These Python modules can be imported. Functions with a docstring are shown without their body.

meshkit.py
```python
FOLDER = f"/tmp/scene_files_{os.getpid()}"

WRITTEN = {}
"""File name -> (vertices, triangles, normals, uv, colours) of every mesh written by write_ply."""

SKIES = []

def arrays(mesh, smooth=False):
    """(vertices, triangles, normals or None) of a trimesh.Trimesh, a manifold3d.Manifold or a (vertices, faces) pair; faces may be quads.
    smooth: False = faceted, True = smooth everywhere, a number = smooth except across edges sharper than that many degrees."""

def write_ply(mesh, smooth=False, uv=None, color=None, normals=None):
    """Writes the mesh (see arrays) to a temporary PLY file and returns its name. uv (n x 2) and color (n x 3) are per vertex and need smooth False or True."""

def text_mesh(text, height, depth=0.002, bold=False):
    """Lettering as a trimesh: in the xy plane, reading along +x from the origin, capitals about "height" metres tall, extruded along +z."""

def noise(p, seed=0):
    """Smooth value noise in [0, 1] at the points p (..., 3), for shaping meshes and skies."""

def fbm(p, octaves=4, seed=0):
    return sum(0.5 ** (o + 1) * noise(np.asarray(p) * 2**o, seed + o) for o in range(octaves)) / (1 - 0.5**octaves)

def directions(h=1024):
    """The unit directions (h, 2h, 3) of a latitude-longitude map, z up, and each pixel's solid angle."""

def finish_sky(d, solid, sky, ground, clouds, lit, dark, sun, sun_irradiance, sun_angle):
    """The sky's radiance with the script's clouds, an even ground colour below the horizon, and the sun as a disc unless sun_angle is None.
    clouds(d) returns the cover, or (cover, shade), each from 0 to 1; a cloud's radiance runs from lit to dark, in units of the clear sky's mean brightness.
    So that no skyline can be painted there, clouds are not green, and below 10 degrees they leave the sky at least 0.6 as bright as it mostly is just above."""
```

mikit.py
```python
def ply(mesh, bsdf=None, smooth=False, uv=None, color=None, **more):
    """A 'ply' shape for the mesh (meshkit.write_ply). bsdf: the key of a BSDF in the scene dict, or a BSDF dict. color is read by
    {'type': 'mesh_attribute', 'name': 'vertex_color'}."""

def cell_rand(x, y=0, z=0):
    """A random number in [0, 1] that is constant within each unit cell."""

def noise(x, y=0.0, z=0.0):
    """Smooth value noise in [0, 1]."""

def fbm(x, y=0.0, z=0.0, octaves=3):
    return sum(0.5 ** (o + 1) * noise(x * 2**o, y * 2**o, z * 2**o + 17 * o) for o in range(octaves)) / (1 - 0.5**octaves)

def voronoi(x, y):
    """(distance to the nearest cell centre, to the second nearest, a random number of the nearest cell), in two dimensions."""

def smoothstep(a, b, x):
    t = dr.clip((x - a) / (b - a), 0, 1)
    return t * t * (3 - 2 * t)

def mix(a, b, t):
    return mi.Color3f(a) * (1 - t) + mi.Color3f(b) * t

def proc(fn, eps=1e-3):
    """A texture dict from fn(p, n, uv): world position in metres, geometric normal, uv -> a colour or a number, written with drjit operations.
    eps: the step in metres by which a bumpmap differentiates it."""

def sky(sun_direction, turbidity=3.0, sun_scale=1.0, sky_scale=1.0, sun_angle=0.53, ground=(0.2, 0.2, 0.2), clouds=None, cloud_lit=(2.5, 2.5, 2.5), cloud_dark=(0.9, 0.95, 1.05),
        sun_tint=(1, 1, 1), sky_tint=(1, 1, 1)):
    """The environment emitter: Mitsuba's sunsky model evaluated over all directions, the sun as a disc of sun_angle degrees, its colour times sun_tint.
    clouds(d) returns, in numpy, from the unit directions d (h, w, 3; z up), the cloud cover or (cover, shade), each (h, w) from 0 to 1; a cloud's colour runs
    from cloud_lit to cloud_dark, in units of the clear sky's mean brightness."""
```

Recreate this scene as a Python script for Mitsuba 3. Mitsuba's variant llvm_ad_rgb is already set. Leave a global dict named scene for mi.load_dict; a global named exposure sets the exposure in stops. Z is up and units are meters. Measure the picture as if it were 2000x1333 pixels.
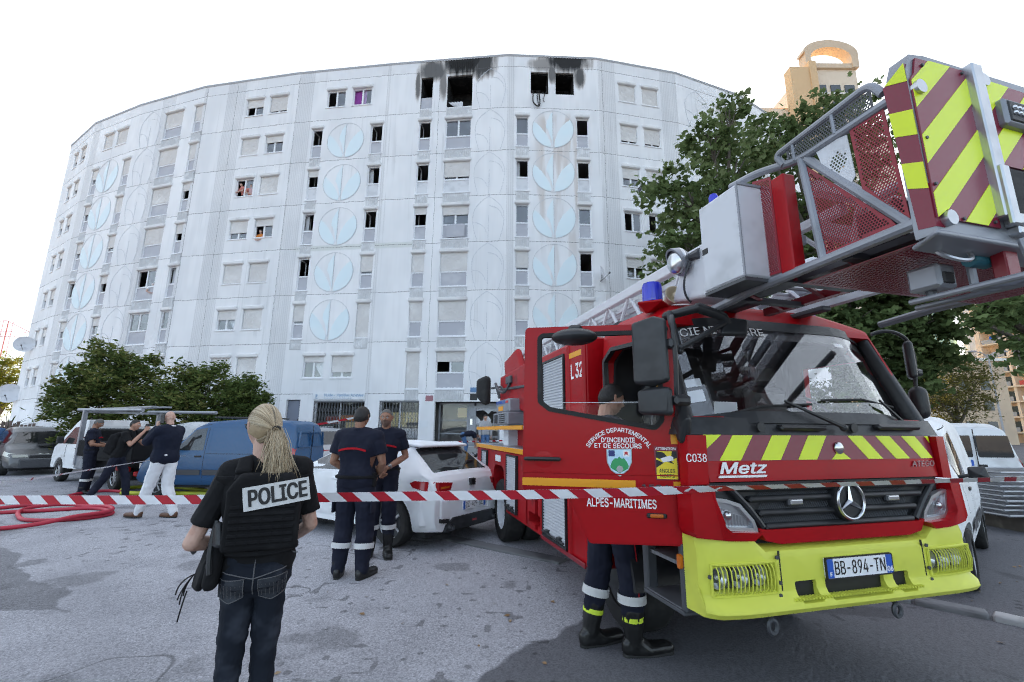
import math, random
import numpy as np, trimesh, manifold3d as m3
import drjit as dr, mitsuba as mi, mikit, meshkit
from shapely.geometry import Polygon, box as sbox, LineString, Point, MultiPolygon
from shapely.ops import unary_union
from shapely import affinity
scene, labels = {}, {}
rng = np.random.default_rng(7)
PI = math.pi
T4 = mi.ScalarTransform4f
exposure = 3.88
# ---- camera: a 15.6 mm wide angle held at head height, tilted up 11.4 degrees
PITCH, ROLL, CAMH = math.radians(11.44), math.radians(0.4), 1.55
_fw = np.array([0, math.cos(PITCH), math.sin(PITCH)])
_up = np.cross([1.0, 0, 0], _fw) * math.cos(ROLL) - np.array([1.0, 0, 0]) * math.sin(ROLL)
scene['camera'] = {'type': 'perspective', 'fov': math.degrees(2 * math.atan(1000 / 870.0)), 'fov_axis': 'x', 'near_clip': 0.05, 'far_clip': 2000.0,
                   'to_world': T4().look_at(origin=[0, 0, CAMH], target=[float(_fw[0]), float(_fw[1]), float(CAMH + _fw[2])], up=[float(x) for x in _up])}
# ---- early morning sun, low behind the apartment building, so the street lies in its shade
_el, _az = math.radians(24), math.radians(14)
def haze_clouds(d):
    z = np.clip(d[..., 2], 0, 1)
    w = d @ np.array([math.sin(_az), math.cos(_az), 0.0])          # thin haze, thicker towards the sun
    return np.clip(0.60 + 0.30 * w, 0.2, 0.9) * (0.75 + 0.25 * meshkit.fbm(d * 2.2, 3, 5)), 0.0 * z
scene['sky'] = mikit.sky([math.sin(_az) * math.cos(_el), math.cos(_az) * math.cos(_el), math.sin(_el)], turbidity=4, sun_tint=(1, 0.9, 0.75), ground=(0.2, 0.2, 0.2),
                         clouds=haze_clouds, cloud_lit=(1.35, 1.34, 1.33), cloud_dark=(0.9, 0.95, 1.05))

# ---------------------------------------------------------------- helpers
_used = {}
def unique(name):
    n = _used.get(name, -1) + 1
    _used[name] = n
    return name if n == 0 else '%s_%03d' % (name, n)
def thing(name, label, cat, group=None, kind=None):
    k = unique(name)
    d = {'label': label}
    if cat: d['category'] = cat
    if group: d['group'] = group
    if kind: d['kind'] = kind
    labels[k] = d
    return k
def tm(m):
    if hasattr(m, 'to_mesh'):
        q = m.to_mesh()
        return trimesh.Trimesh(q.vert_properties[:, :3], q.tri_verts, process=False)
    if isinstance(m, (list, tuple)) and len(m) and not isinstance(m[0], np.ndarray):
        return trimesh.util.concatenate([tm(x) for x in m])
    if isinstance(m, tuple):
        f = np.asarray(m[1])
        if f.shape[1] == 4: f = np.vstack([f[:, [0, 1, 2]], f[:, [0, 2, 3]]])
        return trimesh.Trimesh(m[0], f, process=False)
    return m
def mtx(loc=(0, 0, 0), rz=0.0, ex=None, ey=None, ez=None):
    M = np.eye(4)
    if ex is not None:
        M[:3, 0], M[:3, 1] = ex, ey
        M[:3, 2] = np.cross(ex, ey) if ez is None else ez
    else:
        c, s = math.cos(rz), math.sin(rz)
        M[:2, :2] = [[c, -s], [s, c]]
    M[:3, 3] = loc
    return M
SPLIT = {'wheel_arch', 'side_frame', 'platform_bracket', 'mudguard', 'side_band', 'rack_post', 'rack_rail', 'lamp_head', 'lifting_ram', 'headlight', 'trouser_piping', 'pocket_flap', 'foot', 'bearer', 'rail', 'strap_loop', 'roof_bar', 'paper', 'amber_strip', 'sticker', 'post', 'crest_charge', 'inner_rail', 'tow_bar', 'wiper_motor_cover', 'seam', 'emblem_piece', 'panel_piece', 'floor_tube', 'wall_piece', 'arm_piece', 'bed_side', 'bulb'}
def put(parent, name, mesh, mat, M=None, smooth=35, uv=None, color=None, label=None, kind=None):
    if isinstance(mesh, list) and name in SPLIT and len(mesh) > 1:
        return [put(parent, name, q, mat, M, smooth, uv, color, label, kind) for q in mesh][0]
    """one entry of scene: parent__name, numbered where the name is taken"""
    k = unique(parent + '__' + name if name else parent) if name else parent
    m = tm(mesh)
    if M is not None: m = m.copy(); m.apply_transform(M)
    if (uv is not None or color is not None) and smooth not in (True, False): smooth = False
    if smooth not in (True, False): m = trimesh.Trimesh(m.vertices, m.faces, process=True)
    scene[k] = mikit.ply(m, mat, smooth=smooth, uv=uv, color=color)
    if label or kind:
        labels[k] = {}
        if label: labels[k]['label'] = label
        if kind: labels[k]['kind'] = kind
    return k
def bx(x0, x1, y0, y1, z0, z1, r=0.0):
    c = [(x0 + x1) / 2, (y0 + y1) / 2, (z0 + z1) / 2]; e = [abs(x1 - x0), abs(y1 - y0), abs(z1 - z0)]
    if r <= 0:
        b = trimesh.creation.box(e); b.apply_translation(c); return b
    r = min(r, min(e) * 0.49)
    pts = []
    for sx in (-1, 1):
        for sy in (-1, 1):
            for sz in (-1, 1):
                q = np.array([sx, sy, sz]) * (np.array(e) / 2)
                for a in range(3):
                    w = q - np.array([sx, sy, sz]) * r * np.array([0 if i == a else 1 for i in range(3)])
                    pts.append(w)
                pts.append(q - np.array([sx, sy, sz]) * r * 0.42)
    return tm(m3.Manifold.hull_points(np.array(pts) + c))
def quad(a, b, c, d):
    return trimesh.Trimesh([a, b, c, d], [[0, 1, 2], [0, 2, 3]], process=False)
def tube(path, r, n=8, closed=False, cap=True):
    p = np.asarray(path, float)
    r = np.broadcast_to(r, (len(p),))
    t = np.roll(p, -1, 0) - np.roll(p, 1, 0) if closed else np.gradient(p, axis=0)
    t /= np.linalg.norm(t, axis=1, keepdims=True) + 1e-12
    a = np.zeros_like(p); ref = np.array([0, 0, 1.0]) if abs(t[0, 2]) < 0.9 else np.array([1.0, 0, 0])
    for i in range(len(p)):
        v = (a[i - 1] if i else ref); v = v - t[i] * (v @ t[i])
        a[i] = v / (np.linalg.norm(v) + 1e-12)
    b = np.cross(t, a); g = np.arange(n) * 2 * PI / n
    v = p[:, None] + r[:, None, None] * (np.cos(g)[None, :, None] * a[:, None] + np.sin(g)[None, :, None] * b[:, None])
    v = v.reshape(-1, 3); k = len(p); f = []
    i, j = np.meshgrid(np.arange(k if closed else k - 1), np.arange(n), indexing='ij')
    i2 = (i + 1) % k
    q = np.stack([i * n + j, i * n + (j + 1) % n, i2 * n + (j + 1) % n, i2 * n + j], -1).reshape(-1, 4)
    f = np.vstack([q[:, [0, 1, 2]], q[:, [0, 2, 3]]])
    if cap and not closed:
        v = np.vstack([v, p[0], p[-1]]); j = np.arange(n); o = (k - 1) * n
        f = np.vstack([f, np.stack([(j + 1) % n, j, j * 0 + k * n], 1), np.stack([o + j, o + (j + 1) % n, j * 0 + k * n + 1], 1)])
    return trimesh.Trimesh(v, f, process=False)
def cyl(p0, p1, r, n=16, r1=None):
    return tube([p0, p1], [r, r if r1 is None else r1], n)
def spline(pts, n=40):
    from scipy.interpolate import CubicSpline
    p = np.asarray(pts, float); d = np.r_[0, np.cumsum(np.linalg.norm(np.diff(p, axis=0), axis=1))]
    return CubicSpline(d, p)(np.linspace(0, d[-1], n))
def ball(c, r, n=2, s=(1, 1, 1)):
    m = trimesh.creation.icosphere(n, r); m.apply_scale(s); m.apply_translation(c); return m
def prism(poly, depth, z0=0.0):
    """shapely polygon in xy extruded along z from z0"""
    ps = [g for g in getattr(poly, 'geoms', [poly]) if g.geom_type == 'Polygon' and g.area > 1e-7]
    m = trimesh.util.concatenate([trimesh.creation.extrude_polygon(g, depth, engine='earcut') for g in ps])
    m.apply_translation([0, 0, z0]); return m
def P(*pts): return Polygon(pts)
def rrect(x0, y0, x1, y1, r): return sbox(x0 + r, y0 + r, x1 - r, y1 - r).buffer(r, 6)
def face(ex, ey, o): return mtx(o, ex=np.asarray(ex, float), ey=np.asarray(ey, float))
FRONT = face((1, 0, 0), (0, 0, 1), (0, 0, 0))        # drawing plane x,z; out towards -y
def fr(poly, y, depth):
    """polygon in (x, z), front face at y, going back (+y) by depth"""
    m = prism(poly, depth); m.apply_transform(face((1, 0, 0), (0, 0, 1), (0, y + depth, 0))); return m
def sd(poly, x, depth):
    """polygon in (y, z) facing -x, outer face at x, going in (+x) by depth; y runs to the left seen from outside"""
    m = prism(affinity.scale(poly, -1, 1, origin=(0, 0)), depth); m.apply_transform(face((0, -1, 0), (0, 0, 1), (x + depth, 0, 0))); return m
def lathe(prof, n=24):
    return trimesh.creation.revolve(np.asarray(prof, float), sections=n)
def text(s, h, bold=False, depth=0.002, center=False, w=None):
    m = meshkit.text_mesh(s, h, depth, bold)
    b = m.bounds
    if w: m.apply_scale([w / (b[1, 0] - b[0, 0]), 1, 1]); b = m.bounds
    m.apply_translation([-(b[0, 0] + b[1, 0]) / 2 if center else -b[0, 0], 0, 0]); return m
def hexplate(poly, pitch, hole, depth, margin):
    """perforated plate: polygon with hexagon holes"""
    x0, y0, x1, y1 = poly.bounds; inner = poly.buffer(-margin); hs = []
    for j, y in enumerate(np.arange(y0, y1, pitch * 0.866)):
        for x in np.arange(x0 + (j % 2) * pitch / 2, x1, pitch):
            h = Polygon([(x + hole * math.cos(a), y + hole * math.sin(a)) for a in np.arange(6) * PI / 3 + PI / 6])
            if inner.contains(h): hs.append(h)
    return prism(Polygon(poly.exterior, [h.exterior for h in hs]), depth)
def noisy(m, amp, freq, seed=0, squash=(1, 1, 1)):
    m = tm(m).copy(); n = m.vertex_normals
    m.vertices = m.vertices + n * ((meshkit.fbm(m.vertices * freq * np.asarray(squash), 3, seed) - 0.5) * 2 * amp)[:, None]
    return m
# ---------------------------------------------------------------- materials
def mat(name, rgb, rough=0.5, metal=0.0, coat=0.0, spec=0.5, sheen=0.0, bump=None, bscale=0.002):
    col = rgb if isinstance(rgb, dict) else {'type': 'rgb', 'value': list(rgb)}
    b = {'type': 'principled', 'base_color': col, 'roughness': rough, 'metallic': metal, 'specular': spec}
    if coat: b['clearcoat'] = coat; b['clearcoat_gloss'] = 0.95
    if sheen: b['sheen'] = sheen
    if bump is not None: b = {'type': 'bumpmap', 'arbitrary': bump, 'scale': bscale, 'nested': b}
    scene[name] = {'type': 'twosided', 'bsdf': b}
    return name
N, FBM, mix, sst = mikit.noise, mikit.fbm, mikit.mix, mikit.smoothstep
def grime(c, c2, f=3.0, lo=0.45, hi=0.8, zf=1.0):
    return mikit.proc(lambda p, n, uv: mix(c, c2, sst(lo, hi, FBM(p.x * f, p.y * f, p.z * f * zf, 4))))
mat('red_paint', grime((0.36, 0.003, 0.007), (0.30, 0.004, 0.007), 2.5), 0.30, coat=0.25, spec=0.16)
mat('red_dull', grime((0.34, 0.008, 0.012), (0.20, 0.014, 0.016), 6), 0.45, spec=0.2)
mat('red_deep', (0.20, 0.006, 0.014), 0.35)
mat('red_film', (0.19, 0.012, 0.03), 0.3)
mat('lime_paint', grime((0.60, 0.63, 0.085), (0.50, 0.53, 0.08), 4, 0.5, 0.9), 0.36, spec=0.2)
mat('lime_film', (0.66, 0.78, 0.012), 0.35)
mat('amber_film', (0.72, 0.30, 0.008), 0.35)
mat('white_print', (0.8, 0.8, 0.8), 0.5)
mat('black_print', (0.012, 0.012, 0.013), 0.5)
mat('black_plastic', grime((0.017, 0.018, 0.02), (0.03, 0.031, 0.034), 9), 0.42)
mat('dark_grey', (0.055, 0.058, 0.065), 0.45)
mat('rubber', grime((0.014, 0.014, 0.014), (0.03, 0.029, 0.028), 8), 0.75)
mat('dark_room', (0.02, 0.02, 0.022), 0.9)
mat('chrome', (0.58, 0.59, 0.61), 0.14, 1.0)
mat('alu', grime((0.52, 0.53, 0.55), (0.40, 0.41, 0.43), 7), 0.32, 0.85)
mat('grey_paint', grime((0.27, 0.28, 0.31), (0.20, 0.21, 0.23), 4), 0.38, 0.3)
mat('red_guard', grime((0.26, 0.014, 0.026), (0.20, 0.012, 0.022), 6), 0.5)
mat('ladder_white', grime((0.60, 0.61, 0.64), (0.47, 0.48, 0.5), 5, 0.5, 0.85), 0.42)
mat('shutter_grey', (0.50, 0.52, 0.55), 0.4, 0.3)
mat('tread_plate', (0.30, 0.31, 0.33), 0.35, 0.8, bump=mikit.proc(lambda p, n, uv: dr.sin(p.x * 160) * dr.sin(p.y * 160)), bscale=0.002)
mat('cream_plastic', (0.62, 0.55, 0.42), 0.4)
mat('blue_lens', grime((0.01, 0.02, 0.50), (0.006, 0.012, 0.22), 30, zf=0.15), 0.06, coat=1.0)
mat('orange_lens', (0.5, 0.12, 0.01), 0.2, coat=0.6)
mat('red_lens', (0.35, 0.008, 0.012), 0.12, coat=1.0)
mat('lamp_silver', (0.62, 0.64, 0.66), 0.18, 0.9)
mat('plate_white', (0.75, 0.76, 0.78), 0.4)
mat('plate_blue', (0.02, 0.09, 0.42), 0.4)
scene['glass'] = {'type': 'thindielectric', 'int_ior': 1.5}
scene['windshield_glass'] = {'type': 'thindielectric', 'int_ior': 1.75}
scene['window_glass'] = {'type': 'thindielectric', 'int_ior': 1.85}
scene['door_glass'] = {'type': 'thindielectric', 'int_ior': 1.16}
scene['lens_glass'] = {'type': 'thindielectric', 'int_ior': 1.5}
mat('car_glass', (0.012, 0.014, 0.016), 0.03, coat=1.0, spec=0.8)
mat('car_white', grime((0.72, 0.73, 0.75), (0.63, 0.635, 0.64), 2.2), 0.3, coat=0.8)
mat('van_white', grime((0.66, 0.67, 0.68), (0.5, 0.5, 0.5), 2.8, 0.5, 0.9), 0.38, coat=0.3)
mat('van_blue', grime((0.014, 0.07, 0.17), (0.024, 0.085, 0.18), 2.0), 0.33, coat=0.6)
mat('car_grey', grime((0.11, 0.113, 0.117), (0.16, 0.16, 0.158), 2.4), 0.32, 0.4, coat=0.6)
mat('car_silver', (0.36, 0.37, 0.39), 0.3, 0.5, coat=0.5)
mat('navy_dark', (0.012, 0.022, 0.05), 0.3, coat=0.5)
# ground
def asphalt(p, n, uv):
    big = FBM(p.x * 0.35, p.y * 0.35, 0, 4); mid = FBM(p.x * 2.3 + 9, p.y * 2.3, 0, 3)
    sp = N(p.x * 95, p.y * 95, 0); sp2 = N(p.x * 210 + 3, p.y * 210, 5)
    c = mix((0.215, 0.214, 0.232), (0.300, 0.298, 0.318), sst(0.3, 0.7, 0.6 * big + 0.4 * mid))
    c = c * (0.50 + 0.62 * sp + 0.40 * sp2) * (1 + 0.5 * sst(0.80, 0.95, N(p.x * 130, p.y * 130, 9)))
    # an older, darker repair patch with its own ragged outline
    rag = 0.35 * (FBM(p.x * 3, p.y * 3, 2, 4) - 0.5)
    e = dr.maximum(0.588 * (p.x + 3.85) + 0.809 * (p.y - 4.28), 4.22 - p.y) + rag
    patch = 1 - sst(-0.02, 0.03, e)
    c = mix(c, c * 0.55, patch)
    # smoother dark apron around the fire engine, albedo lowered further for under-truck shade
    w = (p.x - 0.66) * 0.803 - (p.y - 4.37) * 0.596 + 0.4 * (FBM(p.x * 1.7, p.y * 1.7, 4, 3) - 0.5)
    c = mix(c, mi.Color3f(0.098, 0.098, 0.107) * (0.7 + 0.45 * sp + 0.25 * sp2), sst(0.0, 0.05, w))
    # cracks, tyre marks and oil stains
    cr = dr.abs(FBM(p.x * 0.21 + 40.3, p.y * 0.21, 7, 5) - 0.5)
    c = c * (1 - 0.55 * (1 - sst(0.0, 0.0022, cr)) * sst(0.35, 0.6, N(p.x * 0.7, p.y * 0.7, 3)))
    st = sst(0.70, 0.80, FBM(p.x * 1.6 + 5, p.y * 1.6, 11, 3))
    dots = sst(0.84, 0.90, N(p.x * 11, p.y * 11, 31)) * sst(0.4, 0.6, N(p.x * 0.8, p.y * 0.8, 33))
    return c * (1 - 0.36 * st) * (1 - 0.45 * dots)
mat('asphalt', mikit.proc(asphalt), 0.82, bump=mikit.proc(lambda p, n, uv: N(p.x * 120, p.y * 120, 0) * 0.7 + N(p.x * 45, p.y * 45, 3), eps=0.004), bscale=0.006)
mat('kerb_stone', grime((0.155, 0.156, 0.162), (0.085, 0.086, 0.09), 5), 0.88)
mat('concrete', grime((0.33, 0.325, 0.32), (0.22, 0.215, 0.21), 2), 0.85)
# ================================================================ ground
def ground_z(x, y):
    d = np.full(np.shape(x), 99.0)
    for a, b in zip(BV[:-1], BV[1:]):
        t = np.clip(((x - a[0]) * (b - a)[0] + (y - a[1]) * (b - a)[1]) / ((b - a) @ (b - a)), 0, 1)
        d = np.minimum(d, np.hypot(x - a[0] - t * (b - a)[0], y - a[1] - t * (b - a)[1]))
    q = np.clip((7.5 - d) / 6.0, 0, 1)
    return 0.5 * q * q * (3 - 2 * q)
BV = np.array([(-38.0, 35.0), (-34.28, 30.92), (-29.97, 28.30), (-25.13, 26.41), (-19.69, 24.76), (-13.39, 23.63), (-7.29, 22.86), (-0.36, 22.14), (4.85, 22.35), (9.82, 23.37), (14.68, 25.20), (19.10, 27.90), (22.9, 31.3)])
xs = np.unique(np.r_[np.linspace(-300, -40, 9), np.linspace(-40, 30, 71), np.linspace(30, 300, 9)])
ys = np.unique(np.r_[np.linspace(-120, 2, 8), np.linspace(2, 36, 69), np.linspace(36, 700, 9)])
gx, gy = np.meshgrid(xs, ys, indexing='ij')
gv = np.stack([gx, gy, ground_z(gx, gy)], -1).reshape(-1, 3)
i, j = np.meshgrid(np.arange(len(xs) - 1), np.arange(len(ys) - 1), indexing='ij'); n_ = len(ys)
gf = np.stack([i * n_ + j, (i + 1) * n_ + j, (i + 1) * n_ + j + 1, i * n_ + j + 1], -1).reshape(-1, 4)
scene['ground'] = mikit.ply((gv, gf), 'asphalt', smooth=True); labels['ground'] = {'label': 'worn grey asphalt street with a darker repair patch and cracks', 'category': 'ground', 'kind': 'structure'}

# ================================================================ apartment building
STRIPS = [(14.0, 14.8), (23.0, 24.2), (28.0, 28.25), (29.7, 31.0), (34.3, 36.2) if False else (34.9, 35.0), (35.3, 36.3), (37.25, 38.7) if False else (40.95, 41.2), (49.0, 49.4), (56.05, 57.1), (60.0, 61.1)]
def facade(rib):
    def fn(p, n, uv):
        streak = FBM(uv.x * 3.0, uv.y * 0.25, 1.0, 3); blot = FBM(uv.x * 0.5, uv.y * 0.5, 6.0, 3)
        c = mix((0.69, 0.695, 0.705), (0.775, 0.775, 0.78), sst(0.3, 0.7, 0.5 * streak + 0.5 * blot))
        fl = (uv.y - 3.37) / 2.7; fl = fl - dr.floor(fl)
        c = c * (1 - 0.10 * sst(0.5, 0.8, streak) * (1 - sst(0.0, 0.35, dr.abs(fl - 0.05))))
        c = mix(c, (0.56, 0.565, 0.57), 0.55 * sst(0.62, 0.85, FBM(uv.x * 7.0, uv.y * 0.12, 12.0, 3)) * sst(0.35, 0.6, FBM(uv.x * 0.4, uv.y * 0.8, 15.0, 2)))
        strip = mi.Float(0)
        for a_, b_ in STRIPS: strip = dr.maximum(strip, sst(a_ - 0.01, a_ + 0.01, uv.x) * (1 - sst(b_ - 0.01, b_ + 0.01, uv.x)))
        c = c * (1 - strip * (0.09 + 0.10 * sst(0.55, 0.95, dr.abs(dr.sin(uv.x * 2 * PI / 0.22)))))
        # rust-coloured runs down the decorated bay
        run = sst(0.46, 0.72, FBM(p.x * 2.6, p.z * 0.3, 3, 3)) * sst(0.9, 1.8, p.x) * (1 - sst(3.6, 4.6, p.x)) * (1 - sst(18.7, 19.5, p.z)) * sst(7.0, 15.0, p.z)
        c = mix(c, (0.50, 0.43, 0.38), 0.75 * run)
        # pale green painted-over band on one joint
        band = (1 - sst(0.08, 0.22, dr.abs(p.z - 11.45))) * sst(-12.6, -11.8, p.x) * (1 - sst(-5.2, -4.6, p.x))
        c = mix(c, (0.52, 0.55, 0.50), 0.6 * band)
        # soot above the burnt-out windows
        w = 0.62 * (FBM(p.x * 2.4, p.z * 1.2, 2, 6) - 0.5); w2 = 1.5 * (FBM(p.x * 11.0, p.z * 0.5, 8, 3) - 0.5)
        def blob(cx, cz, rx, rz, s):
            q = dr.sqrt(dr.square((p.x - cx) / rx) + dr.square((p.z - cz) / rz)) + w + 0.25 * w2
            return s * (1 - sst(0.48, 1.12, q))
        s = dr.maximum(dr.maximum(blob(-2.9, 22.75, 1.5, 1.05, 1.0), blob(-1.75, 22.6, 0.75, 1.1, 0.95)), dr.maximum(blob(-4.75, 22.35, 0.95, 0.85, 0.85), blob(3.2, 22.8, 1.45, 0.95, 1.0)))
        s = dr.maximum(s, dr.maximum(blob(1.7, 22.5, 0.95, 0.55, 0.55), blob(3.85, 21.75, 0.38, 0.95, 0.9)))
        s = dr.maximum(s, dr.maximum(blob(2.22, 21.9, 0.25, 0.7, 0.8), dr.maximum(blob(-5.62, 21.4, 0.16, 1.1, 0.8), blob(-4.1, 21.3, 0.25, 1.1, 0.7))))
        edge = s * (1 - s) * 1.6
        c = mix(c, (0.45, 0.36, 0.28), edge)
        return mix(c, (0.010, 0.0095, 0.009), s)
    b = mikit.proc(lambda p, n, uv: dr.minimum(dr.abs(dr.sin(uv.x * 2 * PI / 0.30)) * 2.0, 1.0), eps=0.012) if rib else mikit.proc(lambda p, n, uv: N(uv.x * 7, uv.y * 7, 2))
    return mikit.proc(fn), b
_c, _b = facade(False); mat('facade_paint', _c, 0.75, bump=_b, bscale=0.004)
_c, _b = facade(True); mat('facade_ribbed', _c, 0.7, bump=_b, bscale=0.02)
mat('joint_dark', (0.11, 0.11, 0.115), 0.9)
mat('relief_line', (0.52, 0.53, 0.55), 0.8)
mat('arch_line', (0.54, 0.555, 0.585), 0.8)
mat('leaf_paint', grime((0.665, 0.765, 0.80), (0.70, 0.775, 0.80), 1.2), 0.7)
mat('pvc_white', (0.74, 0.75, 0.77), 0.45)
mat('shutter_slat', grime((0.60, 0.585, 0.57), (0.69, 0.68, 0.665), 1.3), 0.6)
mat('shutter_box_grey', grime((0.66, 0.655, 0.65), (0.56, 0.555, 0.55), 3), 0.55)
mat('infill_grey', grime((0.40, 0.405, 0.44), (0.47, 0.475, 0.50), 2), 0.6)
mat('infill_white', grime((0.62, 0.63, 0.65), (0.52, 0.53, 0.55), 3), 0.6)
mat('spandrel', grime((0.55, 0.555, 0.56), (0.68, 0.69, 0.70), 3.5), 0.75)
mat('charred', grime((0.008, 0.008, 0.008), (0.035, 0.033, 0.032), 5), 0.9)
mat('interior_wall', (0.24, 0.235, 0.23), 0.9)
mat('curtain_white', (0.62, 0.63, 0.65), 0.85)
mat('curtain_purple', (0.28, 0.06, 0.30), 0.85)
mat('grille_steel', (0.17, 0.175, 0.185), 0.5, 0.5)
mat('door_grey', (0.17, 0.19, 0.24), 0.5)
BLD = thing('apartment_building', 'long curved white apartment block with burnt-out top floor windows and leaf emblems', 'apartment building')
ZF = lambda k: 3.37 + 2.7 * k
TOP = 23.03
class Facet:
    def __init__(s, i):
        a, b = BV[i], BV[i + 1]; s.len = float(np.linalg.norm(b - a)); s.t = (b - a) / s.len; s.a = a; s.off = i * 7.0; s.holes = []
        s.M = face((s.t[0], s.t[1], 0), (0, 0, 1), (a[0], a[1], 0))
    def hole(s, s0, s1, z0, z1): s.holes.append(sbox(s0, z0, s1, z1))
def fput(f, parent, name, mesh, mat, **k):
    m = tm(mesh)
    return put(parent, name, m, mat, M=f.M, **k)
def bxl(s0, s1, z0, z1, d0, d1, r=0): return bx(s0, s1, z0, z1, d0, d1, r)     # facet-local box: s, z, outward depth
def slats(s0, s1, z0, z1, d, pitch=0.055):
    n = max(2, int((z1 - z0) / pitch)); v = []; f = []
    zz = np.linspace(z0, z1, n * 3 + 1); dd = d + 0.012 * np.array([0, 1, 0.8] * n + [0])
    v = np.concatenate([np.stack([np.full_like(zz, s0), zz, dd], 1), np.stack([np.full_like(zz, s1), zz, dd], 1)]); m = len(zz); i = np.arange(m - 1)
    return trimesh.Trimesh(v, np.vstack([np.stack([i, i + m, i + m + 1], 1), np.stack([i, i + m + 1, i + 1], 1)]), process=False)
def drape(s0, s1, z0, z1, d, folds, amp=0.03, gather=0.0):
    u, w = np.meshgrid(np.linspace(0, 1, folds * 8), np.linspace(0, 1, 7), indexing='ij')
    s = s0 + (s1 - s0) * (u + gather * (1 - u) * (1 - w) ** 1.5)
    v = np.stack([s, z0 + (z1 - z0) * w, d + amp * np.sin(u * folds * 2 * PI) * (0.6 + 0.4 * (1 - w))], -1).reshape(-1, 3)
    i, j = np.meshgrid(np.arange(folds * 8 - 1), np.arange(6), indexing='ij')
    return (v, np.stack([i * 7 + j, (i + 1) * 7 + j, (i + 1) * 7 + j + 1, i * 7 + j + 1], -1).reshape(-1, 4))
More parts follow.
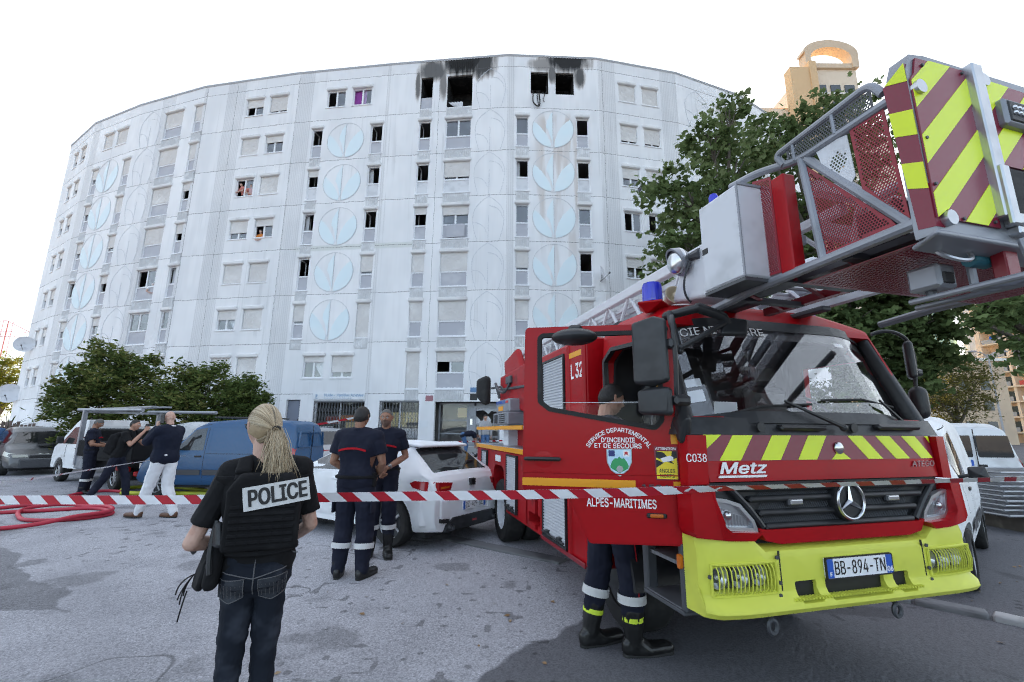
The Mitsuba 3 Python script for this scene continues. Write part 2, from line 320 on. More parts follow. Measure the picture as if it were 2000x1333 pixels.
def window(f, s0, s1, z0, z1, state, tall=False, k=0):
    """z0..z1 the opening with the shutter box on top. state: S shutter down, fraction open f0..f9, B burnt; letters: g glass, o open, c curtain, p purple, w white infill, n no infill"""
    f.hole(s0 + 0.03, s1 - 0.03, z0, z1); w = s1 - s0; a, b = s0 + 0.03, s1 - 0.03
    top = z1 - 0.2; tr = z0 + 0.82 if tall and 'n' not in state else z0 + 0.02; e = 0.055
    if 'B' in state:
        key = fput(f, BLD, 'window', [bxl(a, a + 0.03, z0, z1, -0.16, -0.1), bxl(b - 0.03, b, z0, z1, -0.16, -0.1), bxl(a + 0.03, b - 0.03, z1 - 0.05, z1, -0.16, -0.1)], 'charred', label='burnt-out window opening')
        fput(f, key, 'charred_lining', [bxl(a + 0.01, a + 0.03, z0 - .02, z1, -1.4, -0.18), bxl(b - 0.03, b - 0.01, z0 - .02, z1, -1.4, -0.18), bxl(a - 1, b + 1, z0 - 0.5, z1 + .3, -1.65, -1.5), bxl(a, b, z0 - 0.05, z0 - 0.03, -1.4, -0.23), bxl(a, b, z1 - 0.02, z1 - 0.01, -1.4, -0.23)], 'charred')
        if not 'n' in state and tall: fput(f, key, 'infill_panel', bxl(a + 0.03, b - 0.03, z0, z0 + 0.8, -0.13, -0.09), 'infill_grey')
        return key
    fr_ = [bxl(a, a + e, z0, top, -0.15, -0.07), bxl(b - e, b, z0, top, -0.15, -0.07), bxl(a + e, b - e, z0, z0 + e, -0.15, -0.07), bxl(a + e, b - e, top - e, top, -0.15, -0.07)]
    if tall and 'n' not in state: fr_.append(bxl(a + e, b - e, tr - 0.04, tr + 0.04, -0.152, -0.065))
    gl0 = (tr + 0.04) if tall and 'n' not in state else z0 + e
    if w > 1.0: fr_.append(bxl((a + b) / 2 - 0.045, (a + b) / 2 + 0.045, gl0, top - e, -0.145, -0.075))
    key = fput(f, BLD, 'window', fr_, 'pvc_white')
    fput(f, key, 'shutter_box', bxl(s0 - 0.04, s1 + 0.04, top, z1 + 0.01, -0.16, 0.10, 0.045), 'shutter_box_grey')
    fput(f, key, 'sill', bxl(s0 - 0.03, s1 + 0.03, z0 - 0.06, z0 - 0.003, -0.15, 0.05), 'pvc_white')
    if tall and 'n' not in state: fput(f, key, 'infill_panel', bxl(a + e, b - e, z0 + e, tr - 0.04, -0.13, -0.10), 'infill_white' if 'w' in state else 'infill_grey')
    q = 0.0
    if 'S' in state: q = 1.0
    for ch in state:
        if ch.isdigit(): q = int(ch) / 10
    lo = gl0 if tall else z0 + e
    if q > 0: fput(f, key, 'shutter', slats(a + 0.02, b - 0.02, top - (top - lo) * q, top, -0.055), 'shutter_slat', smooth=False)
    if q < 0.97:
        if 'o' not in state:
            fput(f, key, 'pane', quad([a + e, gl0, -0.11], [b - e, gl0, -0.11], [b - e, top - e, -0.11], [a + e, top - e, -0.11]), 'window_glass', smooth=False)
        if 'o' in state and w <= 1.0:
            fput(f, key, 'sash', [bxl(a + 0.07, a + 0.11, gl0, top - e, -0.62, -0.57), bxl(a + 0.07, a + 0.10, gl0, gl0 + 0.05, -0.57, -0.16), bxl(a + 0.07, a + 0.10, top - e - 0.05, top - e, -0.57, -0.16)], 'pvc_white', smooth=False)
        elif 'o' in state and w > 1.0:                                                # one sash stays shut, the other is swung into the room
            fput(f, key, 'pane', quad([(a + b) / 2 + 0.04, gl0, -0.11], [b - e, gl0, -0.11], [b - e, top - e, -0.11], [(a + b) / 2 + 0.04, top - e, -0.11]), 'window_glass', smooth=False)
        if 'c' in state: fput(f, key, 'curtain', drape(a + 0.4, b, z0, top, -0.3, 6, gather=0.75), 'curtain_white', smooth=True)
        if 'p' in state: fput(f, key, 'curtain', drape(a, a + 0.62 * w, z0, top, -0.22, 6), 'curtain_purple', smooth=True)
        if 'd' in state: fput(f, key, 'curtain', drape(a, a + 0.3 * w, z0, top, -0.3, 4), 'curtain_white', smooth=True)
    return key
def ribs(s0, s1, z0, z1, d, pitch=0.11):
    n = max(3, int((s1 - s0) / pitch)); x = np.linspace(s0, s1, n * 4 + 1); y = d + np.tile([0, 0.035, 0.035, 0], n + 1)[: n * 4 + 1]
    v = np.concatenate([np.stack([x, x * 0 + z0, y], 1), np.stack([x, x * 0 + z1, y], 1)]); m = len(x); i = np.arange(m - 1)
    return trimesh.Trimesh(v, np.vstack([np.stack([i, i + 1, i + 1 + m], 1), np.stack([i, i + 1 + m, i + m], 1)]), process=False)
def emblem(f, s, z, R):
    c = [(math.cos(a), math.sin(a)) for a in np.linspace(0, 2 * PI, 57)[:-1]]
    fput(f, BLD, 'emblem_ring', prism(Polygon(c).buffer(0.012, 2).difference(Polygon(c).buffer(-0.012)), 0.012, 0.0), 'relief_line', smooth=False) if False else None
    def sc(pts): return Polygon([(s + x * R, z + y * R) for x, y in pts])
    ring = Polygon([(s + x * R, z + y * R) for x, y in c]); ring = ring.buffer(0.012).difference(ring.buffer(-0.012))
    fput(f, BLD, 'emblem_ring', prism(unary_union([ring, sbox(s - 0.008, z - R * 1.0, s + 0.008, z + R)]), 0.014, 0.002), 'relief_line', smooth=False)
    arc = lambda a0, a1, n=14: [(0.975 * math.cos(math.radians(a)), 0.975 * math.sin(math.radians(a))) for a in np.linspace(a0, a1, n)]
    L = arc(158, 262) + [(-0.10, -0.80), (-0.20, -0.55), (-0.38, -0.22), (-0.58, 0.06), (-0.76, 0.26)]
    M_ = [(-0.03, -0.80), (-0.10, -0.48), (-0.22, -0.12), (-0.34, 0.10), (-0.29, 0.42), (-0.14, 0.74), (-0.03, 0.93)]
    Rr = arc(-86, 33) + [(0.62, 0.36), (0.4, 0.12), (0.22, -0.2), (0.1, -0.55), (0.06, -0.8)]
    for q in (L, M_, Rr): fput(f, BLD, 'emblem_leaf', prism(sc(q), 0.02, 0.002), 'leaf_paint', smooth=False)
def arch(f, s, zb, w=0.92):
    z0, z1 = zb + 0.05, zb + 2.62; mid = zb + 1.3; ls = []
    th = np.linspace(0, 1, 14)
    for sg in (-1, 1):
        path = [(s + sg * w * (1 - t ** 2.2), mid + (z1 - mid) * (t ** 0.85) * (1.0)) for t in th]
        ls.append(LineString(path)); ls.append(LineString([(s + sg * w * (1 - 0.30 * (1 - math.cos(t * PI / 2))), mid - (mid - z0) * t) for t in th]))
    ls.append(LineString([(s + 0.02 + 0.88 * w * math.sin(t * 1.45), zb + 2.05 - 0.9 * (1 - math.cos(t * 1.35))) for t in th]))
    ls.append(LineString([(s - w * 0.95 + 0.85 * w * math.sin(t * 1.4), zb + 1.1 - 0.75 * (1 - math.cos(t * 1.4))) for t in th]))
    ls.append(LineString([(s, z0), (s, zb + 1.5)]))
    fput(f, BLD, 'arch_relief', prism(unary_union([l.buffer(0.012, 2) for l in ls]), 0.012, 0.002), 'arch_line', smooth=False)
FC = [Facet(i) for i in range(12)]
def pairs(f, cols, states, k0=6):
    for q, st in enumerate(states):
        k = k0 - q
        for (s0, s1), x in zip(cols, st):
            if x: window(FC[f], s0, s1, ZF(k) + 0.85, ZF(k) + 2.18, x, False, k)
def tall(f, s0, s1, states, k0=5):
    for q, x in enumerate(states):
        k = k0 - q
        if not x: continue
        window(FC[f], s0, s1, ZF(k) + 0.25, ZF(k) + 2.34, x, True, k)
        fput(FC[f], BLD, 'cladding_panel', ribs(s0 + 0.02, s1 - 0.02, ZF(k) - 0.335, ZF(k) + 0.185, 0.004), 'spandrel', smooth=False)
pairs(1, [(1.69, 2.49), (3.14, 4.09)], [('6', '6g'), ('7', '6'), ('5', '6'), ('5', '4'), ('5', '6'), ('6', '5'), ('5', '5')])
pairs(2, [(1.57, 2.64), (3.0, 4.22)], [('S', 'S')])
tall(2, 0.87, 1.63, ['7', '6', '7', '1o', '6', '7']); tall(2, 4.34, 5.15, ['S', 'S', '8', '5o', '5', '6'])
for k in range(0, 6): emblem(FC[2], 2.73, ZF(k) + 1.36, 1.2)
for k in range(0, 7): arch(FC[3], 1.25, ZF(k))
tall(3, 2.5, 4.12, ['S', 'S', 'S', 'S', 'o', 'g', 'S'], 6); tall(3, 5.05, 5.85, ['S', 'S', '5o', '6o', 'od', 'g', '1'], 6)
pairs(4, [(3.2, 4.43), (4.84, 6.08)], [('5o', '9'), ('S', '4g'), ('o', 'S'), ('7g', '4o'), ('S', 'S'), ('5c', 'S'), ('S', 'S')])
pairs(5, [(2.19, 3.41), (3.81, 5.04)], [('o', 'po')]); pairs(5, [(2.35, 3.56), (3.94, 5.16)], [('3c', '8')], 0)
tall(5, 1.46, 2.17, ['o', '4ow', 'od', 'o', '9']); tall(5, 5.1, 5.88, ['o', 'odw', '1o', '9', 'Sn'])
for k in range(1, 6): emblem(FC[5], 3.62, ZF(k) + 1.25, 1.13)
tall(6, 1.83, 2.6, ['B', 'o', '1ow', '4o', 'S', 'S', 'Sn'], 6)
tall(6, 3.40, 4.95, ['Bn', 'g', '9w', '5g', 'S', 'S', '5o'], 6)
for k in range(0, 7): arch(FC[6], 6.0, ZF(k), 0.85)
tall(7, 0.47, 1.25, ['g', 'odw', 'g', '9', 'S', '5']); tall(7, 3.89, 4.65, ['1o', '1ow', '2g', 'o', 'S', 'S'])
for k in range(0, 6): emblem(FC[7], 2.59, ZF(k) + 1.38, 1.18)
for (s0, s1) in ((1.31, 2.38), (2.74, 3.87)):
    window(FC[7], s0, s1, ZF(6) + 0.95, ZF(6) + 2.4, 'B', False, 6)
pairs(8, [(1.28, 2.36), (2.74, 3.81)], [('S', 'S'), ('9', '9'), ('6g', '6g'), ('go', 'go'), ('5g', '5g'), ('S', 'S'), ('S', 'S')])
for k in range(0, 7): arch(FC[9], 1.5, ZF(k))
pairs(9, [(3.0, 4.1)], [('S',)] * 7); pairs(10, [(1.3, 2.4), (2.8, 3.9)], [('S', 'S')] * 7)
fput(FC[7], BLD, 'charred_cable', [tube(spline([(1.42, 20.7, 0.02), (1.45, 20.2, 0.08), (1.55, 19.75, 0.1), (1.75, 19.62, 0.1), (1.85, 20.0, 0.08), (1.86, 20.65, 0.03)], 24), 0.035, 6), tube(spline([(1.7, 20.7, 0.02), (1.72, 20.1, 0.06), (1.78, 19.7, 0.09)], 12), 0.022, 6), tube(spline([(1.98, 20.6, 0.02), (2.1, 20.3, 0.06), (2.05, 20.0, 0.08), (2.12, 19.95, 0.05)], 14), 0.02, 6), tube(spline([(2.22, 21.0, 0.02), (2.26, 20.75, 0.05), (2.18, 20.5, 0.05)], 14), 0.03, 6)], 'charred')
fput(FC[6], BLD, 'hanging_sheet', drape(3.5, 4.35, 19.83, 20.3, -0.2, 5, 0.05, 0.8), 'curtain_white', smooth=True)
fput(FC[6], BLD, 'cladding_panel', ribs(3.35, 5.0, 22.1, 22.85, 0.005), 'facade_paint', smooth=False, uv=None, label='soot-blackened ribbed panel over a burnt window')
# ground floor openings: two shops behind folding grilles, a grey door, the glazed entrance
def grille(f, s0, s1, z0, z1, d, name_parent):
    ms = []
    n = int((s1 - s0) / 0.16)
    for q in range(n + 1):
        x = s0 + (s1 - s0) * q / n; ms.append(bxl(x - 0.013, x + 0.013, z0, z1, d, d + 0.025))
        if q < n:
            for zz in np.arange(z0 + 0.1, z1 - 0.3, 0.33):
                w = (s1 - s0) / n
                ms += [tube([(x + 0.012, zz, d + 0.008), (x + w - 0.012, zz + 0.3, d + 0.008)], 0.007, 4), tube([(x + 0.012, zz + 0.3, d + 0.016), (x + w - 0.012, zz, d + 0.016)], 0.007, 4)]
    return fput(f, BLD, 'folding_grille', [*ms, bxl(s0, s1, z1, z1 + 0.06, d - 0.02, d + 0.05), bxl(s0, s1, z0 - 0.05, z0, d - 0.02, d + 0.05)], 'grille_steel', smooth=False)
def shop(f, s0, s1, z0, z1, seed, bits):
    f.hole(s0, s1, z0, z1)
    k = grille(f, s0 + 0.02, s1 - 0.02, z0 + 0.06, z1 - 0.08, -0.08, 'shop')
    m = (s0 + s1) / 2
    key = fput(f, BLD, 'shop_window', [bxl(s0, s0 + 0.06, z0, z1, -0.26, -0.2), bxl(s1 - 0.06, s1, z0, z1, -0.26, -0.2), bxl(s0, s1, z1 - 0.061, z1, -0.262, -0.198), bxl(m - 0.035, m + 0.035, z0, z1, -0.261, -0.199)], 'pvc_white')
    fput(f, key, 'pane', quad([s0, z0, -0.24], [s1, z0, -0.24], [s1, z1, -0.24], [s0, z1, -0.24]), 'glass', smooth=False)
    for (a, b, c, d, mt) in bits: fput(f, key, 'display_panel', bxl(s0 + a, s0 + b, z0 + c, z0 + d, -0.55 - a * 0.02, -0.45), mt)
mat('display_red', (0.25, 0.04, 0.03), 0.7); mat('display_orange', (0.5, 0.16, 0.02), 0.7); mat('display_cream', (0.6, 0.5, 0.25), 0.7)
f5, f6 = FC[5], FC[6]
shop(f5, 3.18, 5.95, 0.95, 3.03, 1, [(0.5, 1.2, 0.9, 1.3, 'display_red'), (1.2, 2.2, 1.05, 1.35, 'display_orange'), (1.6, 2.6, 0.6, 1.0, 'display_cream'), (0.2, 0.9, 0.3, 0.8, 'curtain_white')])
shop(f6, 0.58, 2.66, 0.95, 3.03, 2, [(0.3, 1.3, 0.8, 1.5, 'display_cream'), (0.9, 1.9, 0.2, 0.7, 'curtain_white'), (1.3, 1.9, 1.0, 1.5, 'display_cream')])
f5.hole(1.65, 2.43, 0.95, 3.08)
dk = fput(f5, BLD, 'door', [bxl(1.68, 2.40, 0.97, 3.05, -0.2, -0.14)], 'door_grey', label='grey metal service door'); fput(f5, dk, 'handle', bxl(2.28, 2.33, 1.9, 2.1, -0.14, -0.09, 0.01), 'dark_grey')
f6.hole(3.45, 6.75, 0.80, 2.98)
ek = fput(f6, BLD, 'entrance', [bxl(3.47, 3.55, 0.8, 2.96, -0.9, -0.8), bxl(4.95, 5.03, 0.8, 2.96, -0.9, -0.8), bxl(5.32, 5.42, 0.8, 2.8, -0.95, -0.78), bxl(6.55, 6.65, 0.8, 2.8, -0.95, -0.78), bxl(5.42, 6.55, 2.7, 2.8, -0.95, -0.78), bxl(5.42, 6.55, 1.85, 1.93, -0.95, -0.78), bxl(5.42, 6.55, 1.22, 1.3, -0.95, -0.78), bxl(3.55, 4.95, 2.88, 2.96, -0.9, -0.8), bxl(3.55, 4.95, 2.05, 2.11, -0.9, -0.8), bxl(3.55, 4.95, 1.38, 1.44, -0.9, -0.8), bxl(5.03, 5.32, 0.8, 2.96, -0.92, -0.82), bxl(5.42, 6.75, 2.8, 2.96, -0.93, -0.83)], 'grey_paint', label='glazed entrance with aluminium frames')
fput(f6, ek, 'pane', [quad([3.55, .8, -.85], [4.95, .8, -.85], [4.95, 2.9, -.85], [3.55, 2.9, -.85]), quad([5.42, .8, -.86], [6.55, .8, -.86], [6.55, 1.9, -.86], [5.42, 1.9, -.86])], 'glass', smooth=False)
shard = unary_union([Polygon([(5.42, 1.93), (5.7, 1.93), (5.62, 2.12), (5.42, 2.3)]), Polygon([(5.42, 2.7), (6.55, 2.7), (6.55, 2.5), (6.2, 2.56), (6.05, 2.4), (5.8, 2.6), (5.42, 2.55)]), Polygon([(6.55, 1.93), (6.3, 1.93), (6.4, 2.1), (6.55, 2.2)]), Polygon([(5.75, 1.93), (5.8, 2.2), (6.05, 2.3), (6.2, 2.1), (6.1, 1.93)])])
fput(f6, ek, 'broken_pane', prism(shard, 0.008, -0.87), 'curtain_white', smooth=False, label='shattered white glass left in the door')
fput(f6, ek, 'keypad', bxl(5.12, 5.24, 1.85, 2.15, -0.82, -0.79), 'chrome')
fput(f6, ek, 'porch_floor', bxl(3.3, 6.9, 0.2, 0.8, -0.99, 0.35), 'concrete')
mat('lit_panel', (0.7, 0.55, 0.3), 0.6)  # plain warm yellow for the board inside the entrance
fput(f6, ek, 'notice_board', bxl(4.3, 4.8, 2.25, 2.75, -1.6, -1.55), 'lit_panel')
# walls: every facet with its openings cut out
for fi, f in enumerate(FC):
    poly = sbox(0, 0.2, f.len, TOP).difference(unary_union(f.holes)) if f.holes else sbox(0, 0.2, f.len, TOP)
    up = poly.intersection(sbox(-1, 3.1, 99, 99)); low = poly.intersection(sbox(-1, -1, 99, 3.1))
    for q, mt in ((up, 'facade_ribbed' if fi in (1, 4, 8) else 'facade_paint'), (low, 'facade_paint')):
        m = prism(q, 0.22, -0.22); fput(f, BLD, 'wall', m, mt, uv=m.vertices[:, :2] + [f.off, 0])
    w0, w1 = 0.004, f.len - 0.004
    js = [bxl(w0, w1, ZF(k) - 0.010, ZF(k) + 0.010, -0.05, 0.003) for k in range(0, 8) if not any(h.bounds[1] < ZF(k) < h.bounds[3] for h in f.holes)]
    js += [bxl(x - 0.007, x + 0.007, 3.38, TOP - 0.2, -0.05, 0.0032) for x in ({6: (2.98, 5.07), 5: (0.3,), 7: (1.36, 3.82), 4: (0.2, 2.4), 8: (0.3,)}.get(fi, ())) if x < f.len and not any(h.bounds[0] < x < h.bounds[2] for h in f.holes)]
    fput(f, BLD, 'panel_joint', js, 'joint_dark', smooth=False, kind='stuff')
    fput(f, BLD, 'coping', [bxl(-0.02, f.len + 0.02, TOP, TOP + 0.05, -0.3, 0.05), ribs(0, f.len, TOP - 0.07, TOP - 0.002, 0.006, 0.16)], 'relief_line', smooth=False)
# ribbed wall strips between the flat panels
for fi, s0, s1 in ((5, 0.05, 1.3), (5, 6.0, 6.14), (7, 0.06, 0.42), (7, 1.32, 1.4)):
    pass
# the block behind the facade: floors, dark rooms, rear and roof
def inset(d):
    o = []
    for i_, p_ in enumerate(BV):
        t = FC[min(i_, 11)].t + FC[max(i_ - 1, 0)].t; t = t / np.linalg.norm(t); o.append(p_ + d * np.array([-t[1], t[0]]))
    return o
ring = Polygon([*inset(0.23), *inset(11)[::-1]])
for k in range(8):
    put(BLD, 'floor_slab', prism(ring, 0.25, ZF(k) - 0.3), 'interior_wall', smooth=False)
put(BLD, 'roof', prism(ring, 0.15, 22.75), 'concrete', smooth=False)
put(BLD, 'inner_wall', prism(Polygon([*inset(3.2), *inset(10.9)[::-1]]), 22.4, 0.3), 'interior_wall', smooth=False)
for f in FC:
    fput(f, BLD, 'partition', [bxl(-0.05, 0.05, 0.3, 22.7, -3.1, -0.24)], 'interior_wall', smooth=False)
# signs on the ground floor
mat('sign_plum', (0.30, 0.13, 0.15), 0.5); mat('sign_blue', (0.10, 0.20, 0.36), 0.5); mat('sign_paper', (0.68, 0.70, 0.72), 0.7); mat('sign_ink', (0.12, 0.25, 0.42), 0.6)
def wall_sign(f, s0, s1, z0, z1, mt, label, d=0.02, name='wall_sign'):
    k = thing(name, label, 'sign'); fput(f, k, 'board', bxl(s0, s1, z0, z1, 0.004, d), mt); return k
k = wall_sign(f5, 3.1, 5.92, 3.09, 3.40, 'sign_paper', 'long white shop sign with blue lettering above the left folding grille', 0.05, 'shop_sign')
fput(f5, k, 'lettering', text('FLAM - Familles Azurées', 0.13, True).apply_translation([3.75, 3.24, 0.051]), 'sign_ink', smooth=False)
fput(f5, k, 'lettering', [bxl(3.75 + 0.14 * q, 3.75 + 0.14 * q + 0.10, 3.14, 3.165, 0.05, 0.052) for q in range(11)], 'sign_ink', smooth=False)
fput(f5, k, 'emblem', [tube([(3.33 + 0.06 * math.cos(a), 3.28 + 0.06 * math.sin(a), 0.052) for a in np.linspace(0, 2 * PI, 14)], 0.008, 4), ball([3.33, 3.28, 0.05], 0.03, 1, (1, 1, 1)), bxl(3.24, 3.42, 3.14, 3.17, 0.05, 0.053)], 'sign_ink', smooth=False)
wall_sign(f6, 2.98, 3.36, 3.0, 3.28, 'sign_plum', 'plum coloured name plate on the wall left of the entrance')
wall_sign(f6, 5.25, 5.65, 3.44, 3.68, 'sign_blue', 'small blue street plate above the entrance')
wall_sign(f6, 5.25, 5.6, 3.05, 3.36, 'black_print', 'black square plate over the entrance')
wall_sign(f6, 2.7, 3.15, 1.72, 2.05, 'sign_paper', 'white paper notice taped to the wall between grille and entrance')
fput(f6, BLD, 'graffiti', text('SMS 06', 0.16).apply_translation([3.85, 3.2, 0.003]), 'relief_line', smooth=False)
# ================================================================ the fire engine with its turntable ladder
YAW = math.radians(15.3)
TM = mtx((2.036, 2.831, 0), YAW)          # truck frame: x to its left-hand side, y towards its rear, z up; front bumper at y = 0
TRK = thing('fire_engine', 'red turntable ladder fire engine with lime yellow bumper and its passenger door open', 'fire engine')
def tp(parent, name, mesh, mt, **k): return put(parent, name, mesh, mt, M=TM, **k)
def bow(x): return 0.40 * np.maximum(0, np.abs(x) - 0.72) ** 2
def fascia(poly, y, depth, lean=None):
    """front panel whose ends sweep back; y the depth at the middle, lean(z) adds to y"""
    polys = [g for g in getattr(poly, 'geoms', [poly]) if g.geom_type == 'Polygon']; out = []
    for q in polys:
        x0, _, x1, _ = q.bounds; cuts = np.r_[x0 - 1, [c for c in np.r_[np.arange(-1.2, -0.69, 0.05), np.arange(0.7, 1.21, 0.05)] if x0 < c < x1], x1 + 1]
        ps = [g for a, b in zip(cuts[:-1], cuts[1:]) for g in getattr(q.intersection(sbox(a, -9, b, 9)), 'geoms', [q.intersection(sbox(a, -9, b, 9))]) if g.geom_type == 'Polygon' and g.area > 1e-8]
        V, Fc = [], []
        for g in ps:
            v, f = trimesh.creation.triangulate_polygon(g, engine='earcut'); Fc.append(f + sum(map(len, V))); V.append(v)
        v = np.vstack(V); f = np.vstack(Fc); v3 = np.stack([v[:, 0], np.full(len(v), y), v[:, 1]], 1)
        a = v3[f[:, 1]] - v3[f[:, 0]]; b = v3[f[:, 2]] - v3[f[:, 0]]; f[np.cross(a, b)[:, 1] > 0] = f[np.cross(a, b)[:, 1] > 0][:, ::-1]
        ms = [trimesh.Trimesh(v3, f, process=False)]
        un = unary_union(ps)
        for g in getattr(un, 'geoms', [un]):
            for r in [g.exterior, *g.interiors]:
                c = np.array(r.coords); n = len(c) - 1; i = np.arange(n)
                vv = np.vstack([np.stack([c[:-1, 0], np.full(n, y), c[:-1, 1]], 1), np.stack([c[:-1, 0], np.full(n, y + depth), c[:-1, 1]], 1)]); k = (i + 1) % n
                ms.append(trimesh.Trimesh(vv, np.vstack([np.stack([i, i + n, k + n], 1), np.stack([i, k + n, k], 1)]), process=False))
        out += ms
    m = trimesh.util.concatenate(out); V = m.vertices.copy()
    V[:, 1] += bow(V[:, 0]) + (lean(V[:, 2]) if lean else 0); m.vertices = V
    return m
def mirx(pts): return [(-x, z) for x, z in pts][::-1]
# ---- bumper
mat('lamp_dark', (0.10, 0.105, 0.11), 0.25, 0.7)
prof = [(0.16, 0.915), (0.06, 0.912), (0.02, 0.895), (0.0, 0.86), (0.0, 0.70), (-0.012, 0.672), (-0.045, 0.645), (-0.052, 0.615), (-0.03, 0.588), (0.16, 0.585)]
def bumper():
    us = np.r_[-1.026, -1.02, -1.008, np.linspace(-0.99, 0.995, 60), 1.015, 1.03, 1.036]; rows = []
    for u in us:
        a = abs(u); lift = 0.095 * float(np.clip((a - 0.62) / 0.11, 0, 1)); sh = max(0, (a - 0.95) / 0.08) ** 2 * 0.05
        rows.append([(u, y + bow(u) + (0 if y > 0.15 else sh), z + (lift if z > 0.84 else 0) * (1 if z > 0.88 else 0.6)) for y, z in prof])
    n = len(prof); v = np.array(rows).reshape(-1, 3); k = len(us)
    i, j = np.meshgrid(np.arange(k - 1), np.arange(n), indexing='ij'); j2 = (j + 1) % n
    q = np.stack([i * n + j, (i + 1) * n + j, (i + 1) * n + j2, i * n + j2], -1).reshape(-1, 4)
    f = np.vstack([q[:, [0, 1, 2]], q[:, [0, 2, 3]]]); v = np.vstack([v, v[:n].mean(0), v[-n:].mean(0)]); jj = np.arange(n)
    f = np.vstack([f, np.stack([jj, (jj + 1) % n, jj * 0 + k * n], 1), np.stack([(k - 1) * n + (jj + 1) % n, (k - 1) * n + jj, jj * 0 + k * n + 1], 1)])
    m = trimesh.Trimesh(v, f, process=False); trimesh.repair.fix_normals(m)
    return m
def man(m): 
    m = tm(m); return m3.Manifold(m3.Mesh(np.asarray(m.vertices, np.float32), np.asarray(m.faces, np.uint32)))
lampbox = lambda s: [(s * 0.60, 0.70), (s * 1.07, 0.70), (s * 1.07, 0.84), (s * 0.60, 0.83)]
bm = man(bumper())
for s in (-1, 1):
    bm = bm - man(fr(rrect(min(s * 0.59, s * 0.975), 0.705, max(s * 0.59, s * 0.975), 0.835, 0.03), -0.2, 0.33 if s < 0 else 0.33))
for x0, x1 in ((-0.46, -0.31), (-0.245, 0.20), (0.275, 0.40)):
    bm = bm - man(fr(rrect(x0, 0.636, x1, 0.736, 0.012), -0.2, 0.30))
BU = tp(TRK, 'bumper', bm, 'lime_paint', smooth=30)
tp(BU, 'recess', [bx(-0.52, 0.52, 0.022, 0.09, 0.62, 0.80)], 'black_print')
tp(BU, 'seam', [fr(sbox(s * 0.55 - 0.003, 0.60, s * 0.55 + 0.003, 0.90), -0.0025 - 0.0, 0.01) for s in (-1, 1)], 'black_plastic')
tp(BU, 'grip_strip', [bx(x - 0.004, x + 0.004, -0.048, 0.0, 0.652, 0.662) for x in np.arange(-0.5, 0.45, 0.022)], 'lime_paint', smooth=False)
for s in (-1, 1):
    cx = s * 0.80; lf = lambda x: bow(x)
    k = tp(TRK, 'headlight', fascia(rrect(min(s * 0.6, s * 0.97), 0.71, max(s * 0.6, s * 0.97), 0.83, 0.03), 0.07, 0.05), 'lamp_dark')
    for q, (dx, r) in enumerate(((0.115, 0.054), (-0.015, 0.053), (-0.14, 0.048))):
        x = cx + s * dx; y = 0.055 + float(bow(np.array(x)))
        tp(k, 'reflector', lathe([(0.004, 0.035), (r * 0.55, 0.02), (r * 0.9, -0.005), (r, -0.012), (r + 0.006, -0.012)]).apply_transform(face((1, 0, 0), (0, 0, 1), (x, y, 0.77)) @ np.diag([1, 1, -1, 1])), 'lamp_silver')
        tp(k, 'bulb', ball([x, y + 0.005, 0.77], 0.013, 1), 'lamp_silver')
    tp(k, 'lens', fascia(rrect(min(s * 0.61, s * 0.965), 0.715, max(s * 0.61, s * 0.965), 0.825, 0.03), 0.028, 0.002), 'lens_glass', smooth=False)
    bars = []
    for x in np.linspace(s * 0.62, s * 0.96, 15):
        pth = [(x, -0.012 + float(bow(np.array(x))) + dy, z) for z, dy in ((0.695, 0.01), (0.72, -0.012), (0.77, -0.018), (0.82, -0.012), (0.848, 0.01))]; bars.append(tube(pth, 0.0036, 6))
    fxs = np.linspace(s * 0.585, s * 0.985, 12)
    loop = [(x, -0.006 + float(bow(np.array(x))), 0.850) for x in fxs] + [(x, -0.006 + float(bow(np.array(x))), 0.692) for x in fxs[::-1]]
    bars.append(tube(loop, 0.008, 6, closed=True))
    gk = tp(TRK, 'lamp_guard', bars, 'lime_paint', label='yellow bar guard over the bumper lamp')
    tp(gk, 'bolt', [cyl((x, -0.006 + float(bow(np.array(x))), z), (x, -0.014 + float(bow(np.array(x))), z), 0.011, 10) for x, z in ((s * 0.575, 0.87), (s * 0.57, 0.74), (s * 0.575, 0.675), (s * 0.998, 0.79))], 'dark_grey')
# number plate
pk = tp(TRK, 'number_plate', fr(rrect(-0.245, 0.738, 0.255, 0.845, 0.008), -0.022, 0.02), 'plate_white')
tp(pk, 'border', fr(rrect(-0.25, 0.733, 0.26, 0.85, 0.01).difference(rrect(-0.243, 0.74, 0.253, 0.843, 0.008)), -0.024, 0.012), 'black_print', smooth=False)
tp(pk, 'side_band', [fr(sbox(-0.243, 0.741, -0.198, 0.842), -0.0235, 0.003), fr(sbox(0.208, 0.741, 0.253, 0.842), -0.0235, 0.003)], 'plate_blue', smooth=False)
tp(pk, 'characters', text('BB-894-TN', 0.072, False, 0.002, True, w=0.385).apply_transform(face((1, 0, 0), (0, 0, 1), (0.005, -0.0225, 0.756))), 'black_print', smooth=False)
tp(pk, 'characters', [text('F', 0.022, True, 0.002, True).apply_transform(face((1, 0, 0), (0, 0, 1), (-0.22, -0.0237, 0.75))), text('06', 0.028, True, 0.002, True).apply_transform(face((1, 0, 0), (0, 0, 1), (0.231, -0.0237, 0.75)))], 'white_print', smooth=False)
for s, x in ((-1, -0.64), (1, 0.27)):
    tp(TRK, 'towing_hook', [tube([(x, 0.05, 0.62), (x, 0.02, 0.57), *[(x + 0.028 * math.sin(a), 0.0, 0.525 + 0.034 * math.cos(a)) for a in np.linspace(0.1, 2 * PI - 0.1, 16)], (x, 0.02, 0.57)], 0.012, 6)], 'dark_grey')
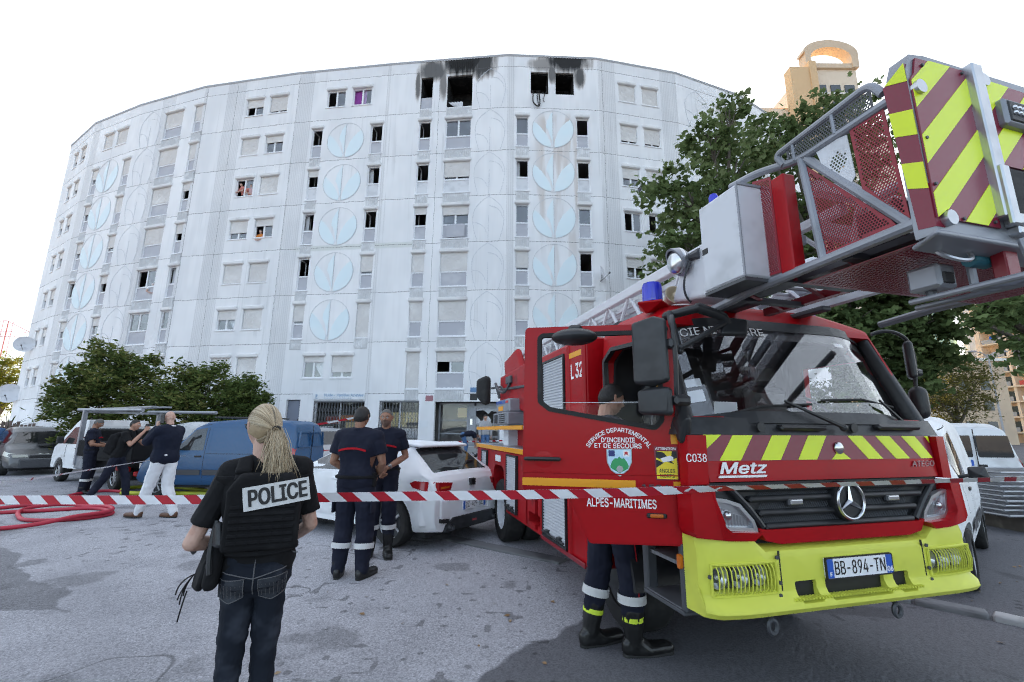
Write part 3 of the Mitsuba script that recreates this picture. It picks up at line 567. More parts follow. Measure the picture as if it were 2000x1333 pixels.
# ---- red front: lower lip, corners, grille, hood, emblems
gr_out = [(-0.915, 1.265), (-0.90, 1.16), (-0.76, 1.155), (-0.65, 1.03), (-0.595, 1.0), (0.595, 1.0), (0.65, 1.03), (0.76, 1.155), (0.90, 1.16), (0.915, 1.265)]
lip = P((-0.64, 1.012), (-0.60, 0.955), (-0.50, 0.935), (0.50, 0.935), (0.60, 0.955), (0.64, 1.012), (0.595, 1.002), (-0.595, 1.002))
tp(TRK, 'front_lip', fascia(lip.buffer(0.006), 0.022, 0.08), 'red_paint', smooth=30)
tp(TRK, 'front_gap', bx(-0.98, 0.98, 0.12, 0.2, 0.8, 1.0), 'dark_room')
GK = tp(TRK, 'grille', fascia(P(*gr_out), 0.075, 0.06), 'black_plastic', smooth=False)
for z in (1.232, 1.172, 1.095, 1.02):
    w = {1.232: 0.80, 1.172: 0.68, 1.095: 0.62, 1.02: 0.585}[z]
    tp(GK, 'slat', bx(-w, w, 0.028, 0.085, z - 0.017, z + 0.017, 0.014), 'black_plastic')
tp(GK, 'side_frame', [tube([(s * 0.80, 0.045, 1.235), (s * 0.69, 0.045, 1.13), (s * 0.60, 0.045, 1.02)], 0.02, 8) for s in (-1, 1)], 'black_plastic')
msh = [tube([(x, 0.062, z0), (x + 0.03, 0.062, z1)], 0.0022, 4) for z0, z1 in ((1.19, 1.215), (1.112, 1.155), (1.037, 1.078)) for x in np.arange(-0.6, 0.56, 0.014)]
tp(GK, 'mesh', msh, 'dark_grey', smooth=False, kind='stuff')
sx, sz, sr = 0.03, 1.148, 0.102
star = [tube([(sx + sr * math.cos(a), 0.0, sz + sr * math.sin(a)) for a in np.linspace(0, 2 * PI, 41)[:-1]], 0.0085, 8, closed=True)]
for a in (PI / 2, PI / 2 + 2 * PI / 3, PI / 2 + 4 * PI / 3):
    d = np.array([math.cos(a), 0, math.sin(a)]); e = np.array([-math.sin(a), 0, math.cos(a)]); c0 = np.array([sx, 0.004, sz])
    star.append(tm(m3.Manifold.hull_points(np.array([c0 + e * 0.02, c0 - e * 0.02, c0 + np.array([0, -0.014, 0]), c0 + np.array([0, 0.012, 0]), c0 + d * sr * 0.98 + np.array([0, -0.004, 0]), c0 + d * sr * 0.98 + e * 0.002, c0 + d * sr * 0.98 - e * 0.002]))))
tp(TRK, 'emblem', star, 'chrome', label='chrome ring emblem with a three-pointed star')
tp(TRK, 'emblem_backing', cyl((sx, 0.012, sz), (sx, 0.07, sz), sr + 0.012, 28), 'black_plastic')
for x in (-0.36, 0.41):
    k = tp(TRK, 'flasher', bx(x - 0.055, x + 0.055, 0.022, 0.05, 1.132, 1.172, 0.008), 'dark_grey'); tp(k, 'lens', [bx(x - 0.045, x + 0.045, 0.016, 0.03, 1.138, 1.166, 0.006)], 'lamp_silver')
for s in (-1, 1):
    mm = (lambda p: p) if s < 0 else mirx
    lens = P(*mm([(-0.915, 1.182), (-0.885, 1.05), (-0.85, 1.022), (-0.655, 1.008), (-0.675, 1.06), (-0.76, 1.148), (-0.84, 1.172)]))
    k = tp(TRK, 'indicator_lamp', fascia(lens, 0.055, 0.03), 'lamp_silver'); tp(k, 'lens', fascia(lens.buffer(0.004), 0.03, 0.025), 'lens_glass', smooth=False)
    tp(k, 'frame', fascia(lens.buffer(0.008).difference(lens.buffer(-0.012)), 0.028, 0.03), 'alu', smooth=False)
    tp(k, 'reflector_rib', [bx(s * (0.68 + 0.02 * q) - 0.003, s * (0.68 + 0.02 * q) + 0.003, 0.05 + float(bow(np.array(0.68 + 0.02 * q))), 0.06 + float(bow(np.array(0.68 + 0.02 * q))), 1.03, 1.06 + 0.008 * q) for q in range(10)] + [ball([s * 0.83, 0.05 + float(bow(np.array(0.83))), 1.09], 0.028, 1)], 'chrome')
    cor = P(*mm([(-1.06, 1.24), (-1.065, 1.02), (-1.045, 0.985), (-0.85, 0.965), (-0.70, 0.96), (-0.645, 1.0), (-0.85, 1.012), (-0.895, 1.045), (-0.925, 1.19), (-0.925, 1.255)]))
    tp(TRK, 'front_corner', fascia(cor, 0.0, 0.13, lean=lambda z: -0.03 * np.exp(-((z - 1.08) / 0.07) ** 2)), 'red_paint', smooth=40)
    tp(TRK, 'corner_panel', fascia(P(*mm([(-1.035, 1.535), (-1.05, 1.255), (-0.93, 1.262), (-0.928, 1.535)])), 0.035, 0.07), 'red_paint', smooth=40)
hood = P((-0.918, 1.545), (-0.912, 1.272), (0.912, 1.272), (0.918, 1.545))
HK = tp(TRK, 'front_flap', fascia(hood, 0.055, 0.05, lean=lambda z: 0.10 * np.clip(z - 1.27, 0, 1) - 0.018 * np.exp(-((z - 1.30) / 0.018) ** 2)), 'red_paint', smooth=40)
ln = lambda z: 0.10 * np.clip(z - 1.27, 0, 1)
strip = sbox(-0.914, 1.388, 0.914, 1.538)
tp(HK, 'stripe_band', fascia(strip, 0.0525, 0.003, lean=ln), 'red_film', smooth=False)
ys = [[(-0.914, 1.538), (-0.80, 1.538), (-0.914, 1.45)]] + [[(x, 1.536), (x + 0.145, 1.536), (x + 0.03, 1.39), (x - 0.115, 1.39)] for x in (-0.72, -0.43, -0.15)] + [[(0.0, 1.39), (0.155, 1.39), (0.078, 1.45)]] + [[(x, 1.536), (x + 0.125, 1.536), (x + 0.26, 1.39), (x + 0.135, 1.39)] for x in (0.17, 0.41, 0.64)] + [[(0.87, 1.536), (0.914, 1.536), (0.914, 1.49)]]
for q in ys: tp(HK, 'yellow_stripe', fascia(P(*q), 0.0505, 0.003, lean=ln), 'lime_film', smooth=False)
bk = tp(HK, 'badge', [lathe([(0.0, 0.016), (0.022, 0.014), (0.036, 0.006), (0.038, 0.0)]).apply_transform(face((1, 0, 0), (0, 0, 1), (0.07, 0.066, 1.458)))], 'chrome')
sl = text('Metz', 0.062, True, 0.003, w=0.29); sl.vertices[:, 0] += sl.vertices[:, 1] * 0.32; sl.vertices[:, 0] *= 1.1
tp(HK, 'lettering', fr(P((-0.865, 1.295), (-0.535, 1.295), (-0.528, 1.307), (-0.855, 1.307)), 0.0515 - 0.006, 0.01), 'white_print', smooth=False)
tp(HK, 'lettering', [sl.apply_transform(face((1, 0, 0), (0, 0, 1), (-0.85, 0.0555, 1.318)))], 'white_print', smooth=False)
at = text('ATEGO', 0.036, False, 0.006, w=0.22); at.vertices[:, 0] += at.vertices[:, 1] * 0.2
tp(HK, 'lettering', at.apply_transform(face((1, 0.06, 0), (0, 0, 1), (0.665, 0.058, 1.338))), 'chrome', smooth=False)
c38 = text('C038', 0.045, False, 0.003, w=0.115).apply_transform(face((1, 0, 0), (0, 0, 1), (-1.052, 0.033, 1.385))); c38.vertices[:, 1] += bow(c38.vertices[:, 0])
tp(TRK, 'lettering', c38, 'white_print', smooth=False)
# ---- cab shell
def hullspheres(pts, r, n=12):
    s = trimesh.creation.icosphere(1, 1.0).vertices
    rr = np.broadcast_to(r, (len(pts),))
    return m3.Manifold.hull_points(np.concatenate([s * q + np.asarray(p) for p, q in zip(pts, rr)]))
def cabhull(g):
    pts = []
    for s in (-1, 1):
        pts += [(s * (0.955 - g), 0.20 + g, 0.95 + g), (s * (0.955 - g), 1.20 - g, 0.95 + g), (s * (0.965 - g), 0.185 + g, 1.60), (s * (0.965 - g), 1.20 - g, 1.6), (s * (0.90 - g), 0.445 + g, 2.31 - g * .5), (s * (0.91 - g), 1.2 - g, 2.32 - g * .5), (s * (0.80 - g), 0.60 + g, 2.42 - g), (s * (0.8 - g), 1.15 - g, 2.43 - g), (s * 0.5, 0.52 + g, 2.43 - g)]
    return hullspheres(pts, 0.055)
W0, W1 = np.array([0.135, 1.63]), np.array([0.385, 2.30])       # windshield foot and head in (y, z)
wd = (W1 - W0) / np.linalg.norm(W1 - W0); wlen = float(np.linalg.norm(W1 - W0))
WS = face((1, 0, 0), (0, wd[0], wd[1]), (0, W0[0], W0[1]))      # windshield plane: x across, y up the glass
wspoly = P((-0.975, 0.0), (0.975, 0.0), (0.925, wlen), (-0.925, wlen)).buffer(-0.03).buffer(0.03, 4)
cab = cabhull(0) - cabhull(0.055)
cab = cab - man(prism(wspoly.buffer(-0.02), 0.6, -0.3).apply_transform(WS))
dooro = P((0.30, 0.99), (1.10, 0.99), (1.12, 2.12), (0.98, 2.2), (0.42, 2.17), (0.235, 1.62)).buffer(-0.04).buffer(0.04, 5)
cab = cab - man(sd(dooro, -1.2, 0.5)) - man(sd(P((0.32, 1.58), (1.05, 1.58), (1.0, 2.12), (0.46, 2.12)), 0.6, 0.8))
CB = tp(TRK, 'cab', cab, 'red_paint', smooth=30)
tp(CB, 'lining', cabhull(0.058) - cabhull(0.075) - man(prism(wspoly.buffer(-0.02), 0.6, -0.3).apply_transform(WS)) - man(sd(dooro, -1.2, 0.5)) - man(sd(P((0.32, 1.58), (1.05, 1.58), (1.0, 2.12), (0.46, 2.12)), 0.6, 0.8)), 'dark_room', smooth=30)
for s_ in (-1, 1): tp(CB, 'pillar_trim', hullspheres([(s_ * 0.968, 0.178, 1.60), (s_ * 0.972, 0.188, 1.62), (s_ * 0.915, 0.432, 2.27)], [0.056, 0.054, 0.050]), 'black_plastic')
tp(CB, 'door_seal', sd(dooro.buffer(0.012).difference(dooro.buffer(-0.018)), -1.027, 0.04), 'black_plastic', smooth=False)
tp(CB, 'amber_strip', sd(P((0.27, 1.70), (0.36, 1.70), (0.46, 2.10), (0.435, 2.12)), -1.012, 0.05), 'amber_film', smooth=False, label='amber reflective film inside the door frame')
# windshield: gently bowed glass in a black band
def wsbow(m, off=0.0):
    m = tm(m); v = m.vertices.copy(); v[:, 2] += -0.14 * np.maximum(0, np.abs(v[:, 0]) - 0.45) ** 2 / 0.22 + 0.03 + off; m.vertices = v; m.apply_transform(WS); return m
def wspanel(poly, th, off):
    q = [poly.intersection(sbox(a, -9, a + 0.1, 9)) for a in np.arange(-1.1, 1.1, 0.1)]
    ms = [prism(g, th) for g in q if not g.is_empty and g.area > 1e-6]
    return wsbow(trimesh.util.concatenate(ms), off)
def wssheet(poly, off):
    vs, fs = [], []
    for a in np.arange(-1.1, 1.1, 0.1):
        g = poly.intersection(sbox(a, -9, a + 0.1, 9))
        if g.is_empty: continue
        v, f = trimesh.creation.triangulate_polygon(g, engine='earcut'); fs.append(f + sum(map(len, vs))); vs.append(np.c_[v, np.zeros(len(v))])
    return wsbow(trimesh.Trimesh(np.vstack(vs), np.vstack(fs), process=False), off)
WK = tp(TRK, 'windshield', wssheet(wspoly.buffer(-0.025), 0.004), 'windshield_glass', smooth=True)
tp(WK, 'surround', wspanel(wspoly.buffer(0.035).difference(wspoly.buffer(-0.045)), 0.012, -0.004), 'black_plastic', smooth=False)
tp(WK, 'top_band', wspanel(wspoly.buffer(-0.026).intersection(sbox(-2, wlen - 0.115, 2, 9)), 0.004, -0.012), 'black_print', smooth=False)
tp(WK, 'lettering', wsbow(text('CIE NICE', 0.062, False, 0.002, w=0.34).apply_translation([-0.80, wlen - 0.10, 0]), 0.008), 'white_print', smooth=False)
tp(WK, 'lettering', [wsbow(text('ERE', 0.062, False, 0.002, w=0.17).apply_translation([-0.335, wlen - 0.10, 0]), 0.008)], 'white_print', smooth=False)
tp(WK, 'sticker', [wsbow(prism(rrect(-0.86 + dx, a, -0.77 + dx, b, 0.006), 0.001), -0.005) for dx, a, b in ((0.0, 0.14, 0.22), (0.005, 0.245, 0.30), (1.33, 0.58, 0.61))], 'sign_paper', smooth=False)
tp(TRK, 'wiper_panel', fascia(P((-1.03, 1.642), (-1.06, 1.538), (1.06, 1.538), (1.03, 1.642)), 0.075, 0.1, lean=lambda z: 0.35 * np.clip(z - 1.54, 0, 1)), 'black_plastic', smooth=40)
tp(TRK, 'wiper_motor_cover', [bx(-0.38, -0.02, 0.045, 0.12, 1.565, 1.60, 0.017), bx(0.42, 0.80, 0.045, 0.14, 1.575, 1.612, 0.017), *[cyl((x, 0.075, 1.585), (x, 0.06, 1.585), 0.03, 18) for x in (-0.52, 0.22)]], 'black_plastic')
def onws(x, h, o): return (WS @ np.array([x, h, o + 0.03 - 0.14 * max(0, abs(x) - 0.45) ** 2 / 0.22, 1]))[:3]
for a, b, c in (((0.10, -0.075), (-0.28, 0.10), (-0.92, -0.02)), ((0.86, -0.06), (0.55, 0.13), (-0.02, 0.09))):
    ar = tube([onws(a[0], a[1], 0.05), onws(*b, 0.045)], [0.016, 0.008], 6); e0 = onws(c[0] + 0.08, c[1] + 0.035, 0.018); e1 = onws(b[0] + 0.24, b[1] - 0.005, 0.018)
    k = tp(TRK, 'wiper', [ar, ball(onws(a[0], a[1], 0.045), 0.024, 1)], 'black_plastic'); tp(k, 'blade', [tube([e0, onws((c[0] + b[0] + .3) / 2, (c[1] + b[1]) / 2 + .03, 0.022), e1], 0.008, 6)], 'rubber')
# inside the cab
tp(CB, 'dashboard', [bx(-0.9, 0.9, 0.22, 0.55, 1.30, 1.60, 0.05)], 'dark_grey')
for x in (-0.5, 0.5): 
    k = tp(CB, 'seat', [bx(x - 0.24, x + 0.24, 0.62, 1.08, 1.2, 1.36, 0.05)], 'black_plastic'); tp(k, 'backrest', [bx(x - 0.22, x + 0.22, 0.98, 1.12, 1.3, 1.95, 0.06), bx(x - 0.13, x + 0.13, 1.0, 1.1, 1.96, 2.16, 0.04)], 'black_plastic')
tp(CB, 'steering_wheel', [tube([(0.5 + 0.2 * math.cos(a), 0.58 + 0.10 * math.sin(a), 1.66 + 0.17 * math.sin(a)) for a in np.linspace(0, 2 * PI, 25)[:-1]], 0.014, 6, closed=True), tube([(0.5, 0.5, 1.5), (0.5, 0.58, 1.66)], 0.03, 6)], 'black_plastic')
tp(CB, 'paper', [bx(-0.55, -0.36, 0.42, 0.424, 1.60, 1.76), bx(-0.28, -0.05, 0.25, 0.50, 1.602, 1.606)], 'sign_paper', smooth=False)
tp(CB, 'grab_handle', [tube(spline([(-0.93, 0.40, 1.35), (-0.99, 0.43, 1.42), (-0.99, 0.46, 1.70), (-0.93, 0.50, 1.78)], 14), 0.014, 6)], 'dark_grey')
# front mirror on its arm over the windshield
arm = hullspheres([(-0.98, 0.28, 2.30), (-0.84, 0.14, 2.33)], 0.03) + hullspheres([(-0.84, 0.14, 2.33), (-0.70, 0.09, 2.27)], [0.035, 0.028]) + hullspheres([(-0.70, 0.09, 2.27), (-0.66, 0.09, 2.215)], [0.028, 0.022]) + hullspheres([(-1.0, 0.22, 2.30), (-1.0, 0.14, 2.04)], 0.022) + hullspheres([(-1.0, 0.13, 2.06), (-0.86, 0.09, 2.14)], 0.018) + hullspheres([(-0.86, 0.09, 2.14), (-0.68, 0.09, 2.235)], 0.018)
k = tp(TRK, 'front_mirror', arm, 'black_plastic'); tp(k, 'housing', hullspheres([(-0.72, 0.08, 2.16), (-0.60, 0.04, 2.16), (-0.57, 0.06, 2.235), (-0.66, 0.10, 2.25), (-0.71, 0.12, 2.17)], 0.02), 'black_plastic')
# side mirrors on the near side
k = tp(TRK, 'side_mirror', hullspheres([(-1.17, 0.06, 1.86), (-1.17, 0.06, 2.19), (-1.26, 0.20, 1.86), (-1.26, 0.20, 2.19), (-1.20, 0.10, 2.21), (-1.2, 0.14, 1.84)], 0.028), 'black_plastic', smooth=50)
tp(k, 'arm', [tube(spline([(-1.0, 0.16, 1.62), (-1.10, 0.06, 1.72), (-1.12, 0.02, 1.95), (-1.12, 0.03, 2.2), (-1.02, 0.16, 2.24)], 24), 0.014, 8), bx(-1.16, -1.10, 0.0, 0.08, 2.03, 2.09, 0.015)], 'black_plastic')
k = tp(TRK, 'side_mirror', hullspheres([(-1.16, 0.06, 1.67), (-1.16, 0.06, 1.78), (-1.25, 0.18, 1.68), (-1.25, 0.18, 1.77), (-1.18, 0.12, 1.79)], 0.028), 'black_plastic', smooth=50)
tp(k, 'arm', [bx(-1.14, -1.03, 0.01, 0.08, 1.70, 1.76, 0.02), hullspheres([(-1.03, 0.12, 1.55), (-1.06, 0.06, 1.74)], 0.03)], 'black_plastic')
tp(TRK, 'hinge_cover', hullspheres([(-1.02, 0.13, 1.52), (-1.03, 0.10, 1.62), (-1.0, 0.2, 1.6)], 0.04), 'black_plastic')
# far side mirror
k = tp(TRK, 'side_mirror', hullspheres([(1.20, 0.30, 2.0), (1.20, 0.30, 2.24), (1.28, 0.36, 2.0), (1.28, 0.36, 2.24)], 0.03), 'black_plastic', smooth=50)
tp(k, 'arm', [tube(spline([(1.0, 0.42, 2.33), (1.2, 0.36, 2.34), (1.30, 0.36, 2.28), (1.33, 0.38, 1.9), (1.30, 0.38, 1.68), (1.05, 0.3, 1.62)], 30), 0.015, 8), hullspheres([(1.28, 0.34, 1.72), (1.28, 0.34, 1.86)], 0.06), bx(1.3, 1.38, 0.33, 0.4, 2.0, 2.06, 0.02)], 'black_plastic')
# ---- open passenger door (its own frame: x from the free edge to the hinge, z up, d outwards)
DX = np.array([0.883, -0.469, 0.0])
DM = TM @ face(DX, (0, 0, 1), (-1.0, 0.2, 0))
def dp(parent, name, mesh, mt, **k): return put(parent, name, tm(mesh), mt, M=DM, **k)
dout = P((-0.952, 2.243), (-0.97, 1.25), (-0.965, 1.176), (-0.69, 1.166), (-0.63, 1.05), (-0.555, 0.888), (0.0, 0.903), (0.0, 2.2), (-0.03, 2.233)).buffer(-0.03).buffer(0.03, 5)
dwin = P((-0.855, 2.185), (-0.855, 1.74), (-0.79, 1.69), (-0.475, 1.632), (-0.137, 1.573), (-0.095, 1.62), (-0.085, 2.18)).buffer(-0.035).buffer(0.035, 6)
DK = dp(TRK, 'door', [prism(dout.difference(dwin), 0.05, -0.05), prism(dout.buffer(-0.012).difference(dwin.buffer(0.01)), 0.008, 0.0)], 'red_paint', smooth=30, label='open passenger door with department lettering')
dp(DK, 'seal', prism(dwin.buffer(0.012).difference(dwin.buffer(-0.016)), 0.03, -0.015), 'rubber', smooth=False)
dp(DK, 'pane', trimesh.Trimesh(*(lambda v, f: (np.c_[v, np.full(len(v), -0.02)], f))(*trimesh.creation.triangulate_polygon(dwin.intersection(sbox(-2, 0, 2, 1.735)), engine='earcut')), process=False), 'door_glass', smooth=False, label='window wound down most of the way')
dp(DK, 'pane_edge', bx(-0.85, -0.09, 1.733, 1.737, -0.023, -0.017), 'infill_white', smooth=False)
dp(DK, 'crease', [bx(-0.965, -0.02, 1.292, 1.300, 0.008, 0.013, 0.002)], 'red_paint')
dp(DK, 'amber_strip', prism(sbox(-0.968, 1.215, -0.270, 1.262), 0.002, 0.009), 'amber_film', smooth=False)
dp(DK, 'amber_strip', prism(unary_union([sbox(-0.052, 1.22, -0.012, 1.262), sbox(-0.052, 1.48, -0.008, 1.58)]), 0.002, 0.009), 'amber_film', smooth=False)
dp(DK, 'handle', bx(-0.955, -0.715, 1.367, 1.392, 0.022, 0.05, 0.012), 'black_plastic'); 
dp(DK, 'handle_recess', ball([-0.83, 1.375, 0.0], 0.075, 3, (1, 1, 1)).apply_transform(mtx((-0.83, 1.375, 0.006)) @ np.diag([1, 0.8, 0.05, 1]) @ mtx((0.83, -1.375, 0))), 'red_paint', smooth=True)
dp(DK, 'handle', [bx(-0.94, -0.93, 1.372, 1.386, 0.0, 0.03), bx(-0.74, -0.73, 1.372, 1.386, 0.0, 0.03)], 'black_plastic')
k = dp(DK, 'side_marker', bx(-0.215, -0.10, 1.052, 1.08, 0.008, 0.025, 0.008), 'black_plastic'); dp(k, 'lens', bx(-0.195, -0.12, 1.056, 1.076, 0.02, 0.03, 0.006), 'orange_lens')
ls = []
word = 'SERVICE DEPARTEMENTAL'
cx, cz, R = -0.362, 1.338, 0.212
widths = [0.45 if c == ' ' else 0.5 if c == 'I' else 1.25 if c == 'M' else 1.0 for c in word]; tot = sum(widths); pos = np.cumsum(widths) - np.array(widths) / 2
for ch, q in zip(word, pos):
    if ch == ' ': continue
    a = math.radians(148 - (148 - 32) * q / tot); g = text(ch, 0.026, True, 0.002, True)
    c, s = math.cos(a - PI / 2), math.sin(a - PI / 2); M = np.eye(4); M[:2, :2] = [[c, -s], [s, c]]; M[:3, 3] = [cx + R * 1.0 * math.cos(a), cz + R * math.sin(a) , 0.009]
    g.apply_transform(M); ls.append(g)
ls.append(text("D'INCENDIE", 0.028, True, 0.002, True, w=0.205).apply_translation([-0.364, 1.487, 0.009]))
ls.append(text('ET DE SECOURS', 0.028, True, 0.002, True, w=0.285).apply_translation([-0.366, 1.452, 0.009]))
dp(DK, 'lettering', ls, 'white_print', smooth=False)
dp(DK, 'lettering', text('ALPES-MARITIMES', 0.05, True, 0.002, True, w=0.41).apply_translation([-0.36, 1.104, 0.009]), 'white_print', smooth=False)
i3 = text('1524', 0.026, True, 0.005, w=0.16); dp(DK, 'lettering', i3.apply_translation([-0.235, 1.215, 0.009]), 'dark_grey', smooth=False)
shield = P((-0.434, 1.443), (-0.286, 1.447), (-0.288, 1.37), (-0.31, 1.325), (-0.36, 1.286), (-0.41, 1.32), (-0.432, 1.365))
mat('shield_sky', (0.45, 0.66, 0.78), 0.4); mat('shield_green', (0.03, 0.30, 0.10), 0.4); mat('shield_grey', (0.35, 0.35, 0.35), 0.4); mat('shield_navy', (0.02, 0.03, 0.15), 0.4); mat('shield_red', (0.5, 0.03, 0.04), 0.4)
sk = dp(DK, 'crest', prism(shield, 0.002, 0.009), 'shield_sky', smooth=False, label='department crest with two small arms over a green hill')
dp(sk, 'crest_border', prism(shield.buffer(0.003).difference(shield.buffer(-0.002)), 0.0025, 0.009), 'shield_grey', smooth=False)
dp(sk, 'crest_field', [prism(sbox(-0.424, 1.402, -0.386, 1.438), 0.0015, 0.0105)], 'shield_navy', smooth=False)
dp(sk, 'crest_field', [prism(sbox(-0.337, 1.402, -0.298, 1.438), 0.0015, 0.0105)], 'white_print', smooth=False)
dp(sk, 'crest_charge', [prism(P((-0.332, 1.408), (-0.318, 1.434), (-0.303, 1.408), (-0.318, 1.416)), 0.001, 0.012), prism(sbox(-0.328, 1.420, -0.308, 1.430), 0.001, 0.0121)], 'shield_red', smooth=False)
dp(sk, 'crest_hill', [prism(P((-0.418, 1.335), (-0.405, 1.372), (-0.385, 1.392), (-0.372, 1.388), (-0.36, 1.402), (-0.347, 1.388), (-0.332, 1.392), (-0.315, 1.37), (-0.302, 1.335), (-0.36, 1.302)).intersection(shield.buffer(-0.004)), 0.0015, 0.0105)], 'shield_green', smooth=False)
dp(sk, 'crest_dome', [prism(Point(-0.359, 1.327).buffer(0.02, 6), 0.0012, 0.0118)], 'shield_grey', smooth=False)
att = P((-0.154, 1.466), (-0.018, 1.464), (-0.016, 1.272), (-0.150, 1.268))
ak = dp(DK, 'warning_sign', prism(att, 0.002, 0.0092), 'red_film', smooth=False, label='blind spot warning sign with red border and yellow field')
yel = sbox(-0.144, 1.276, -0.024, 1.438); dp(ak, 'field', prism(yel, 0.0012, 0.0108), 'lime_film' if False else 'amber_yellow', smooth=False) if False else None
mat('sign_yellow', (0.75, 0.60, 0.02), 0.4)
dp(ak, 'field', prism(yel, 0.0012, 0.0108), 'sign_yellow', smooth=False)
blk = unary_union([P((-0.144, 1.438), (-0.144, 1.40), (-0.085, 1.378), (-0.04, 1.362), (-0.10, 1.43)), P((-0.144, 1.388), (-0.10, 1.37), (-0.144, 1.34)), P((-0.05, 1.438), (-0.024, 1.438), (-0.024, 1.40), (-0.06, 1.385))]).intersection(yel)
dp(ak, 'pictogram', [prism(blk, 0.001, 0.0118), text('ANGLES', 0.021, True, 0.001, True, w=0.09).apply_translation([-0.084, 1.313, 0.0118]), text('MORTS', 0.021, True, 0.001, True, w=0.08).apply_translation([-0.084, 1.284, 0.0118])], 'black_print', smooth=False)
dp(ak, 'pictogram', [prism(P((-0.118, 1.395), (-0.065, 1.412), (-0.045, 1.404), (-0.045, 1.384), (-0.105, 1.372)), 0.001, 0.0128), text('ATTENTION', 0.015, True, 0.001, True, w=0.118).apply_translation([-0.086, 1.445, 0.0115])], 'white_print', smooth=False)
# wide-view mirror above the door window
k = dp(TRK, 'kerb_mirror', ball([0, 0, 0], 1.0, 3).apply_transform(mtx((-0.61, 2.138, 0.13)) @ np.diag([0.145, 0.052, 0.11, 1])), 'black_plastic', smooth=True)
dp(k, 'arm', [bx(-0.65, -0.56, 2.165, 2.225, 0.005, 0.12, 0.02)], 'black_plastic')
dp(DK, 'bracket', bx(-0.10, -0.03, 2.175, 2.21, 0.0, 0.04, 0.01), 'black_plastic')
# ---- chassis, wheels, steps
def wheel(parent_put, root, c, R, w, axis_m, rimmat='alu', name='wheel', spokes=0, rr=0.62):
    """wheel at c, axle along local x of axis_m"""
    tyre = lathe([(R * rr, -w / 2), (R * 0.93, -w / 2), (R * 0.99, -w * 0.38), (R, -w * 0.25), (R, w * 0.25), (R * 0.99, w * 0.38), (R * 0.93, w / 2), (R * rr, w / 2), (R * rr, -w / 2)], 40)
    M = mtx(c) @ axis_m
    def go(par, nm, m, mt, **k2): return parent_put(par, nm, m.apply_transform(M) if not isinstance(m, list) else [x.apply_transform(M) for x in m], mt, **k2)
    k = parent_put(root, name, tyre.apply_transform(M), 'rubber', smooth=40)
    if spokes:
        rim = [lathe([(R * rr - 0.012, w * 0.36), (R * rr + 0.004, w * 0.44), (R * rr + 0.004, -w * 0.4), (R * rr - 0.02, -w * 0.4)], 32)]
        for a in np.arange(spokes) * 2 * PI / spokes:
            s = bx(0.02, R * rr - 0.005, -R * 0.055, R * 0.055, w * 0.26, w * 0.36, 0.008); s.apply_transform(trimesh.transformations.rotation_matrix(a, [0, 0, 1])); rim.append(s)
        rim.append(cyl((0, 0, w * 0.2), (0, 0, w * 0.4), R * 0.14, 14)); go(k, 'rim', rim, rimmat); go(k, 'brake_disc', [cyl((0, 0, -w * 0.1), (0, 0, w * 0.1), R * rr * 0.92, 24)], 'dark_grey')
    else:
        go(k, 'rim', [lathe([(0.0, w * 0.30), (R * 0.2, w * 0.30), (R * 0.22, w * 0.18), (R * 0.45, w * 0.12), (R * rr * 0.93, w * 0.34), (R * rr + 0.006, w * 0.46), (R * rr + 0.006, w * 0.38), (R * rr * .9, -w * 0.4)], 32)], rimmat)
    return k
AX_L = mtx((0, 0, 0), ex=(0, 1, 0), ey=(0, 0, 1)) @ np.diag([1, 1, -1, 1])     # lathe axis z -> -x (near side)
def ax(s): return np.array([[0, 0, -1.0 * s, 0], [0, 1.0, 0, 0], [1.0 * s, 0, 0, 0], [0, 0, 0, 1]])
for s in (-1, 1):
    wheel(tp, TRK, (s * 0.68, 1.38, 0.43), 0.43, 0.27, ax(-s), 'dark_grey'); wheel(tp, TRK, (s * 0.92, 4.45, 0.43), 0.43, 0.27, ax(-s), 'ladder_white'); wheel(tp, TRK, (s * 0.63, 4.45, 0.43), 0.43, 0.24, ax(-s))
tp(TRK, 'chassis', [bx(-0.45, -0.35, 0.3, 7.2, 0.55, 0.78), bx(0.35, 0.45, 0.3, 7.2, 0.55, 0.78), cyl((-0.8, 1.22, 0.43), (0.8, 1.22, 0.43), 0.07, 10), cyl((-0.9, 4.45, 0.43), (0.9, 4.45, 0.43), 0.1, 10), bx(-0.5, 0.5, 0.4, 1.3, 0.6, 0.95)], 'dark_room')
tp(TRK, 'wheel_arch', [lathe([(0.50, -0.2), (0.53, -0.2), (0.53, 0.2), (0.50, 0.2)], 32).slice_plane([0.02 * s, 0, 0], [s, 0, 0]).apply_transform(mtx((s * 0.78, 1.36, 0.43)) @ ax(s)) for s in (-1, 1)], 'black_plastic')
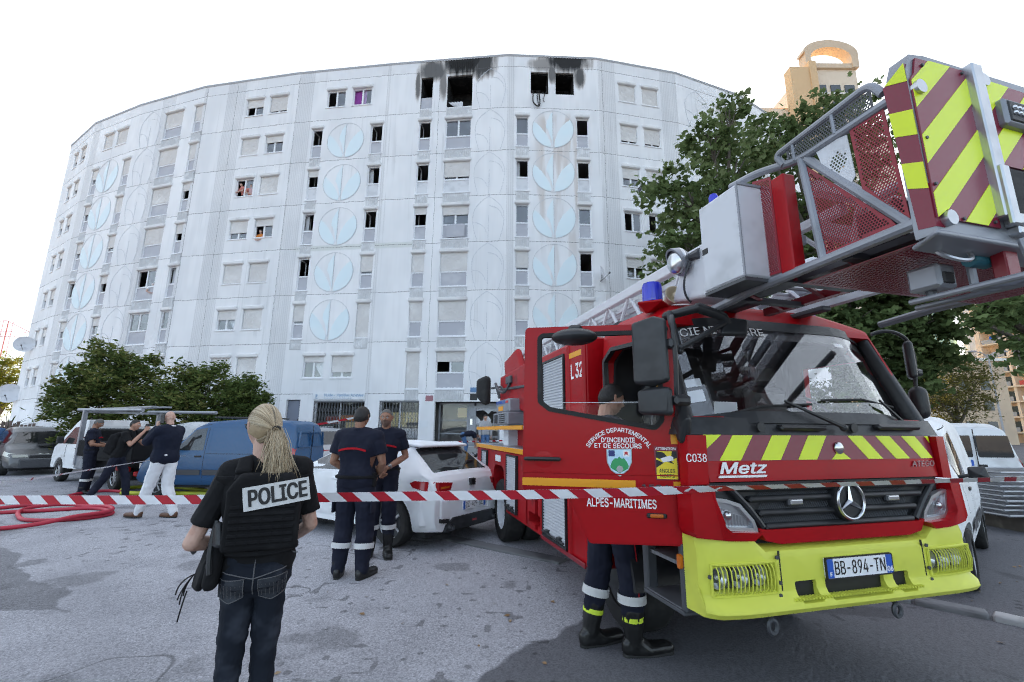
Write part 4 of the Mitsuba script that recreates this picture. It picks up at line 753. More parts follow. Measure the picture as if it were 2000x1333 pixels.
for s in (-1, 1):
    k = tp(TRK, 'step', [bx(s * 1.0 - 0.03, s * 1.0 + 0.03, 0.20, 0.25, 0.55, 0.93, 0.012), bx(s * 0.98 - 0.04, s * 0.98 + 0.04, 0.60, 0.66, 0.54, 0.93, 0.012), bx(min(s * 0.72, s * 1.03), max(s * 0.72, s * 1.03), 0.22, 0.64, 0.53, 0.552, 0.004), bx(min(s * 0.72, s * 1.03), max(s * 0.72, s * 1.03), 0.22, 0.64, 0.535, 0.565, 0.0) if False else bx(min(s * .7, s * .72), max(s * .7, s * .72), 0.2, 0.66, 0.54, 0.93)], 'dark_grey', label='cab entry steps')
    tp(k, 'tread', [bx(min(s * 0.76, s * 1.02), max(s * 0.76, s * 1.02), 0.25, 0.61, 0.555, 0.562)], 'tread_plate', smooth=False); tp(k, 'tread', [bx(min(s * 0.72, s * 0.99), max(s * 0.72, s * 0.99), 0.25, 0.61, 0.775, 0.797)], 'tread_plate', smooth=False)
    tp(k, 'marker_lamp', bx(s * 1.03 - 0.025, s * 1.03 + 0.025, 0.205, 0.235, 0.78, 0.86, 0.01), 'orange_lens')
# ---- bodywork behind the cab
def box_locker(v0, v1, z0, z1, mt='red_dull', x=1.1): return [bx(-x, x, v0, v1, z0, z1, 0.015)]
shut = lambda v0, v1, z0, z1, x: slats(0, v1 - v0, z0, z1, 0.0, 0.028).apply_transform(face((0, -1, 0), (0, 0, 1), (x, v1, 0)))
BK = tp(TRK, 'equipment_body', [bx(-1.08, 1.08, 1.34, 2.52, 0.46, 2.38, 0.02)], 'red_paint')
def rshut(parent, v0, v1, z0, z1, x=-1.096, bar=True):
    k = tp(parent, 'roller_shutter', shut(v0, v1, z0, z1, x), 'shutter_grey', smooth=False)
    tp(k, 'frame', sd(sbox(v0 - 0.02, z0 - 0.02, v1 + 0.02, z1 + 0.02).difference(sbox(v0, z0, v1, z1)), x - 0.018, 0.03), 'black_plastic', smooth=False)
    if bar:
        tp(k, 'lift_bar', [cyl((x - 0.03, v0 + 0.01, z0 + 0.03), (x - 0.03, v1 - 0.01, z0 + 0.03), 0.008, 8), bx(x - 0.042, x, v0 + 0.10, v0 + 0.17, z0 + 0.02, z0 + 0.06, 0.008), bx(x - 0.042, x, v1 - 0.17, v1 - 0.10, z0 + 0.02, z0 + 0.06, 0.008)], 'black_plastic')
    return k
rshut(BK, 1.80, 2.40, 0.53, 1.10); rshut(BK, 1.80, 2.38, 1.30, 2.27, bar=False)
tp(BK, 'amber_strip', sd(unary_union([sbox(1.36, 2.225, 1.70, 2.275)]), -1.083, 0.004), 'amber_film', smooth=False)
tp(BK, 'lettering', text('L 32', 0.13, True, 0.002, w=0.26).apply_transform(face((0, -1, 0), (0, 0, 1), (-1.081, 1.66, 2.03))), 'white_print', smooth=False)
tp(BK, 'post', [bx(-1.10, -1.04, 1.70, 1.78, 0.47, 2.36, 0.02), bx(-1.1, -1.04, 1.345, 1.40, 0.47, 2.36, 0.02)], 'red_paint')
tp(BK, 'edge_trim', [bx(-1.09, -1.06, 1.32, 1.345, 0.46, 1.12), bx(-1.105, -1.09, 1.40, 2.5, 0.46, 0.50, 0.005)], 'red_deep')
tp(BK, 'tank', [bx(-1.02, -0.7, 1.18, 1.30, 0.62, 0.98, 0.03)], 'grey_paint')
lower = man(bx(-1.09, 1.09, 2.535, 6.08, 0.47, 1.27, 0.012))
arch_cut = P((3.92, 0.3), (4.14, 1.02), (4.25, 1.06), (4.62, 1.06), (4.72, 1.0), (4.95, 0.3))
lower = lower - man(sd(arch_cut, -1.3, 0.75)) - man(sd(arch_cut, 0.55, 0.75)) - man(bx(-1.2, -0.7, 2.62, 2.72, 0.5, 1.2)) - man(bx(-1.2, -0.8, 3.0, 3.06, 0.5, 1.2)) - man(bx(-1.2, -0.9, 2.55, 2.95, 0.55, 0.66))
LK = tp(TRK, 'lower_lockers', lower, 'red_dull', smooth=30)
rshut(LK, 3.42, 3.88, 0.55, 1.22, -1.106); rshut(LK, 5.18, 5.55, 0.55, 1.22, -1.106, bar=False)
tp(LK, 'notice', sd(sbox(4.30, 1.11, 4.62, 1.20), -1.097, 0.004), 'sign_paper', smooth=False)
tp(TRK, 'deck', [bx(-1.10, 1.10, 2.535, 6.12, 1.275, 1.335, 0.01)], 'alu'); tp(TRK, 'amber_strip', [bx(-1.108, -1.099, 2.6, 6.1, 1.27, 1.33)], 'amber_film', smooth=False)
tp(TRK, 'control_platform', [bx(-1.06, -0.45, 3.3, 6.3, 1.575, 1.62, 0.01)], 'alu'); tp(TRK, 'amber_strip', [bx(-1.07, -1.059, 3.3, 6.3, 1.57, 1.625)], 'amber_film', smooth=False)
tp(TRK, 'platform_bracket', [bx(-0.98, -0.55, 3.4, 3.5, 1.335, 1.575), bx(-0.9, -0.55, 4.6, 4.9, 1.335, 1.575)], 'ladder_white')
# generator box with its print
gk = tp(TRK, 'generator', [bx(-1.04, -0.62, 4.15, 5.05, 1.64, 1.83, 0.02), bx(-1.0, -0.64, 4.2, 5.0, 1.83, 2.03, 0.02)], 'grey_paint', label='grey generator box with blue lettering')
tp(gk, 'lettering', text('EXPRESS', 0.05, True, 0.002, w=0.55).apply_transform(face((0, -1, 0), (0, 0, 1), (-1.003, 4.98, 1.965))), 'plate_blue', smooth=False)
tp(gk, 'sticker', [sd(sbox(4.25, 1.965, 4.4, 2.0), -1.004, 0.004), ], 'shield_red', smooth=False); tp(gk, 'sticker', sd(sbox(4.55, 1.86, 4.85, 1.93), -1.004, 0.004), 'amber_film', smooth=False); tp(gk, 'louvre', [sd(sbox(4.3, 1.67 + 0.03 * q, 4.65, 1.683 + 0.03 * q), -1.046, 0.004) for q in range(5)] + [sd(sbox(4.75, 1.67, 4.95, 1.8), -1.046, 0.004)], 'black_print', smooth=False)
# turret and ladder
tp(TRK, 'turret', [cyl((0, 4.6, 1.335), (0, 4.6, 1.75), 0.75, 28), bx(-0.75, 0.75, 3.7, 5.4, 1.75, 1.9, 0.03), *[hullspheres([(s * 0.66, 4.0, 1.9), (s * 0.66, 5.3, 1.9), (s * 0.66, 5.6, 2.75), (s * 0.66, 4.9, 2.85)], 0.06) for s in (-1, 1)]], 'red_dull')
tp(TRK, 'lifting_ram', [cyl((s * 0.5, 3.4, 1.75), (s * 0.5, 4.9, 2.6), 0.08, 12) for s in (-1, 1)], 'red_dull')
tp(TRK, 'side_arm', [hullspheres([(-0.80, 3.2, 1.75), (-0.80, 5.4, 2.05), (-0.8, 5.4, 2.45), (-0.80, 3.6, 2.5)], 0.04)], 'red_dull'); tp(TRK, 'side_arm_fitting', [tube([(-0.86, 3.3, 2.15), (-0.86, 5.3, 2.25)], 0.02, 6), bx(-0.88, -0.83, 4.6, 4.9, 2.3, 2.42, 0.01), tube(spline([(-0.86, 4.7, 2.3), (-0.95, 5.0, 2.2), (-0.95, 5.3, 2.35), (-0.9, 5.2, 2.1)], 14), 0.025, 6)], 'dark_grey')
k = tp(TRK, 'headrest_pad', hullspheres([(-1.0, 5.85, 2.10), (-1.0, 5.85, 2.46), (-1.08, 5.9, 2.2), (-1.08, 5.9, 2.42)], 0.09), 'rubber', smooth=50, label='black padded control mirror on a stalk'); tp(k, 'arm', [tube([(-0.95, 5.6, 2.3), (-0.85, 5.3, 2.3), (-0.8, 5.0, 2.15)], 0.02, 6)], 'dark_grey')
LD = tp(TRK, 'ladder', [*[bx(s * 0.5 - 0.035, s * 0.5 + 0.035, 0.4, 6.2, 2.83, 2.93, 0.01) for s in (-1, 1)], *[bx(s * 0.5 - 0.04, s * 0.5 + 0.04, 0.1, 6.2, 2.50, 2.58, 0.01) for s in (-1, 1)], *[bx(s * 0.5 - 0.012, s * 0.5 + 0.012, 0.3, 6.2, 2.84, 2.862) for s in (-1, 1)]], 'ladder_white')
for s in (-1, 1):
    for q, v in enumerate(np.arange(0.5, 6.0, 0.42)):
        tp(LD, 'strut', [tube([(s * 0.5, v, 2.58), (s * 0.5, v + 0.21, 2.86)], 0.018, 6), tube([(s * 0.5, v + 0.42, 2.58), (s * 0.5, v + 0.21, 2.86)], 0.018, 6)], 'ladder_white')
for v in np.arange(0.15, 6.0, 0.29): tp(LD, 'rung', cyl((-0.48, v, 2.54), (0.48, v, 2.54), 0.018, 8), 'alu')
tp(LD, 'inner_rail', [bx(s * 0.36 - 0.03, s * 0.36 + 0.03, -0.6, 6.0, 2.46, 2.53) for s in (-1, 1)] + [bx(s * 0.36 - 0.025, s * 0.36 + 0.025, -0.5, 6.0, 2.74, 2.79) for s in (-1, 1)] + [tube([(s * 0.36, v, 2.52), (s * 0.36, v + 0.2, 2.75)], 0.014, 6) for s in (-1, 1) for v in np.arange(-0.4, 5.5, 0.4)], 'ladder_white')
for s in (-1, 1):
    tp(LD, 'mid_rail', bx(s * 0.43 - 0.022, s * 0.43 + 0.022, -0.3, 6.0, 2.63, 2.69, 0.006), 'grey_paint'); tp(LD, 'mid_rail', bx(s * 0.44 - 0.015, s * 0.44 + 0.015, 0.2, 6.0, 2.76, 2.81, 0.004), 'ladder_white')
    tp(LD, 'cable_tray', bx(s * 0.30 - 0.04, s * 0.30 + 0.04, 0.2, 6.0, 2.42, 2.455, 0.006), 'dark_grey')
for v in np.arange(0.3, 6.0, 0.29): tp(LD, 'rung', cyl((-0.42, v, 2.66), (0.42, v, 2.66), 0.016, 8), 'alu')
tp(LD, 'cable', [tube(spline([(-0.55, v, 2.62), (-0.57, v + 0.35, 2.58), (-0.55, v + 0.7, 2.62)], 8), 0.014, 5) for v in np.arange(0.3, 5, 0.7)], 'dark_grey', kind='stuff')
# ladder head: cover, box, perforated guards
tp(TRK, 'ladder_head_cover', hullspheres([(-0.72, 0.50, 2.50), (-0.72, 0.36, 2.74), (-0.72, 0.0, 2.76), (-0.72, 0.0, 2.42), (-0.5, 0.3, 2.7), (-0.5, 0.2, 2.42)], 0.03), 'ladder_white', smooth=40)
hk = tp(TRK, 'ladder_head_box', man(bx(-0.90, -0.60, -0.325, 0.0, 2.38, 2.93, 0.012)), 'ladder_white', label='scuffed white equipment box on the ladder head')
tp(hk, 'trim', [bx(-0.903, -0.897, -0.33, -0.318, 2.38, 2.93), bx(-0.903, -0.60, -0.331, -0.324, 2.92, 2.935)], 'grey_paint'); tp(hk, 'slot', sd(sbox(-0.06, 2.615, -0.012, 2.65), -0.902, 0.004), 'black_print', smooth=False)
tp(hk, 'underside', bx(-0.895, -0.6, -0.32, 0.0, 2.36, 2.379), 'dark_grey')
def perf(v0poly, x, pitch=0.0135, hole=0.0054, margin=0.009, th=0.004):
    m = hexplate(Polygon([(-a, b) for a, b in v0poly]), pitch, hole, th, margin); m.apply_transform(face((0, -1, 0), (0, 0, 1), (x + th, 0, 0))); return m
tp(TRK, 'perforated_guard', perf([(-0.275, 2.99), (-0.275, 2.40), (-0.40, 2.39), (-0.40, 2.95)], -0.735), 'red_guard', smooth=False, label='tall red perforated guard behind the white box')
tp(TRK, 'guard_post', [bx(-0.74, -0.66, -0.485, -0.402, 2.375, 2.925, 0.006)], 'red_paint')
k = tp(TRK, 'searchlight', lathe([(0.0, 0.085), (0.045, 0.075), (0.085, 0.04), (0.10, 0.0), (0.106, -0.014), (0.108, -0.028), (0.092, -0.028)]).apply_transform(mtx((-0.80, 0.36, 2.735)) @ np.array([[0.5, 0.2, 0.8, 0], [0.0, 0.97, -0.2, 0], [-0.85, 0.1, 0.5, 0], [0, 0, 0, 1]]) @ np.diag([1, 1, 1, 1])), 'grey_paint')
tp(k, 'lens', ball([0, 0, 0], 0.094, 2).apply_transform(mtx((-0.815, 0.355, 2.73)) @ np.diag([0.5, 1, 1, 1])), 'lamp_silver', smooth=True); tp(k, 'arm', [tube([(-0.78, 0.33, 2.735), (-0.76, 0.24, 2.735), (-0.745, 0.2, 2.735)], [0.02, 0.03, 0.04], 8), tube(spline([(-0.78, 0.26, 2.70), (-0.80, 0.30, 2.6), (-0.78, 0.34, 2.5), (-0.72, 0.36, 2.44)], 16), 0.008, 5)], 'dark_grey')
k = tp(TRK, 'beacon', lathe([(0, 0), (0.028, 0), (0.028, 0.06), (0.022, 0.075), (0, 0.08)]).apply_translation([-0.80, -0.03, 2.955]), 'blue_lens')
# ---- rescue cage in front of the ladder head
def fillet(pts, r=0.05, n=6):
    p = [np.asarray(q, float) for q in pts]; o = [p[0]]
    for a, b, c in zip(p[:-2], p[1:-1], p[2:]):
        u, v = unit_(a - b), unit_(c - b); rr = min(r, np.linalg.norm(a - b) * .45, np.linalg.norm(c - b) * .45)
        for t in np.linspace(0, 1, n): o.append((1 - t) ** 2 * (b + u * rr) + 2 * t * (1 - t) * b + t * t * (b + v * rr))
    return np.array(o + [p[-1]])
def unit_(v): return v / (np.linalg.norm(v) + 1e-12)
CG = tp(TRK, 'rescue_cage', [
    *[tube([(s * 0.72, 0.15, 2.33), (s * 0.72, -0.2, 2.36), (s * 0.72, -1.03, 2.375)], 0.026, 10) for s in (-1, 1)],
    *[tube(fillet([(s * 0.72, -0.10, 3.06), (s * 0.72, -0.30, 3.035), (s * 0.72, -0.57, 2.945), (s * 0.72, -1.02, 2.945)], 0.09), 0.022, 10) for s in (-1, 1)],
    *[tube([(s * 0.72, -0.585, 2.945), (s * 0.72, -0.63, 2.375)], 0.022, 10) for s in (-1, 1)],
    *[tube([(s * 0.715, -0.61, 2.93), (s * 0.715, -1.0, 2.39)], 0.022, 10) for s in (-1, 1)],
    *[tube(fillet([(s * 0.73, -0.49, 2.965), (s * 0.735, -0.45, 3.045), (s * 0.735, -0.96, 3.07), (s * 0.73, -1.0, 2.99)], 0.045), 0.018, 10) for s in (-1, 1)],
    *[tube([(s * 0.735, v, 2.95), (s * 0.74, v, 3.05)], 0.010, 6) for s in (-1, 1) for v in (-0.56, -0.78)],
    bx(-0.72, 0.72, -1.10, -1.0, 2.345, 2.365)], 'grey_paint', label='rescue cage at the ladder tip')
tp(CG, 'perforated_guard', perf([(-0.60, 2.90), (-0.625, 2.385), (-0.96, 2.40), (-0.945, 2.43)], -0.725), 'red_guard', smooth=False)
tp(CG, 'perforated_guard', perf([(-0.84, 2.925), (-0.99, 2.935), (-1.015, 2.385), (-0.99, 2.40), (-0.855, 2.62)], -0.726), 'red_guard', smooth=False)
for q_ in ([(-0.45, 2.92), (-0.63, 2.39), (-0.98, 2.39), (-0.98, 2.93)],):
    tp(CG, 'far_guard', perf(q_, 0.70), 'red_deep', smooth=False)
tp(CG, 'control_console', [hullspheres([(-0.25, -0.95, 2.40), (0.25, -0.95, 2.40), (-0.25, -0.75, 2.40), (0.25, -0.75, 2.4), (-0.2, -0.9, 2.78), (0.2, -0.9, 2.78), (-0.2, -0.8, 2.72), (0.2, -0.8, 2.72)], 0.03), bx(-0.6, -0.35, -0.9, -0.7, 2.37, 2.6, 0.03)], 'dark_grey')
tp(CG, 'inner_frame', [tube([(-0.55, -0.65, 2.37), (-0.55, -0.72, 2.62), (-0.35, -0.75, 2.75)], 0.03, 8), tube([(0.55, -0.65, 2.37), (0.55, -0.72, 2.9)], 0.03, 8), bx(-0.6, 0.6, -0.55, -0.5, 2.55, 2.63), bx(-0.6, 0.6, -0.56, -0.5, 2.80, 2.86)], 'ladder_white')
plate = Polygon([(0.665, 2.955), (0.825, 2.915), (0.835, 2.70), (0.80, 2.66), (0.76, 2.73), (0.70, 2.80)])
holes = [Point(0.765 + 0.016 * i + 0.008 * (j % 2), 2.76 + 0.014 * j).buffer(0.0062, 2) for j in range(8) for i in range(-3, 4) if abs(i) <= 3 - abs(j - 3.5) * 0.6]
pm = prism(plate.difference(unary_union(holes)), 0.004); pm.apply_transform(face((0, -1, 0), (0, 0, 1), (-0.722, 0, 0))); tp(CG, 'side_plate', pm, 'ladder_white', smooth=False)
tp(CG, 'handrail_mesh', [hexplate(sbox(0.0, 2.955, 0.44, 3.04), 0.014, 0.0056, 0.003, 0.004).apply_transform(face((0, -1, 0), (0, 0, 1), (-0.735, -0.52, 0)))], 'dark_grey', smooth=False)
# striped side strip and front plates
sidep = [(-1.012, 3.0), (-1.10, 3.05), (-1.104, 2.325), (-1.045, 2.335)]
ck = tp(CG, 'side_panel', sd(P(*sidep), -0.745, 0.05), 'red_film', smooth=False)
for z in (2.45, 2.685, 2.93):
    q = P(*sidep).intersection(P((-0.98, z - 0.02 + 0.115), (-1.15, z + 0.01), (-1.15, z + 0.115 + 0.01), (-0.98, z + 0.115 + 0.09)))
    if q.area > 1e-5: tp(ck, 'yellow_stripe', sd(q, -0.7475, 0.003), 'lime_film', smooth=False)
def cp(parent, name, mesh, mt, **k): return put(parent, name, tm(mesh), mt, M=TM @ mtx((0, 0.022, 0)), **k)
frame_p = P((-0.744, 2.335), (-0.744, 3.02), (-0.71, 3.10), (-0.62, 3.115), (0.62, 3.115), (0.745, 3.0), (0.775, 2.335), (0.74, 2.30), (-0.74, 2.30))
cp(CG, 'front_frame', fr(frame_p, -1.125, 0.075), 'grey_paint', smooth=30)
pl = P((-0.738, 2.36), (-0.738, 2.97), (-0.715, 3.0), (-0.69, 3.08), (-0.40, 3.09), (-0.385, 2.36), (-0.66, 2.36), (-0.68, 2.40)); pr = P((-0.34, 3.075), (0.7, 3.06), (0.72, 2.9), (0.72, 2.66), (-0.33, 2.66))
for p_, nm in ((pl, 'front_plate'), (pr, 'front_plate')):
    k = cp(CG, nm, fr(p_, -1.134, 0.008), 'red_film', smooth=False)
    if p_ is pl: bands = [P((x, 2.2), (x + 0.125, 2.2), (x + 1.0 + 0.125, 3.2), (x + 1.0, 3.2)) for x in np.arange(-2.0, 0.6, 0.25)]
    else: bands = [P((x, 2.2), (x + 0.125, 2.2), (x + 1.125, 3.2), (x + 1.0, 3.2)) for x in np.arange(-1.12, 0.0, 0.25)] + [P((x + 1.0, 2.2), (x + 1.125, 2.2), (x + 0.125, 3.2), (x, 3.2)) for x in np.arange(-0.2, 1.0, 0.25)]
    for b in bands:
        q = b.intersection(p_ if p_ is pl else p_.intersection(sbox(-2, 0, 0.05, 9) if b.centroid.x < 0.05 and bands.index(b) < 5 else sbox(0.05, 0, 2, 9)))
        if q.area > 1e-4: cp(k, 'yellow_stripe', fr(q, -1.1365, 0.003), 'lime_film', smooth=False)
cp(CG, 'centre_post', [bx(-0.40, -0.335, -1.165, -1.11, 2.40, 3.11, 0.006), bx(-0.395, -0.345, -1.18, -1.16, 2.36, 2.62, 0.006)], 'alu')
for x, z in ((-0.71, 2.93), (-0.30, 3.06), (-0.685, 2.36)):
    cp(CG, 'roller', [cyl((x, -1.150, z), (x, -1.12, z), 0.030, 18)], 'alu')
cp(CG, 'screw', [cyl((x, -1.141, z), (x, -1.13, z), 0.007, 8) for x, z in ((-0.66, 3.05), (-0.42, 3.07), (-0.72, 2.5), (-0.72, 2.7), (-0.42, 2.38), (-0.6, 2.37), (-0.31, 2.9), (-0.31, 2.7))], 'dark_grey')
k = cp(CG, 'floodlight', bx(-0.245, 0.1, -1.165, -1.12, 2.845, 2.975, 0.012), 'grey_paint'); cp(k, 'lens', bx(-0.23, 0.085, -1.17, -1.15, 2.86, 2.96, 0.006), 'black_print'); cp(k, 'led_cell', [ball([x, -1.17, z], 0.011, 1) for x in np.arange(-0.20, 0.08, 0.028) for z in (2.90, 2.925)], 'lamp_silver')
cp(CG, 'black_cover', [hullspheres([(-0.30, -1.12, 2.63), (0.66, -1.12, 2.63), (-0.30, -1.12, 2.42), (0.66, -1.12, 2.42)], 0.025)], 'rubber')
tp(CG, 'base_lip', [hullspheres([(-0.74, -1.10, 2.30), (0.74, -1.10, 2.30), (-0.70, -1.0, 2.285), (0.70, -1.0, 2.285)], 0.012)], 'grey_paint')
tp(CG, 'floor_guard', [hexplate(sbox(-0.66, -1.0, 0.66, -0.45), 0.024, 0.008, 0.004, 0.02).apply_translation([0, 0, 2.315])], 'red_deep', smooth=False)
tp(CG, 'grab_handle', [tube(spline([(-0.60, -1.0, 2.29), (-0.585, -1.03, 2.25), (-0.48, -1.05, 2.245), (-0.46, -1.03, 2.29)], 16), 0.009, 6)], 'alu')
tp(CG, 'underframe', [bx(-0.6, -0.54, -0.95, 0.3, 2.36, 2.39), bx(0.5, 0.56, -0.95, 0.2, 2.52, 2.56), *[bx(-0.7, -0.2, v, v + 0.05, 2.34, 2.37) for v in (-0.75, -0.4, -0.05)]], 'dark_grey')
tp(CG, 'underframe', [bx(-0.22, -0.17, -0.95, 0.25, 2.35, 2.40), *[tube([(-0.66, v, 2.36), (-0.22, v + 0.2, 2.36)], 0.014, 6) for v in (-0.7, -0.4, -0.1)], *[tube([(-0.2, v, 2.38), (0.5, v + 0.1, 2.54)], 0.016, 6) for v in (-0.8, -0.4)]], 'red_deep')
tp(CG, 'corner_box', [bx(-0.345, -0.25, -1.15, -1.10, 2.37, 2.42, 0.006), bx(-0.33, 0.3, -1.14, -1.09, 2.335, 2.37, 0.006)], 'alu')
# swing-down step, camera and rubber-capped gear under the cage
tp(CG, 'step_tube', [tube([(-0.43, -0.78, 2.14), (-0.43, -1.25, 2.14)], 0.014, 10), tube([(-0.30, -0.72, 2.14), (-0.30, -1.25, 2.14)], 0.013, 10), tube([(-0.43, -1.0, 2.14), (-0.36, -1.1, 2.14), (-0.36, -1.25, 2.17)], 0.018, 8), tube([(-0.36, -0.98, 2.14), (-0.36, -0.98, 2.30)], 0.016, 8), tube([(-0.36, -1.17, 2.15), (-0.36, -1.15, 2.30)], 0.016, 8)], 'grey_paint')
k = tp(CG, 'camera_housing', [bx(-0.47, -0.36, -0.93, -0.80, 2.17, 2.28, 0.015)], 'grey_paint'); tp(k, 'lens', bx(-0.455, -0.395, -0.94, -0.925, 2.185, 2.235, 0.004), 'black_print'); tp(k, 'mount', cyl((-0.42, -0.86, 2.13), (-0.42, -0.86, 2.18), 0.02, 8), 'dark_grey')
tp(CG, 'red_bracket', [bx(-0.33, -0.25, -1.08, -1.03, 2.14, 2.31, 0.005)], 'red_deep')
mat('teal_cap', (0.02, 0.13, 0.17), 0.5); tp(CG, 'hose_coupling', [cyl((-0.40, -1.0, 2.265), (-0.30, -1.0, 2.265), 0.028, 12)], 'teal_cap')
# ---- beacons and horns on the cab roof
for s, vb, x in ((-1, 0.55, -0.90), (1, 0.80, 0.80)):
    tp(TRK, 'beacon_base', [hullspheres([(x - s * 0.0 - 0.11, vb, 2.46), (x + 0.12, vb, 2.46), (x, vb - 0.1, 2.46), (x, vb + .15, 2.46), (x - 0.05, vb, 2.40)], 0.012)], 'red_paint')
    k = tp(TRK, 'beacon', lathe([(0, 0), (0.068, 0), (0.072, 0.02), (0.07, 0.12), (0.062, 0.142), (0.04, 0.15), (0, 0.152)]).apply_translation([x, vb, 2.475]), 'blue_lens', label='blue rotating beacon on the cab roof')
    hx_ = x + (0.19 if s < 0 else -0.21)
    hm = np.array([[1, 0, 0, hx_], [0, 0.2, 0.98, vb - 0.02], [0, 0.98, -0.2, 2.545], [0, 0, 0, 1]])
    tp(TRK, 'loudspeaker_horn', [lathe([(0.018, 0.17), (0.03, 0.12), (0.05, 0.05), (0.075, 0.0), (0.07, 0.0), (0.045, 0.05), (0.012, 0.11)]).apply_transform(np.diag([1.25, 1, 1, 1])).apply_transform(hm @ np.diag([1, 1, 1, 1])), ball([hx_, vb - 0.01, 2.545], 0.022, 2), cyl((hx_, vb + 0.1, 2.44), (hx_, vb + 0.1, 2.54), 0.02, 8)], 'cream_plastic')
# ================================================================ cars and vans
def chaikin(p, n=2):
    for _ in range(n):
        a = p[:-1] * 0.78 + p[1:] * 0.22; b = p[:-1] * 0.22 + p[1:] * 0.78
        q = np.empty((2 * len(a) + 2, 2)); q[0] = p[0]; q[-1] = p[-1]; q[1:-1:2] = a; q[2:-1:2] = b; p = q
    return p
class Car:
    """body lofted from a side profile; local frame x forward, y to its left, z up"""
    def __init__(s, name, label, group, loc, heading, paint, prof, W, zb=0.2, belt=0.9, tum=0.80, wheels=(), R=0.31, taper=(0.10, 0.10), rim='alu', spokes=5, cat='car'):
        s.k = thing(name, label, cat, group); s.M = mtx((loc[0], loc[1], loc[2] if len(loc) > 2 else 0), math.atan2(heading[1], heading[0])); s.prof = np.array(prof, float); s.W, s.zb, s.belt, s.tum = W / 2, zb, belt, tum
        s.x0, s.x1 = s.prof[0, 0], s.prof[-1, 0]; s.taper = taper; s.N = 0
        xs = np.unique(np.r_[np.linspace(s.x0, s.x1, 70), s.prof[:, 0], s.x0 + 0.02, s.x0 + 0.06, s.x1 - 0.02, s.x1 - 0.06])
        S = [s.section(x) for x in xs]; n = len(S[0]); rows = []
        for x, c in zip(xs, S): rows.append(np.vstack([np.c_[np.full(n, x), c], np.c_[np.full(n - 2, x), -c[1:-1][::-1, 0], c[1:-1][::-1, 1]]]))
        m = len(rows[0]); k = len(xs); v = np.vstack(rows); i, j = np.meshgrid(np.arange(k - 1), np.arange(m), indexing='ij'); j2 = (j + 1) % m
        q = np.stack([i * m + j, (i + 1) * m + j, (i + 1) * m + j2, i * m + j2], -1).reshape(-1, 4); f = np.vstack([q[:, [0, 1, 2]], q[:, [0, 2, 3]]])
        v = np.vstack([v, rows[0].mean(0), rows[-1].mean(0)]); jj = np.arange(m)
        f = np.vstack([f, np.stack([jj, (jj + 1) % m, jj * 0 + k * m], 1), np.stack([(k - 1) * m + (jj + 1) % m, (k - 1) * m + jj, jj * 0 + k * m + 1], 1)])
        mesh = trimesh.Trimesh(v, f, process=False); trimesh.repair.fix_normals(mesh); b = man(mesh)
        for wx in wheels:
            for sd_ in (-1, 1):
                b = b - man(cyl((wx, sd_ * (s.W + 0.1), R), (wx, sd_ * (s.W - 0.28), R), R + 0.055, 28))
        s.put('body', b, paint, smooth=32)
        for wx in wheels:
            for sd_ in (1, -1):
                A = np.array([[1.0, 0, 0, 0], [0, 0, sd_, 0], [0, 1.0, 0, 0], [0, 0, 0, 1]])
                wheel(lambda par, nm, m_, mt, **kw: put(par, nm, m_, mt, M=s.M, **kw), s.k, (wx, sd_ * (s.W - 0.11), R), R, 0.2, A, rim, spokes=spokes, rr=0.66)
        s.put('underbody', bx(s.x0 + 0.25, s.x1 - 0.25, -s.W * 0.8, s.W * 0.8, zb - 0.04, zb + 0.05), 'dark_room')
    def put(s, nm, m, mt, par=None, **kw): return put(par or s.k, nm, m, mt, M=s.M, **kw)
    def section(s, x):
        zt = float(np.interp(x, s.prof[:, 0], s.prof[:, 1])); belt = s.belt if np.isscalar(s.belt) else float(np.interp(x, *zip(*s.belt)))
        L = s.x1 - s.x0; u = max(0, (s.x0 + 0.9 - x) / 0.9); w = max(0, (x - s.x1 + 0.9) / 0.9)
        W = s.W * (1 - s.taper[0] * u ** 2.5 - s.taper[1] * w ** 2.5); t = float(np.clip((zt - belt - 0.04) / 0.3, 0, 1)); zb = s.zb + 0.05 * (u ** 3 + w ** 3)
        sh = min(belt, zt - 0.07); top = W * (1 - (1 - s.tum) * t)
        p = np.array([(0, zb), (W * 0.88, zb), (W * 0.965, zb + 0.1), (W, zb + (sh - zb) * 0.45), (W * 0.995, zb + (sh - zb) * 0.75), (W * (0.955 + 0.02 * t), sh), (top * (0.99 if t > 0 else 0.9), max(zt - 0.10 * (0.4 + 0.6 * t), sh + 0.01)), (top * 0.86, zt - 0.018), (top * 0.45, zt - 0.003), (0, zt)])
        return chaikin(p)
    def side_y(s, x, z):
        c = s.section(x); i = np.argmax(c[:, 1] > s.zb + 0.12) ; c = c[max(i - 1, 0):]; return float(np.interp(z, c[:, 1], c[:, 0]))
    def top_z(s, x, y):
        c = s.section(x)[::-1]; k = len(c) // 2; return float(np.interp(abs(y), c[:k, 0], c[:k, 1]))
    def side(s, poly, off=0.004, sg=1, th=0.004):
        """polygon in (x, z) laid on the flank"""
        poly = Polygon(poly) if not hasattr(poly, 'geoms') and not isinstance(poly, Polygon) else poly
        return s._lay(poly, lambda x, z: (x, sg * (s.side_y(x, z) + off), z), 'x', flip=sg > 0)
